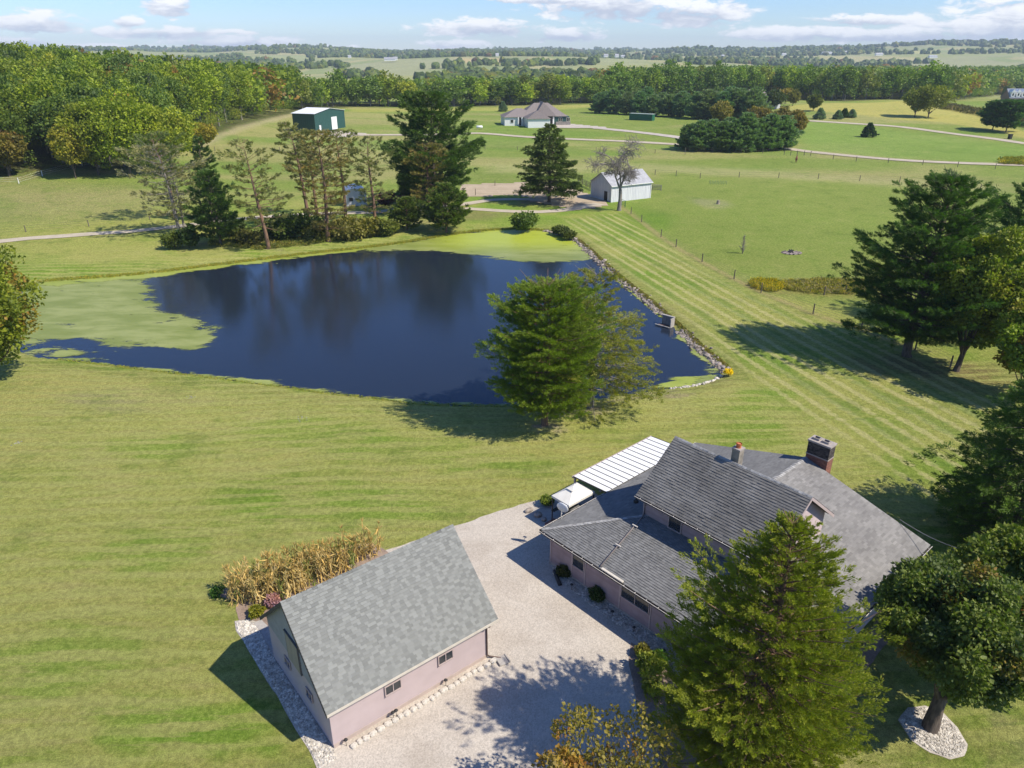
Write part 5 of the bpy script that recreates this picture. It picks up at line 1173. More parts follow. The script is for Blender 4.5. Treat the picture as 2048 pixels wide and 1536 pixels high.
# ------------------------------------------------------------------ house
HA = math.radians(41.8); H0 = np.array([1.82, 37.42, 0])
ho = empty('house', H0, HA, 'mauve farmhouse with low hip roof, steep upper storey and brick chimney', 'house')
# local frame: x = away from the drive, y = towards the pond; B grows along -y
AL, BL, EH, SLP = 16.63, 16.9, 2.62, .288; HR = BL / 2; RH = EH + SLP * HR
i_ = .45
mb = MB(); t_ = .16
wz = EH + .02
for c, d in (((i_ + t_ / 2, -BL / 2, wz / 2), (t_, BL - 2 * i_, wz)), ((AL - .25 - t_ / 2, -BL / 2, wz / 2), (t_, BL - 2 * i_, wz))): mb.box(c, d)
mb.box((AL / 2 + .1, -i_ - t_ / 2, wz / 2), (AL - i_ - .25 - 2 * t_ - .01, t_, wz)); mb.build('wall', SIDING, ho)
mb = MB(); mb.box((AL / 2 + .1, -BL + i_ + t_ / 2, wz / 2), (AL - i_ - .25 - 2 * t_ - .01, t_, wz)); tag(mb.build('wall', SIDING_L, ho), 'sunlit end wall, its siding coloured paler for the sun')
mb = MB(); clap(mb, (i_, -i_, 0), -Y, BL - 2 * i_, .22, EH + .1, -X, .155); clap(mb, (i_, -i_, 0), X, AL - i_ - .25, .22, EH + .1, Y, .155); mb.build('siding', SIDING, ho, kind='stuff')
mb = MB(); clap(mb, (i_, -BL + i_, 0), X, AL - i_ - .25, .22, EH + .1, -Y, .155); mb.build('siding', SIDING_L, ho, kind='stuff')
mb = MB(); mb.box((i_ + .10, -BL / 2, .11), (.30, BL - 2 * i_ + .1, .22)); mb.build('foundation', CONC, ho)
# main roof deck and shingles
sf = math.hypot(1, SLP)
R0, R1 = (HR, -HR, RH), (AL, -HR, RH); c00, c01, c10, c11 = (0, 0, EH), (0, -BL, EH), (AL, 0, EH), (AL, -BL, EH)
mb = MB(); slab_roof(mb, [c00, c01, R0], .1); slab_roof(mb, [c00, R0, R1, c10], .1); slab_roof(mb, [c01, c11, R1, R0], .1)
hr = mb.build('roof', mat('roof_deck', (.10, .095, .09)), ho)
# gable end at the far side
mb = MB(); tri_prism_wall(mb, (AL - .25, -i_, 0), -Y, BL - 2 * i_, EH + .03, RH - .15, X); mb.build('gable', SIDING_L, ho)
wA = np.array([1, 0, SLP]) / sf; wB = np.array([0, -1, SLP]) / sf; wC = np.array([0, 1, SLP]) / sf; hw = HR * sf
mb = MB(); shingles(mb, (-.03, 0, EH - .01), -Y, wA, [(0, 0), (BL, 0), (BL / 2, hw)], .16, .3, .024, 5, 0, True); mb.build('shingles', SH_H, hr, kind='stuff')
mb = MB(); shingles(mb, (0, .03, EH - .01), X, wB, [(0, 0), (AL, 0), (AL, hw), (HR, hw)], .15, .3, .014, 6, .6); mb.build('shingles', SH_H, hr, kind='stuff')
mb = MB(); shingles(mb, (0, -BL - .03, EH - .01), X, wC, [(0, 0), (AL, 0), (AL, hw), (HR, hw)], .15, .36, .012, 7, .7); tag(mb.build('shingles', SH_R, hr, kind='stuff'), 'weathered shingles on the sunlit slope, coloured paler for the sun')
caps(hr, c00, R0, (np.array([0, -1, 0.05]), np.array([1, 0, 0.05])), CAPM, .24, .17); caps(hr, c01, R0, (np.array([0, 1, 0.05]), np.array([1, 0, .05])), CAPM, .24, .17); caps(hr, R0, R1, (-wB, -wC), CAPM, .24, .17)
# upper storey
ua0, ua1, ub0, ub1, ue, uo = 4.62, 10.95, 4.35, 12.55, 5.12, .36
um = (ua0 + ua1) / 2; uz = 5.28; ur = 8.05; us = (ur - uz) / (um - (ua0 - uo)); usf = math.hypot(1, us)
mb = MB(); mb.box((ua0 + .08, -(ub0 + ub1) / 2, 4.3), (.16, ub1 - ub0, 2.2)); mb.box((ua1 - .08, -(ub0 + ub1) / 2, 4.3), (.16, ub1 - ub0, 2.2)); mb.box((um, -ub0 - .08, 4.3), (ua1 - ua0 - .33, .16, 2.2)); mb.build('upper_wall', SIDING, ho)
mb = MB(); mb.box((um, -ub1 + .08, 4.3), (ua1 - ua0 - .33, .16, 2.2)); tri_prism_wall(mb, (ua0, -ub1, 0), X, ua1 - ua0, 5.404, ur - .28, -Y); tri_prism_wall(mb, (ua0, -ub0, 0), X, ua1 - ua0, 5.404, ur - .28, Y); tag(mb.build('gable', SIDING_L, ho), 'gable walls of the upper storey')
mb = MB(); clap(mb, (ua0, -ub0, 0), -Y, ub1 - ub0, 3.6, 5.4, -X, .155); clap(mb, (ua0, -ub0, 0), X, ua1 - ua0, 3.6, 5.4, Y, .155); mb.build('siding', SIDING, ho, kind='stuff')
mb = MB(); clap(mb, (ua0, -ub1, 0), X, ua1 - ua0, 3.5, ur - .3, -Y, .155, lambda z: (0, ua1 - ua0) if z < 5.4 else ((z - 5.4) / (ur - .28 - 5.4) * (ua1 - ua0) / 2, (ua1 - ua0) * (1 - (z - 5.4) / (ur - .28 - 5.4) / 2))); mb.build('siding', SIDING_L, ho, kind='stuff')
ea, eb = ua0 - uo, ua1 + uo; rb0, rb1 = -ub0 + .45, -ub1 - .42
mb = MB(); slab_roof(mb, [(ea, rb0, uz), (ea, rb1, uz), (um, rb1, ur), (um, rb0, ur)], .12); slab_roof(mb, [(eb, rb0, uz), (um, rb0, ur), (um, rb1, ur), (eb, rb1, uz)], .12); ur_ = mb.build('upper_roof', mat('roof_deck', (.10,) * 3), ho)
uw = (um - ea) * usf; wU = np.array([1, 0, us]) / usf; wV = np.array([-1, 0, us]) / usf
mb = MB(); shingles(mb, (ea - .03, rb0, uz - .02), -Y, wU, [(0, 0), (rb0 - rb1, 0), (rb0 - rb1, uw), (0, uw)], .165, .32, .03, 8, .6); mb.build('shingles', SH_U, ur_, kind='stuff')
mb = MB(); shingles(mb, (eb + .03, rb0, uz - .02), -Y, wV, [(0, 0), (rb0 - rb1, 0), (rb0 - rb1, uw), (0, uw)], .152, .32, .02, 9, .5); mb.build('shingles', SH_U, ur_, kind='stuff')
caps(ur_, (um, rb0, ur), (um, rb1, ur), (-wU, -wV), CAPM, .26, .14)
mb = MB()
for a0, a1 in ((ea, um), (eb, um)):
    a, b = np.array([a0, rb1 - .02, uz - .02]), np.array([a1, rb1 - .02, ur - .02]); c = [a, b, b - [0, 0, .2], a - [0, 0, .2]]; mb.add(c + [v + [0, .04, 0] for v in c], [(3, 2, 1, 0), (4, 5, 6, 7), (0, 1, 5, 4), (1, 2, 6, 5), (2, 3, 7, 6), (3, 0, 4, 7)])
mb.build('rake_board', TRIM_P, ho)
# gutters with hangers, downspouts
def gutter(p0, p1, out, name='gutter'):
    p0, p1, out = (np.array(v, float) for v in (p0, p1, out)); mb = MB(); prof = [(0, 0), (.11, 0), (.125, .10), (.105, .10), (.09, .02), (.015, .02), (.015, .10), (0, .10)]
    mb.prism(prof, out, Z, p0, p1 - p0); g_ = mb.build(name, mat('dark_gutter', (.07, .065, .06)), ho)
    mb = MB(); c = (p0 + p1) / 2 + out * .115 + Z * .095; d = p1 - p0; L_ = np.linalg.norm(d); mb.prism([(0, 0), (.03, 0), (.03, .022), (0, .022)], out, Z, p0 + out * .10 + Z * .095, d); mb.build('gutter_lip', GUTM, g_)
    n = int(L_ / .78); mb = MB()
    for k in range(n): q_ = p0 + d * (k + .5) / n; a = math.atan2(out[1], out[0]); mb.box(q_ + out * .02 + Z * .115, (.22, .03, .02), a)
    mb.build('gutter_hangers', GUTM, g_); return g_
gutter((-.035, 0, EH - .15), (-.035, -BL, EH - .15), -X); gutter((0, .035, EH - .15), (AL, .035, EH - .15), Y); gutter((0, -BL - .035, EH - .15), (AL, -BL - .035, EH - .15), -Y)
gutter((ea - .035, rb0, uz - .15), (ea - .035, rb1, uz - .15), -X)
mb = MB(); mb.tube([(ea - .06, -ub0 - .12, uz - .1), (ua0 - .08, -ub0 - .06, uz - .35), (ua0 - .08, -ub0 - .06, 4.0), (ua0 - .25, -ub0 - .1, 3.92), (.05, -4.95, EH + .1)], .05, 6); mb.build('downspout', mat('grey_downspout', (.26, .22, .20), (.2, .17, .16)), ho, smooth=True)
mb = MB()
for f in (.25, .62): mb.box((ua0 + (0 - ua0) * f, -4.5 - .45 * f, EH + .12 + SLP * (ua0 * (1 - f))), (.08, .38, .05), .06)
mb.build('downspout_strap', GUTM, ho)
mb = MB(); mb.tube([(AL - .4, -BL - .08, EH - .12), (AL - .4, -BL + i_ - .06, EH - .4), (AL - .4, -BL + i_ - .06, .2)], .05, 6); mb.build('downspout', PIPE_B, ho, smooth=True)
mb = MB(); mb.tube([(i_ - .06, -10.1, EH - .12), (i_ - .06, -10.1, .15)], .04, 6); mb.build('downspout', GUTM, ho, smooth=True)
# windows and wall trims on the drive side
window(ho, (i_ - .005, -2.42, 1.13), -Y, Z, -X, .98, .98, TRIM_P, 1); window(ho, (i_ - .005, -6.30, 1.2), -Y, Z, -X, 2.06, .98, TRIM_P, 2)
window(ho, (i_ - .005, -12.2, 1.13), -Y, Z, -X, .98, .98, TRIM_P, 1)
window(ho, (ua0 - .005, -6.2, 3.98), -Y, Z, -X, .95, 1.0, TRIM_P, 1)
window(ho, (ua0 + 1.9, -ub1 - .005, 4.7), X, Z, -Y, .9, 1.2, TRIM_P, 1)
window(ho, (9.5, -BL + i_ - .005, 1.0), X, Z, -Y, 1.2, 1.1, WHITE, 2); window(ho, (13.0, -BL + i_ - .005, 1.0), X, Z, -Y, 1.2, 1.1, WHITE, 2)
for b in (.49, 2.34, 3.46, 6.22, 8.44, 10.2): mb = MB(); mb.box((i_ - .02, -b, 1.3), (.06, .09, 2.45)); mb.build('trim_board', TRIM_P, ho)
mb = MB(); mb.box((ua0 - .03, -ub0 - .03, 4.6), (.09, .12, 1.3)); mb.build('corner_board', TRIM_P, ho)
mb = MB(); mb.box((.0, -5.9, EH + .06), (.16, 1.6, .06)); mb.build('gutter_patch', TRIM, ho)
mb = MB(); mb.box((5.8, -2.8, EH + SLP * 2.8 + .1), (.22, .22, .22)); mb.tube([(5.8, -2.8, EH + .9), (5.8, -2.8, EH + 1.25)], .05, 8); mb.build('roof_vent', DARKM, ho)
# brick chimney built of single bricks
ch = empty('chimney', (0, 0, 0)); ch.parent = ho
ca0, ca1, cb0, cb1, cz1 = 16.66, 17.46, 8.38, 9.88, 6.45
mb = MB(); mb.box(((ca0 + ca1) / 2, -(cb0 + cb1) / 2, 3.1), (ca1 - ca0 - .06, cb1 - cb0 - .06, 6.2)); mb.build('chimney_core', mat('mortar', (.34, .31, .28)), ch)
def bricks(z0, z1, m, nm):
    mb = MB(); z = z0; k = 0; bh = .075; bw = .215
    while z < z1 - .02:
        for (ax, p, Lw, n) in ((Y, np.array([ca0, -cb1, 0]), cb1 - cb0, -X), (Y, np.array([ca1, -cb1, 0]), cb1 - cb0, X), (X, np.array([ca0, -cb1, 0]), ca1 - ca0, -Y), (X, np.array([ca0, -cb0, 0]), ca1 - ca0, Y)):
            x = -(bw / 2) * (k % 2)
            while x < Lw - .02:
                a, b = max(x, 0), min(x + bw - .012, Lw); x += bw
                if b - a < .03: continue
                c = p + ax * (a + b) / 2 + Z * (z + bh / 2 - .005) - n * .02; d = np.abs(ax) * (b - a) + np.abs(n) * random.uniform(.045, .055) + Z * (bh - .012); mb.box(c, d)
        z += bh; k += 1
    return mb.build(nm, m, ch, kind='stuff')
bricks(3.9, 5.33, BRICK, 'bricks'); bricks(5.42, 6.3, BRICK_D, 'bricks')
mb = MB(); mb.box(((ca0 + ca1) / 2, -(cb0 + cb1) / 2, 5.38), (ca1 - ca0 + .06, cb1 - cb0 + .06, .07)); mb.build('band', CAPC, ch)
mb = MB(); mb.box(((ca0 + ca1) / 2, -(cb0 + cb1) / 2, 6.36), (ca1 - ca0 + .1, cb1 - cb0 + .1, .12)); mb.build('cap', CAPC, ch)
for b in (8.75, 9.4):
    mb = MB(); w_ = .32; cx_, cy_ = (ca0 + ca1) / 2, -b
    for dx_, dy_, sx_, sy_ in ((-.17, 0, .05, .46), (.17, 0, .05, .46), (0, .205, .28, .05), (0, -.205, .28, .05)): mb.box((cx_ + dx_, cy_ + dy_, 6.49), (sx_, sy_, .14))
    mb.build('flue', CAPC, ch); mb = MB(); mb.box((cx_, cy_, 6.43), (.28, .35, .02)); mb.build('flue_opening', DARKM, ch)
# block chimney on the upper ridge
sc = empty('block_chimney', (0, 0, 0)); sc.parent = ho
mb = MB(); mb.box((8.15, -8.05, 7.95), (.5, .5, 1.7)); mb.build('stack', BLOCKC, sc); mb = MB(); mb.box((8.15, -8.05, 8.84), (.56, .56, .09)); mb.build('cap', CAPC, sc)
mb = MB(); mb.tube([(8.15, -8.05, 8.88), (8.15, -8.05, 9.15)], .15, 10, cap=False); mb.tube([(8.15, -8.05, 9.15), (8.15, -8.05, 8.9)], .11, 10, cap=True); mb.tube([(8.15, -8.05, 9.10), (8.15, -8.05, 9.16)], [.17, .17], 10, cap=False); mb.build('flue', TERRA, sc)
# metal porch roof made of single panels
pr = empty('porch', (0, 0, 0)); pr.parent = ho
NP, pa0, pa1, pb0 = 15, 6.15, 14.95, 3.05; pw = (pa1 - pa0) / NP
mb = MB(); mb.box((pw / 2, 0, 0), (pw - .05, 1, .03)); 
def zporch(y): return 2.52 + (pb0 - y) / pb0 * .18
ang = math.atan2(.18, pb0)
for k in range(NP):
    if k == 0: mb = MB(); mb.add([(0.03, 0, 0), (pw - .03, 0, 0), (pw - .03, pb0, 0), (.03, pb0, 0), (0.03, 0, -.03), (pw - .03, 0, -.03), (pw - .03, pb0, -.03), (.03, pb0, -.03)], [(0, 1, 2, 3), (7, 6, 5, 4), (0, 4, 5, 1), (1, 5, 6, 2), (2, 6, 7, 3), (3, 7, 4, 0)]); p_ = mb.build('panel', WHITE_M, pr); pme = p_.data
    else: p_ = obj('panel', pme, pr)
    p_.location = (pa0 + k * pw, .02, 2.72); p_.rotation_euler = (-ang, 0, 0)
mb = MB()
for k in range(NP + 1): x = pa0 + k * pw; mb.add([(x - .03, .02, 2.74), (x + .03, .02, 2.74), (x + .03, pb0 + .02, 2.56), (x - .03, pb0 + .02, 2.56), (x - .03, .02, 2.68), (x + .03, .02, 2.68), (x + .03, pb0 + .02, 2.50), (x - .03, pb0 + .02, 2.50)], [(0, 1, 2, 3), (7, 6, 5, 4), (0, 4, 5, 1), (1, 5, 6, 2), (2, 6, 7, 3), (3, 7, 4, 0)])
mb.build('rafters', mat('porch_rib', (.06, .055, .05)), pr)
mb = MB(); mb.box(((pa0 + pa1) / 2, pb0 + .06, 2.47), (pa1 - pa0 + .1, .09, .16)); mb.build('fascia', TRIM_P, pr)
for x in np.linspace(pa0 + .1, pa1 - .1, 4): mb = MB(); mb.box((x, pb0 - .05, 1.2), (.12, .12, 2.4)); mb.build('post', TRIM_P, pr)
# dish on the eave
def hl(a, b, z): c, s = math.cos(HA), math.sin(HA); return H0 + np.array([a * c + b * s, a * s - b * c, z])
ds = empty('satellite_dish', hl(1.75, .05, EH - .05), HA + math.radians(110), 'white satellite dish on a bracket at the corner eave of the house', 'satellite dish')
mb = MB(); n = 20; V = [(0, .0, 0)]; Fd = []
for r_ in range(1, 5):
    for k in range(n): a = 2 * math.pi * k / n; q_ = .1 * r_; V.append((q_ * math.cos(a) * .95, -.9 * q_ * q_ * .55, q_ * math.sin(a) * 1.1))
for k in range(n): Fd.append((0, 1 + k, 1 + (k + 1) % n))
for r_ in range(3):
    for k in range(n): a = 1 + r_ * n; Fd.append((a + k, a + n + k, a + n + (k + 1) % n, a + (k + 1) % n))
V = np.array(V); V2 = V + [0, .015, 0]; m0 = len(V); Fd2 = Fd + [tuple(i + m0 for i in f[::-1]) for f in Fd] + [(1 + 3 * n + k, m0 + 1 + 3 * n + k, m0 + 1 + 3 * n + (k + 1) % n, 1 + 3 * n + (k + 1) % n) for k in range(n)]
V = np.concatenate([V, V2]); tl = math.radians(-18); V = np.column_stack([V[:, 0], V[:, 1] * math.cos(tl) - V[:, 2] * math.sin(tl), V[:, 1] * math.sin(tl) + V[:, 2] * math.cos(tl)]) * 1.05
mb.add(V + [0, -.1, .82], Fd2, .5); mb.build('reflector', WHITE_M, ds, smooth=True)
mb = MB(); mb.tube([(0, 0, 0), (0, .02, .35), (0, -.05, .78)], .025, 6); mb.build('mast', GUTM, ds); mb = MB(); mb.tube([(0, -.05, .42), (0, -.62, .55)], .018, 5); mb.build('arm', GUTM, ds); mb = MB(); mb.box((0, -.66, .6), (.12, .14, .16)); mb.build('receiver', WHITE_M, ds)
# grill shelter
ge = empty('grill_gazebo', hl(4.88, -1.85, 0), HA, 'small grill gazebo with cream fabric roof between porch and house corner', 'gazebo')
cx, cy = 1.28, .84; apx = 2.82; can = mat('cream_canopy', (.74, .71, .63), (.68, .65, .57), 2, .8)
mb = MB(); k = [(-cx, -cy, 2.26), (cx, -cy, 2.26), (cx, cy, 2.26), (-cx, cy, 2.26)]; tp_ = [(-.22, -.12, 2.72), (.22, -.12, 2.72), (.22, .12, 2.72), (-.22, .12, 2.72)]
mb.add(k + tp_ + [(x, y, z - .16) for x, y, z in k], [(0, 1, 5, 4), (1, 2, 6, 5), (2, 3, 7, 6), (3, 0, 4, 7), (4, 5, 6, 7), (8, 9, 1, 0), (9, 10, 2, 1), (10, 11, 3, 2), (11, 8, 0, 3)]); mb.build('canopy', can, ge)
mb = MB(); mb.add([(-.42, -.3, 2.74), (.42, -.3, 2.74), (.42, .3, 2.74), (-.42, .3, 2.74), (0, 0, 2.9)], [(0, 1, 4), (1, 2, 4), (2, 3, 4), (3, 0, 4), (3, 2, 1, 0)]); mb.build('vent_cap', can, ge)
for sx in (-1, 1):
    for sy in (-1, 1): mb = MB(); mb.box((sx * (cx - .06), sy * (cy - .06), 1.12), (.06, .06, 2.24)); mb.build('post', DARKM, ge)
mb = MB(); mb.box((0, -cy + .05, .95), (2 * cx - .2, .28, .04)); mb.box((0, cy - .05, .95), (2 * cx - .2, .28, .04)); mb.build('shelf', DARKM, ge)
gr_ = empty('grill', hl(4.9, -1.8, 0), HA + .1, 'covered gas grill with rounded lid under the cream canopy', 'grill')
mb = MB(); mb.box((0, 0, .45), (1.0, .5, .8)); mb.build('cabinet', DARKM, gr_); mb = MB(); mb.prism([(-.28, 0), (.28, 0), (.27, .16), (.16, .3), (-.1, .32), (-.25, .2)], Y, Z, (-.45, 0, .86), (.9, 0, 0)); mb.build('lid', mat('grill_lid', (.10, .10, .10), (.16, .155, .15), 4, .35, metal=.5), gr_)
mb = MB(); mb.tube([(-.3, -.31, .98), (.3, -.31, .98)], .018, 6); mb.build('handle', GUTM, gr_); mb = MB(); mb.box((.72, 0, .84), (.4, .4, .04)); mb.box((-.72, 0, .84), (.4, .4, .04)); mb.build('side_shelf', DARKM, gr_)
# boulders and steps near the shelter
ss = empty('brick_steps', atz(1102, 1046), HA, 'low brown brick steps beside the house corner', 'steps')
mb = MB(); mb.box((0, 0, .07), (.9, .32, .12)); mb.build('step', BRICK, ss); mb = MB(); mb.box((.1, -.32, .12), (.7, .3, .22)); mb.build('step', BRICK, ss)
for px, s, lb in [((1058, 1023), .28, 'brown boulder at the lawn edge of the patio'), ((1076, 1032), .3, 'grey boulder between the brown one and the steps'), ((1088, 1041), .26, 'grey boulder nearest the brick steps')]:
    V, F, v = blobs(np.array([[0, 0, s * .35]]), np.array([s]), I1, .12, flat=.6); o = obj('boulder', mesh_np('boulder', V, F, GREY_ROCK, fvar=v, smooth=False), None, atz(*px)); tag(o, lb, 'boulder')
# black drain pipe lying in the bed
bp_ = MB(); bp_.tube([(-.1, .55, .22), (0, .2, .16), (.1, -.2, .12), (.22, -.65, .08)], [.1, .12, .12, .14], 8); tag(bp_.build('drain_pipe', DARKM, None, loc=atz(1112, 1158), smooth=True), 'black corrugated drain pipe lying by the house corner', 'pipe')

def shrub(px, R, h, color, label, kind='shrub', leaf=.12, n=26, m=60, aut=0, seed=0, z=None, name=None):
    p = at(*px) if z is None else np.array([*atz(*px)[:2], z]); V, var, a, mb = broadleaf(seed or int(px[0]), h, R, h * .12, .03, lobes=n, m=m, leaf=leaf, lobe_r=.36, aut=aut, limbs=6)
    e = empty(name or 'shrub', p, 0, label, kind); mb.build('stems', BARK, e); obj('foliage', crown_mesh('foliage', V, var, LEAF, a), e, color=color); return e
shrub((1195, 1200), .48, .8, (.045, .085, .022), 'small round dark green shrub in the pebble bed between the windows')
shrub((1128, 1150), .45, .6, (.06, .075, .03), 'low dark shrub at the house corner beside the black pipe')
shrub((1298, 1345), .62, 1.1, (.17, .21, .05), 'pale variegated shrub in the mulch bed by the drive', leaf=.16, seed=77)
shrub((1318, 1332), .42, .8, (.10, .22, .04), 'bright green leafy plant right of the variegated shrub', leaf=.16)
shrub((1302, 1380), .5, .7, (.20, .23, .06), 'yellow-green hosta clump in front of the variegated shrub', leaf=.2, n=14)
shrub((1284, 1310), .35, .6, (.18, .17, .05), 'yellowish shrub at the top of the mulch bed', leaf=.14)
shrub((515, 1230), .42, .5, (.16, .17, .02), 'yellow-green mound plant behind the garage corner')
shrub((548, 1212), .4, .75, (.38, .22, .34), 'lilac-pink flowering chrysanthemum behind the garage corner', 'flowers')
shrub((434, 1186), .5, .25, (.05, .12, .02), 'flat green vine spilling from the corn patch onto the lawn', 'plant', seed=5, n=12, m=22)
shrub((1095, 1010), .5, .7, (.13, .18, .04), 'yellow-green bush in the shade of the grill gazebo')
shrub((1840, 1180), .45, .6, (.10, .15, .04), 'green bush at the foot of the sunlit house wall')
shrub((1048, 459), 2.6, 2.7, (.10, .155, .035), 'round green bush on the far tip of the pond', leaf=.4, n=40)
for k, (x, y) in enumerate([(1118, 465), (1127, 469), (1137, 475)]): shrub((x, y), 1.1, 1.0, (.085, .11, .035), ['first', 'middle', 'last'][k] + ' of three low dark bushes along the top of the dam bank', leaf=.3)
shrub((350, 497), 1.9, 2.4, (.10, .135, .03), 'light green bush at the foot of the grey half-dead pine', leaf=.35)
shrub((379, 496), 2.0, 3.4, (.05, .09, .022), 'dark green bush right of the light green one on the far bank', leaf=.35)
shrub((570, 478), 4.0, 3.2, (.055, .09, .02), 'dark bush mass under the pines behind the pond, leftmost', leaf=.5, n=40)
shrub((600, 470), 4.2, 3.0, (.065, .10, .022), 'dark bush under the very tall narrow pine', leaf=.5, n=40)
shrub((640, 478), 3.0, 2.2, (.15, .16, .04), 'yellow-green weed thicket beneath the rust-tinged pine', leaf=.45, n=40)
shrub((700, 475), 3.8, 2.6, (.16, .155, .05), 'straw-green weed thicket below the silver shed', leaf=.45, n=40)
shrub((740, 470), 3.0, 2.6, (.15, .15, .045), 'olive weed thicket below the airy pine', leaf=.45, n=40)
shrub((775, 470), 2.2, 2.4, (.13, .155, .035), 'green weed clump left of the small rounded cedar', leaf=.4, n=30)
shrub((500, 488), 2.4, 1.8, (.13, .13, .045), 'brown-green weeds between the dark pine and the lone olive pine', leaf=.4, n=30)
shrub((467, 470), 2.4, 2.2, (.07, .10, .03), 'low dark bushes right of the compact dark pine', leaf=.4, n=30)
shrub((770, 408), 2.2, 2.2, (.12, .05, .04), 'dark red-leaved bush beside the red gate', leaf=.35, n=30)
shrub((1457, 748), .5, .45, (.75, .58, .02), 'bright yellow chrysanthemum on the rocky corner of the pond', 'flowers', z=0, leaf=.09)
# left wood edge trees
p = at(152, 357); plant_tree('broadleaf_tree', 'small yellowing tree standing apart in front of the wood on the left', 'tree', p, broadleaf(601, height_to(p, 242), px2m(p, 38, 4), 2.4, .14, lobes=60, m=90, leaf=.42, lobe_r=.28, aut=.1), (.26, .25, .035))
for px, top, hw, c, lb, au in [((262, 352), 176, 75, (.205, .265, .025), 'big bright yellow-green tree standing out of the wood', .05), ((345, 345), 208, 62, (.215, .26, .028), 'yellow-green tree at the right end of the bright group', .05), ((20, 352), 262, 42, (.13, .12, .03), 'tree with orange-red top at the left edge of the wood', .35), ((198, 350), 205, 60, (.19, .23, .03), 'bright green tree left of the big yellow-green one', 0), ((405, 300), 250, 30, (.25, .235, .04), 'yellow-leaved tree at the tip of the wood above the green-topped pine', .1)]:
    p = at(*px); plant_tree('broadleaf_tree', lb, 'tree', p, broadleaf(610 + px[0], height_to(p, top), px2m(p, hw, 8), 2.0, .3, lobes=90, m=95, leaf=.55, lobe_r=.26, aut=au, auttop=True), c)
# stumps of the light trunks at the shaded wood edge, weeds, corn
cm_ = []; CORNM = foliage('corn_leaf', tw=(1.3, 1.2, .9), transl=.2)
for k in range(6):
    rng = np.random.default_rng(700 + k); h = rng.uniform(1.6, 2.2); Ps, Ds, Ls = [], [], []
    for j in range(22): z = h * (.12 + .8 * j / 22); a = j * 2.4 + rng.normal(0, .4); Ps.append((0, 0, z)); Ds.append((math.cos(a), math.sin(a), rng.choice([-1.6, -.9, 1.4, 2.2]) * rng.uniform(.6, 1.2))); Ls.append(rng.uniform(.35, .7))
    for j in range(7): Ps.append((0, 0, h * .95)); Ds.append((*rng.normal(0, .45, 2), 1)); Ls.append(.32)
    V = leafquads(np.array(Ps), np.array(Ds, float), np.array(Ls), np.array(Ls) * .13, rng); mb = MB(); mb.tube([(0, 0, 0), (.02, 0, h * .5), (0, .02, h)], [.032, .026, .012], 4, cap=False)
    cm_.append((crown_mesh('leaves', V, rng.random(len(V) // 4), CORNM), mesh_np('stalk', np.concatenate(mb.V), mb.F, CORNM, fvar=mb.var)))
cq = np.array([atz(*q_)[:2] for q_ in [(470, 1214), (560, 1206), (640, 1176), (757, 1112), (737, 1100), (600, 1136), (520, 1160), (452, 1188)]]); rng = np.random.default_rng(5)
# rows run along the patch
ax_ = unit(cq[3] - cq[0]); nx_ = np.array([-ax_[1], ax_[0]]); pts = []
for r_ in np.arange(-3, 4.5, .62):
    for t_ in np.arange(-1, 13, .19): pts.append(cq[0] + ax_ * (t_ + rng.normal(0, .04)) + nx_ * (r_ + rng.normal(0, .05)))
pts = np.array(pts); pts = pts[sdist(pts[:, 0], pts[:, 1], cq) < 0.1]; pts = pts[rng.permutation(len(pts))]
print('corn', len(pts))
def corn(x, y, i):
    c = [(.60, .44, .19), (.54, .39, .16), (.66, .52, .27), (.36, .30, .12), (.22, .26, .07)][rng.choice(5, p=[.3, .25, .2, .15, .1])]
    u_ = float((np.array([x, y]) - cq[0]) @ ax_); v_ = float((np.array([x, y]) - cq[0]) @ nx_); e = empty('corn_plant', (x, y, 0), rng.uniform(0, 6.28), 'dry %s corn plant on the %s side of the patch, %s' % ('green' if False else 'tan', 'lawn' if v_ > .9 else 'garage', 'left end' if u_ < 2.2 else 'left of the middle' if u_ < 4.2 else 'right of the middle' if u_ < 6.2 else 'right end'), 'corn plant', 'dry corn plants in the patch'); e.rotation_euler = (rng.normal(0, .1), rng.normal(0, .1), rng.uniform(0, 6.28)); s = rng.uniform(.8, 1.15); e.scale = (s, s, s)
    lm, sm = cm_[i % 6]; obj('leaves', lm, e, color=c); obj('stalk', sm, e, color=c)
for i, (x, y) in enumerate(pts[:290]): corn(x, y, i)

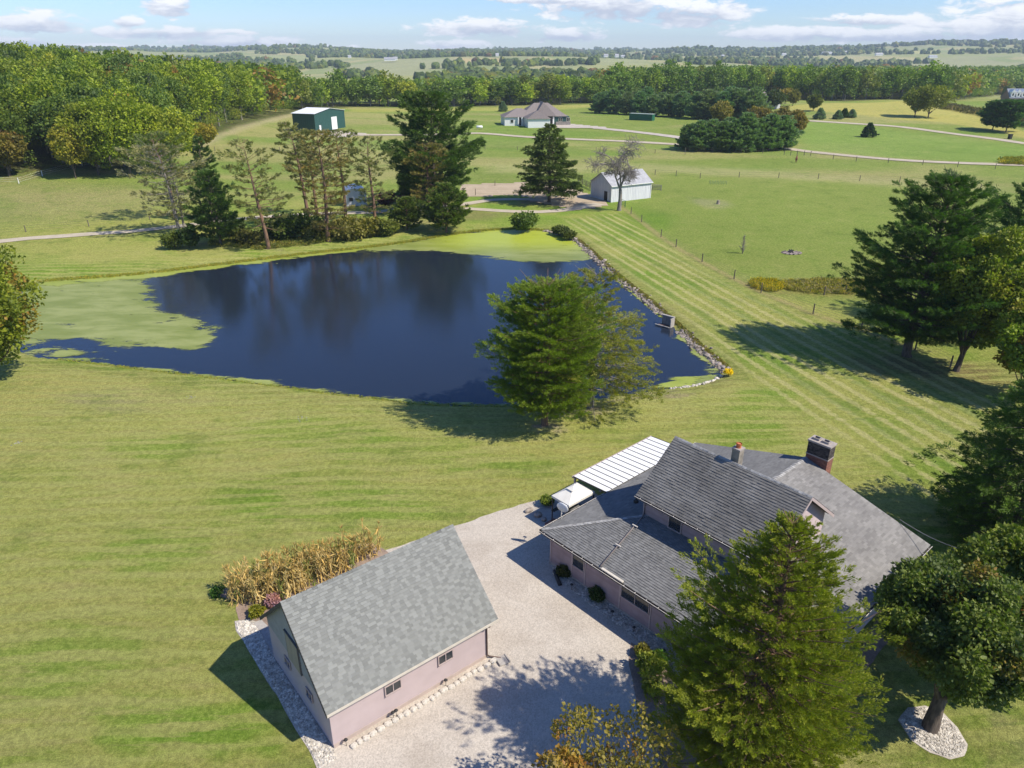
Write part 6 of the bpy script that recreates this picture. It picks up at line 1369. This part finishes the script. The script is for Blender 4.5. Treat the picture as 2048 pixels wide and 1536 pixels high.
# ------------------------------------------------------------------ other buildings
def gable_building(kind, label, cat, P, rz, L, D, eh, rh, wallm, roofm, ov=.3, rib=None, wallparts=None, trim=None, ribw=None):
    """ridge along x; origin at front left corner"""
    e = empty(kind, P, rz, label, cat); mb = MB()
    mb.box((L / 2, .06, eh / 2), (L, .12, eh)); mb.box((L / 2, D - .06, eh / 2), (L, .12, eh)); mb.box((.06, D / 2, eh / 2), (.12, D - .25, eh)); mb.box((L - .06, D / 2, eh / 2), (.12, D - .25, eh))
    s = (rh - eh) / (D / 2); tri_prism_wall(mb, (0, 0, 0), Y, D, eh + .004, rh - .02, -X); tri_prism_wall(mb, (L, 0, 0), Y, D, eh + .004, rh - .02, X); mb.build('wall', wallm, e)
    mb = MB(); ez = eh - ov * s + .06; slab_roof(mb, [(-ov, -ov, ez), (L + ov, -ov, ez), (L + ov, D / 2, rh + .06), (-ov, D / 2, rh + .06)], .09); slab_roof(mb, [(-ov, D / 2, rh + .06), (L + ov, D / 2, rh + .06), (L + ov, D + ov, ez), (-ov, D + ov, ez)], .09); r = mb.build('roof', roofm, e)
    if ribw:
        mb = MB(); 
        for x in np.arange(-ov, L + ov + .01, ribw):
            for ya, yb in ((-ov, D / 2), (D + ov, D / 2)): mb.tube([(x, ya, ez + .01), (x, yb, rh + .07)], .03, 4, cap=False)
        mb.build('roof_ribs', roofm, r)
    if rib:
        mb = MB()
        for x in np.arange(rib / 2, L, rib): mb.box((x, -.015, eh / 2), (.05, .03, eh - .05)); mb.box((x, D + .015, eh / 2), (.05, .03, eh - .05))
        for y in np.arange(rib / 2, D, rib): mb.box((-.015, y, eh / 2), (.03, .05, eh - .05)); mb.box((L + .015, y, eh / 2), (.03, .05, eh - .05))
        mb.build('wall_ribs', wallm, e)
    if trim:
        mb = MB(); 
        for x in (-.02, L + .02):
            for y in (-.02, D + .02): mb.box((x, y, eh / 2), (.14, .14, eh))
        mb.box((L / 2, -ov - .04, ez - .08), (L + 2 * ov, .06, .16)); mb.build('trim', trim, e)
    return e
# white barn
pb = at(1198, 398); pc_ = at(1300, 396); rz = math.atan2(pc_[1] - at(1222, 405)[1], pc_[0] - at(1222, 405)[0]); P = at(1222, 405); L_ = float(np.linalg.norm((pc_ - P)[:2]))
Db = 7.5; hb = height_to(P, 371)
e = gable_building('barn', 'small white barn with old grey tin roof behind the leafless tree', 'barn', P, rz, L_, Db, hb, hb + 2.2, BARNW, BARNR, .3, trim=WHITE, rib=.45)
mb = MB(); mb.box((-.05, 1.9, 1.1), (.06, 1.3, 2.0)); mb.build('door', DARKM, e); mb = MB(); mb.box((-.07, .9, 1.15), (.06, .8, 1.9)); mb.build('door_leaf', BARNW, e)
def rail_fence(kind, label, pts, h, rails, m, post_step=2.4, wire=False, thick=.09, cat='fence', zof=0, posts=None, rt=.06):
    P = np.array([at(*p) for p in pts]); e = empty(kind, P[0], 0, label, cat); seg = []
    pp_ = []
    for i in range(len(P) - 1):
        n = max(1, int(round(np.linalg.norm(P[i + 1] - P[i]) / post_step))) if posts is None else 1
        for j in range(n): pp_.append(P[i] + (P[i + 1] - P[i]) * j / n)
    pp_.append(P[-1]); pp_ = np.array(pp_); pp_[:, 2] = ground_z(pp_[:, 0], pp_[:, 1]); q_ = pp_ - P[0]
    mb = MB(); mb.tube([(0, 0, -.2), (0, 0, h)], [thick, thick * .85], 6); me = None
    for v in q_:
        if me is None: o = mb.build('post', m, e); me = o.data; o.location = v
        else: o = obj('post', me, e, v)
    for k in range(rails):
        z = h * (.25 + .68 * k / max(1, rails - 1)); mb = MB()
        if wire: mb.tube([v + [0, 0, z] for v in q_], .012, 3, cap=False); mb.build('wire', m, e)
        else:
            for a, b in zip(q_[:-1], q_[1:]): mb.tube([a + [0, 0, z], b + [0, 0, z]], rt, 4)
            mb.build('rail', m, e)
    return e
rail_fence('wire_fence', 'wire fence with wooden posts between the mown dam and the green pasture', FENCE_PX[1:] + [(1900, 735)], 1.35, 4, POSTM, posts=1, wire=True)
rail_fence('wire_fence', 'wire fence on thin posts across the middle of the right pasture', [(1310, 350), (1352, 352), (1400, 357), (1478, 355), (1557, 356), (1636, 358), (1719, 362), (1799, 364), (1880, 372), (1960, 380)], 1.4, 3, POSTM, posts=1, wire=True)
rail_fence('wire_fence', 'wire fence along the near side of the tan farm track', [(1370, 305), (1425, 305), (1482, 306), (1525, 307), (1568, 310), (1581, 311), (1594, 311), (1608, 311), (1621, 312), (1666, 319), (1712, 323), (1776, 326), (1845, 330), (1915, 334), (1990, 338), (2070, 344)], 1.5, 3, POSTM, posts=1, wire=True)
rail_fence('wire_fence', 'long wire fence crossing the pasture behind the pines', [(430, 302), (560, 303), (700, 300), (840, 296), (970, 299), (1100, 302), (1200, 302), (1310, 307), (1370, 309)], 1.3, 4, POSTM, post_step=14, wire=True)
rail_fence('wire_fence', 'wire fence round the tan paddock', [(920, 371), (990, 372), (1060, 364), (1165, 360), (1182, 372)], 1.3, 3, POSTM, post_step=9, wire=True)
rail_fence('wire_fence', 'posts on the near side of the tan paddock', [(951, 391), (1041, 391)], 1.5, 2, POSTM, posts=1, wire=True)
rail_fence('wire_fence', 'sparse wire fence at the foot of the wood on the left', [(-60, 362), (38, 367), (85, 352), (165, 332), (195, 328)], 1.3, 3, WHITE, posts=1, wire=True)
rail_fence('wire_fence', 'wire fence on short posts above the lane at the left', [(-40, 470), (52, 464), (178, 453), (300, 440)], 1.2, 3, POSTM, posts=1, wire=True)
rail_fence('wire_fence', 'wire fence from the golden weeds into the right pines', [(1648, 590), (1690, 588), (1740, 586)], 1.2, 3, POSTM, posts=1, wire=True)
rail_fence('board_fence', 'dark wooden rail fence joining the barn on the left', [(1157, 366), (1172, 374), (1188, 382)], 1.5, 4, POSTM, post_step=2.6, rt=.07)
rail_fence('board_fence', 'short white rail fence right of the barn', [(1304, 381), (1322, 382)], 1.4, 4, WOODG, post_step=3, rt=.08)
rail_fence('tube_gate', 'red metal tube gate right of the silver shed', [(772, 408), (809, 406)], 1.7, 6, REDP, post_step=5, cat='gate', rt=.05)
rail_fence('tube_gate', 'small green tube gate beside the trunk of the leafless tree', [(1243, 411), (1250, 415)], 1.4, 4, mat('green_tube', (.04, .16, .07)), post_step=3, cat='gate', rt=.045)
# silver arched shed
P = at(712, 412); hs = 3.6; e = empty('arched_shed', P, .25, 'small silver-white shed with rounded tin roof among the pines', 'shed'); wS = 4.6; mb = MB()
prof = [(-wS / 2, 0), (wS / 2, 0), (wS / 2, 2.2)] + [(wS / 2 * math.cos(a), 2.2 + 1.35 * math.sin(a)) for a in np.linspace(.25, math.pi - .25, 9)] + [(-wS / 2, 2.2)]
mb.prism(prof, X, Z, (0, 0, 0), (0, 6, 0)); mb.build('wall', BARNW, e)
mb = MB(); arc = [((wS / 2 + .15) * math.cos(a), 2.15 + 1.5 * math.sin(a)) for a in np.linspace(0, math.pi, 12)]; arc2 = [(x * .97, z - .07) for x, z in arc][::-1]; mb.prism(arc + arc2, X, Z, (0, -.2, 0), (0, 6.4, 0)); mb.build('roof', mat('bright_tin', (.84, .83, .80), (.76, .75, .72), 2, .8), e)
mb = MB(); mb.box((1.1, -.04, 1.05), (1.1, .06, 2.1)); mb.build('door', WHITE, e); mb = MB(); mb.box((-.9, -.04, 1.4), (.8, .06, .7)); mb.build('window', GLASS, e)
# green steel shed
P = at(627, 268); A_, B_ = at(593, 264), at(677, 252); fL = px2m(P, 38); P0_ = at(588, 263); P1_ = at(632, 268); P2_ = at(678, 250)
Lg = float(np.linalg.norm((P1_ - P0_)[:2])); Dg = 20.0; rzg = math.atan2((P1_ - P0_)[1], (P1_ - P0_)[0]); hg = height_to(P1_, 231)
e = gable_building('steel_shed', 'dark green steel shed with flat white roof before the left wood', 'shed', P0_, rzg, Lg, Dg, hg, hg + 1.3, SHEDG, WHITE_M, .35, rib=.9)
mb = MB(); mb.box((Lg + .06, 3.0, 1.1), (.06, 1.1, 2.2)); mb.build('door', WHITE, e); mb = MB(); mb.box((Lg + .06, 12.5, 2.2), (.06, 3.6, 4.4)); mb.build('roll_door', WHITE, e)
# new ranch house with hipped roofs
def hip(mb, x0, y0, x1, y1, z, zr, ov=.5):
    x0 -= ov; y0 -= ov; x1 += ov; y1 += ov; w, d = x1 - x0, y1 - y0; s = min(w, d) / 2
    r0, r1 = ((x0 + s, y0 + d / 2, zr), (x1 - s, y0 + d / 2, zr)) if w >= d else ((x0 + w / 2, y0 + s, zr), (x0 + w / 2, y1 - s, zr))
    a, b, c, dd_ = (x0, y0, z), (x1, y0, z), (x1, y1, z), (x0, y1, z)
    if w >= d: F_ = [(0, 1, 5, 4), (1, 2, 5), (2, 3, 4, 5), (3, 0, 4)]
    else: F_ = [(0, 1, 4), (1, 2, 5, 4), (2, 3, 5), (3, 0, 4, 5)]
    mb.add([a, b, c, dd_, r0, r1], F_ + [(3, 2, 1, 0)])
P = at(1056, 256); Pr = at(1100, 255.7); rzh = math.atan2((Pr - P)[1], (Pr - P)[0]); Lh = float(np.linalg.norm((Pr - P)[:2])); hh = height_to(P, 238); mm = px2m(P, 1)
e = empty('ranch_house', P, rzh, 'new white single-storey house with brown-grey hip roofs in the meadow', 'house')
mb = MB(); mb.box((Lh / 2, 5, hh / 2), (Lh, 10, hh)); mb.box((-2.5, 16, hh / 2), (12, 12, hh)); mb.build('wall', WHITE, e)
mb = MB(); mb.box((Lh / 2 + 7, 18, hh / 2), (17, 14, hh)); mb.build('wall', SHEDG, e)
mb = MB(); mb.box((Lh + 8, 10.7, .7), (6.5, .5, 1.4)); mb.build('stone_base', STONEW, e)
mb = MB(); hip(mb, 0, 0, Lh, 10, hh, hh + 3.0); hip(mb, -8.5, 10, 6, 22, hh, hh + 3.2); hip(mb, Lh / 2 - 6, 11, Lh + 9.5, 25, hh + .02, hh + 5.2); rf_ = mb.build('roof', NEWR, e)
mb = MB(); hip(mb, Lh / 2, 9, Lh + 4, 25.2, hh + .3, hh + 5.8); mb.build('roof', NEWR, e)
for x in (-2.6, -1.0): mb = MB(); mb.box((x, 9.5, hh / 2), (.5, .5, hh)); mb.build('column', WHITE, e)
for x in (Lh + .8, Lh + 3.6): mb = MB(); mb.box((x, 10.6, hh / 2), (.6, .6, hh)); mb.build('column', WHITE, e)
mb = MB(); mb.box((-1.8, 9.95, hh / 2), (1.2, .1, hh - .4)); mb.build('entry', DARKM, e)
mb = MB(); mb.box((Lh + 2.2, 10.95, hh / 2), (1.9, .1, hh - .5)); mb.build('doorway', DARKM, e)
for x in (Lh + 6, Lh + 9.5): window(e, (x, 10.98, 1.5), X, Z, -Y, 1.6, 1.6, TRIM, 2, fw=.1)
for k, x in enumerate((-6, )): window(e, (x, 9.98, 1.2), X, Z, -Y, 1.4, 1.5, WHITE, 1, fw=.1)
# white propane tank by the house
P = at(959, 259); mb = MB(); mb.tube([(-1.3, 0, 1.0), (-1.15, 0, 1.0), (1.15, 0, 1.0), (1.3, 0, 1.0)], [.25, .55, .55, .25], 10); e = empty('propane_tank', P, .1, 'white propane tank in the meadow left of the new house', 'tank'); mb.build('tank', WHITE, e, smooth=True)
for x in (-.8, .8): mb = MB(); mb.box((x, 0, .25), (.15, .8, .5)); mb.build('foot', CONC, e)
# green container
P = at(1258, 240); Pr = at(1304, 242); e = empty('container', P, math.atan2((Pr - P)[1], (Pr - P)[0]), 'green shipping container in front of the far pine block', 'container'); Lc = float(np.linalg.norm((Pr - P)[:2])); hc = height_to(P, 227) 
mb = MB(); mb.box((Lc / 2, 1.6, hc / 2), (Lc, 3.2, hc)); mb.build('body', mat('container_green', (.02, .13, .075), (.018, .11, .065), 2, .5), e)
mb = MB(); [mb.box((x, -.04, hc / 2), (.18, .1, hc - .4)) for x in np.arange(.3, Lc, .6)]; mb.build('corrugation', mat('container_green', (0, 0, 0)), e)
mb = MB(); mb.box((Lc / 2, 1.6, hc + .06), (Lc + .3, 3.5, .12)); mb.build('top', mat('pale_green_roof', (.35, .42, .38)), e)
# grey house among pines
P = at(1505, 222); e = gable_building('grey_house', 'pale grey two-storey house half hidden by trees behind the pines', 'house', P, .55, 10, 8, 6.5, 10, mat('grey_siding', (.50, .51, .54), (.46, .47, .50)), NEWR, .4)
mb = MB(); mb.box((16, 3, 1.8), (8, 7, 3.6)); mb.build('wing', mat('grey_siding', (.5,) * 3), e); mb = MB(); hip(mb, 12, -.5, 20, 6.5, 3.6, 6.2); mb.build('wing_roof', NEWR, e)
for x in (2, 6): window(e, (x, -.01, 3.8), X, Z, -Y, 1.2, 1.5, WHITE, 1, fw=.12)
# brick house with dormers at the right edge
P = at(2015, 214); e = gable_building('brick_house', 'brick house with three white dormers at the right edge', 'house', P, -.05, px2m(P, 30), 9, 5.0, 9.5, mat('tan_brick', (.30, .20, .15), (.24, .16, .12)), mat('slate_roof', (.22, .24, .28), (.18, .2, .23)), .4)
Lb = px2m(P, 30)
for f in (.15, .5, .85):
    x = Lb * f; mb = MB(); mb.box((x, 1.6, 6.6), (2.0, 3.2, 2.4)); mb.prism([(-1.2, 0), (1.2, 0), (0, 1.5)], X, Z, (x, -.1, 7.8), (0, 3.8, 0)); dm = mb.build('dormer', WHITE, e); mb = MB(); mb.box((x, -.02, 6.6), (.8, .06, 1.3)); mb.build('pane', GLASS, dm)
for f in (.12, .4, .62, .88): mb = MB(); mb.box((Lb * f, -.03, 1.6), (1.2, .08, 1.8)); mb.build('window', GLASS, e)
mb = MB(); mb.box((Lb * .5, -6, .6), (Lb * 1.4, .6, 1.2)); mb.build('garden_wall', CONC, e)
# far farm buildings
FB = [(1110, 112, 10, 6, 'white farmhouse in the hills above the new house roof'), (772, 124, 22, 5, 'long white barn among far fields, left of its farmhouse'), (790, 123, 8, 6, 'white farmhouse right of the long far barn'), (992, 115, 6, 5, 'lone white farmhouse beside the orange field'), (1206, 117, 8, 5, 'white house left of the row of three far houses'), (1228, 117, 7, 5, 'middle white house of the far row of three'), (1240, 117, 8, 5, 'right white house of the far row of three'),
      (1640, 110, 30, 5, 'long low farm building across the far valley'), (1680, 109, 26, 6, 'tall far barn beside the long low farm building'), (1560, 113, 8, 5, 'white far house left of the long farm buildings'), (1850, 118, 16, 5, 'pale far shed in front of the right ridge'), (1745, 113, 14, 5, 'pale building strip below the right ridge'), (700, 118, 5, 5, 'tiny white building at the edge of the far tan field'), (1440, 116, 5, 5, 'tiny white house between the far woods in the middle')]
for x, y, w, hpx, lb in FB:
    P = at(x, y); s = px2m(P, 1); ww = max(8, min(w * s, 60)); hw_ = max(4, hpx * s * .5)
    gable_building('farm_building', lb, 'building', P + np.array([0, -25, 3.0]), .1, ww, 10, hw_, hw_ + 4, WHITE, BARNR, .5)

# ------------------------------------------------------------------ smaller things outdoors
# outlet box in the pond
P = atz(1330, 652, WATER); e = empty('outlet_box', P, -.75, 'concrete and timber outlet box at the dam edge of the pond', 'outlet box')
mb = MB(); mb.box((0, .55, .45), (1.5, .12, 1.3)); mb.build('back_wall', WOODG, e); mb = MB(); mb.box((0, .63, 1.13), (1.7, .3, .1)); mb.build('cap', CONC, e); mb = MB(); mb.box((.82, .2, .45), (.14, .85, 1.3)); mb.build('side_wall', CONC, e)
mb = MB(); mb.box((-.1, -.5, .12), (2.0, .14, .1)); mb.build('front_board', CONC, e); mb = MB(); mb.box((-.2, 0, .02), (1.5, .9, .06)); mb.build('grate', PIPE_B, e)
# fire ring, stump, horse, trampoline, bin, weeds
P = at(1583, 506); e = empty('fire_ring', P, 0, 'ash-filled fire ring with charred logs in the right pasture', 'fire ring'); rng = np.random.default_rng(12)
mb = MB(); mb.add([(1.7 * math.cos(a), 1.2 * math.sin(a), .03) for a in np.linspace(0, 6.28, 17)[:-1]], [list(range(16))]); mb.build('ash', mat('ash', (.34, .27, .24), (.18, .15, .14), 3, .95), e)
for k in range(16): a = k * .39 + rng.normal(0, .1); V, F, v = blobs(np.zeros((1, 3)), np.array([.2]), I0, .2, rng); obj('stone', mesh_np('stone', V, F, GREY_ROCK, fvar=v), e, (1.5 * math.cos(a), 1.1 * math.sin(a), .08))
for k in range(3): mb = MB(); a = k * 1.1; mb.tube([(-.5 * math.cos(a), .3 - .4 * math.sin(a), .1), (.4 * math.cos(a), .3 + .4 * math.sin(a), .4)], .09, 6); mb.build('log', DARKM, e)
P = at(1436, 408); mb = MB(); mb.tube([(0, 0, -.1), (0, 0, .3), (.03, 0, .8)], [.45, .34, .3], 9); tag(mb.build('tree_stump', PLY, None, loc=P), 'pale cut tree stump in the bare patch of the green pasture', 'stump')
P = at(1436, 368); e = empty('brush_roll', P, 0, 'low roll of green wire mesh lying in the pasture', 'wire roll'); mb = MB()
for k in range(7): a = np.linspace(0, math.pi, 7); mb.tube([(-2 + .65 * k, .7 * math.cos(t), .8 * math.sin(t)) for t in a], .04, 4)
mb.build('hoops', mat('green_wire', (.10, .22, .16)), e)
# horse
P = at(1592, 325); hz_ = empty('horse', P, 1.2, 'chestnut horse standing in the pasture near the farm track', 'horse')
bm = bpy.data.meshes.new('body'); J = [(0, 0, 1.25), (-.45, 0, 1.3), (-.8, 0, 1.28), (.45, 0, 1.25), (.75, 0, 1.32), (1.05, 0, 1.62), (1.28, 0, 1.85), (1.5, 0, 1.72), (1.68, 0, 1.52)]
E_ = [(0, 1), (1, 2), (0, 3), (3, 4), (4, 5), (5, 6), (6, 7), (7, 8)]; Rr = [.30, .32, .26, .30, .27, .17, .14, .12, .08]
for s in (-1, 1):
    b = len(J); J += [(.62, .16 * s, 1.0), (.62, .17 * s, .55), (.60, .17 * s, .05)]; E_ += [(4, b), (b, b + 1), (b + 1, b + 2)]; Rr += [.14, .075, .06]
    b = len(J); J += [(-.72, .16 * s, 1.0), (-.62, .17 * s, .75), (-.85, .17 * s, .5), (-.80, .17 * s, .05)]; E_ += [(2, b), (b, b + 1), (b + 1, b + 2), (b + 2, b + 3)]; Rr += [.19, .12, .07, .06]
    b = len(J); J += [(1.24, .07 * s, 2.02)]; E_ += [(6, b)]; Rr += [.03]
bm.from_pydata(J, E_, []); bo = obj('body', bm, hz_); bm.materials.append(mat('horse_coat', (.22, .07, .03), (.15, .05, .025), 3, .6))
sk = bo.modifiers.new('skin', 'SKIN'); 
for v, r_ in zip(bm.skin_vertices[0].data if bm.skin_vertices else [], Rr): v.radius = (r_, r_)
if not bm.skin_vertices:
    bpy.context.view_layer.objects.active = bo
sb = bo.modifiers.new('sub', 'SUBSURF'); sb.levels = 1; sb.render_levels = 1
mb = MB(); mb.tube([(-1.02, 0, 1.35), (-1.18, 0, 1.1), (-1.2, 0, .6)], [.06, .09, .03], 6); mb.build('tail', DARKM, hz_); mb = MB(); mb.prism([(.7, 1.5), (1.2, 2.0), (1.1, 2.05), (.6, 1.62)], X, Z, (0, -.04, 0), (0, .08, 0)); mb.build('mane', DARKM, hz_)
P = at(2019, 278); e = empty('trash_bin', P, .3, 'black trash bin beside the upper drive at the right', 'trash bin'); mb = MB(); mb.prism([(-.5, 0), (.5, 0), (.62, 1.6), (-.62, 1.6)], X, Z, (0, -.5, 0), (0, 1.0, 0)); mb.build('body', DARKM, e); mb = MB(); mb.box((0, 0, 1.68), (1.35, 1.2, .12)); mb.build('lid', DARKM, e)
def weeds(name, px, n, h, leaf, cols, label, z=0, aut=0, spread=None):
    Pp = pxpoly(px) if spread is None else spread; q_ = inside_pts(Pp, n, np.random.default_rng(n)); rng = np.random.default_rng(n + 1); k = 14; Pn = np.repeat(q_, k, 0) + rng.normal(0, leaf * .8, (n * k, 2))
    hh_ = np.repeat(rng.uniform(.4, 1, n) * h, k) * rng.uniform(.2, 1, n * k); P3 = np.column_stack([Pn, ground_z(Pn[:, 0], Pn[:, 1]) + hh_ * .6]); D = rng.normal(0, .5, (n * k, 3)) + [0, 0, 1.0]; V = leafquads(P3, D, leaf * rng.uniform(.7, 1.4, n * k), leaf * .45, rng)
    c = np.array(cols)[rng.integers(0, len(cols), n)]; me = mesh_np(name, V, np.arange(len(V)).reshape(-1, 4), LEAF_T, fvar=rng.random(n * k), vcol=np.repeat(np.repeat(c, k, 0), 4, 0), fattr={'aut': np.zeros(n * k)}); return tag(obj(name, me), label, 'weeds', None, 'stuff')
weeds('goldenrod', [(1497, 568), (1515, 560), (1560, 566), (1575, 578), (1545, 586), (1505, 578)], 420, 1.1, .22, [(.42, .34, .02), (.5, .4, .03), (.2, .22, .04)], 'patch of blooming goldenrod at the bend of the pasture fence')
weeds('tall_weeds', [(1560, 566), (1640, 560), (1720, 562), (1760, 572), (1700, 590), (1620, 588), (1570, 580)], 900, .9, .24, [(.26, .22, .14), (.30, .27, .10), (.2, .22, .06), (.34, .3, .2), (.38, .33, .06)], 'seedy brown and yellow weeds in the wet strip of the pasture')
weeds('tall_weeds', [(2000, 322), (2050, 320), (2160, 326), (2160, 336), (2060, 331), (2002, 329)], 900, 1.9, .6, [(.38, .32, .03), (.16, .2, .04), (.3, .28, .04)], 'yellow-flowering weed bed beside the farm track at the right')
weeds('bank_weeds', [(420, 493), (520, 500), (620, 490), (700, 478), (780, 470), (790, 462), (700, 462), (600, 470), (480, 480), (420, 484)], 1500, .9, .3, [(.20, .20, .055), (.15, .17, .045), (.26, .23, .08), (.11, .15, .035)], 'rough weeds and tall grass on the far bank under the pines')
weeds('field_edge', [(1880, 218), (1960, 232), (2048, 255), (2200, 290), (2200, 278), (2048, 240), (1960, 224), (1890, 212)], 900, 2.2, 1.1, [(.14, .11, .06), (.18, .15, .07), (.10, .10, .04)], 'brown hedge line behind the yellow field')
# grass fringe on the dam-side bank and along the shore
def fringe(name, px, n, h, leaf, cols, label, off=(.2, 1.0)):
    Pw = np.array([atz(a, b, WATER)[:2] for a, b in px]); seg = np.linalg.norm(np.diff(Pw, axis=0), axis=1); cum = np.concatenate([[0], np.cumsum(seg)]); rng = np.random.default_rng(n)
    t = rng.uniform(0, cum[-1], n); x = np.interp(t, cum, Pw[:, 0]); y = np.interp(t, cum, Pw[:, 1]); d = sdist(x, y, POND); ee = .05; gx = (sdist(x + ee, y, POND) - d) / ee; gy = (sdist(x, y + ee, POND) - d) / ee; k = rng.uniform(*off, n) - d; x += gx * k; y += gy * k
    kk = 6; P3 = np.column_stack([np.repeat(x, kk), np.repeat(y, kk), np.repeat(ground_z(x, y), kk)]) + rng.normal(0, .06, (n * kk, 3)) * [1, 1, 0]; D = rng.normal(0, .4, (n * kk, 3)) + [0, 0, 1]; V = leafquads(P3, D, leaf * rng.uniform(.6, 1.4, n * kk) * h, leaf * .3, rng)
    c = np.array(cols)[rng.integers(0, len(cols), n)]; me = mesh_np(name, V, np.arange(len(V)).reshape(-1, 4), LEAF_T, fvar=rng.random(n * kk), vcol=np.repeat(np.repeat(c, kk, 0), 4, 0), fattr={'aut': np.zeros(n * kk)}); return tag(obj(name, me), label, 'grass', None, 'stuff')
fringe('bank_grass', bank + [(1352, 664), (1385, 697), (1415, 722), (1447, 746)], 2200, .8, .26, [(.20, .21, .05), (.32, .27, .11), (.15, .18, .04), (.26, .2, .1)], 'long brownish grass overhanging the rocks of the dam bank', (.7, 1.15))
fringe('bank_grass', [(60, 569), (200, 557), (400, 536), (600, 511), (800, 489), (900, 471), (1040, 459), (1085, 462)], 2600, .8, .28, [(.3, .30, .06), (.36, .32, .09), (.22, .26, .05)], 'yellowish grass fringe on the far bank', (.1, 1.3))
fringe('bank_grass', [(1170, 802), (1000, 809), (820, 803), (650, 783), (450, 755), (300, 738), (120, 716)], 1500, .4, .2, [(.3, .34, .08), (.36, .33, .11), (.22, .28, .06)], 'short grass fringe on the near bank', (.05, .6))
# overhead line from the house to the right
mb = MB(); a, b = hl(16.75, 14.9, 3.35), atz(1975, 1112, 4.6); mb.tube([a + (b - a) * t - np.array([0, 0, .35 * math.sin(math.pi * t)]) for t in np.linspace(0, 1, 14)], .022, 5); tag(mb.build('power_line', mat('pale_cable', (.35, .33, .3))), 'service cable running from the house roof to the right', 'cable')
# fallen twigs and a few pale scraps on the lawn
for px, lb in [((603, 838), 'small pile of pale clippings on the lawn near the pond'), ((36, 886), 'pale scrap on the left lawn, nearest the edge'), ((382, 794), 'small white scrap on the lawn above the dry patch')]:
    V, F, v = blobs(np.column_stack([RNG.normal(0, .25, (9, 2)), np.full(9, .02)]), np.full(9, .06), I0, .3, flat=.3); tag(obj('grass_clippings', mesh_np('grass_clippings', V, F, CAPM, fvar=v), None, at(*px)), lb, 'clippings')

# ------------------------------------------------------------------ haze
hm = bpy.data.materials.new('haze'); hm.use_nodes = True; q = NT(hm.node_tree)
pv = q.add('ShaderNodeVolumePrincipled'); pv.inputs['Color'].default_value = (.74, .87, 1.0, 1); pv.inputs['Density'].default_value = 1.1e-4; pv.inputs['Anisotropy'].default_value = 0.0
o = q.add('ShaderNodeOutputMaterial'); q.l.new(pv.outputs[0], o.inputs['Volume'])
mb = MB(); mb.box((0, 0, 15), (14200, 14200, 240)); h_ = mb.build('haze', hm, kind='stuff'); h_['label'] = 'thin blue air haze over the valley'; h_.visible_shadow = True
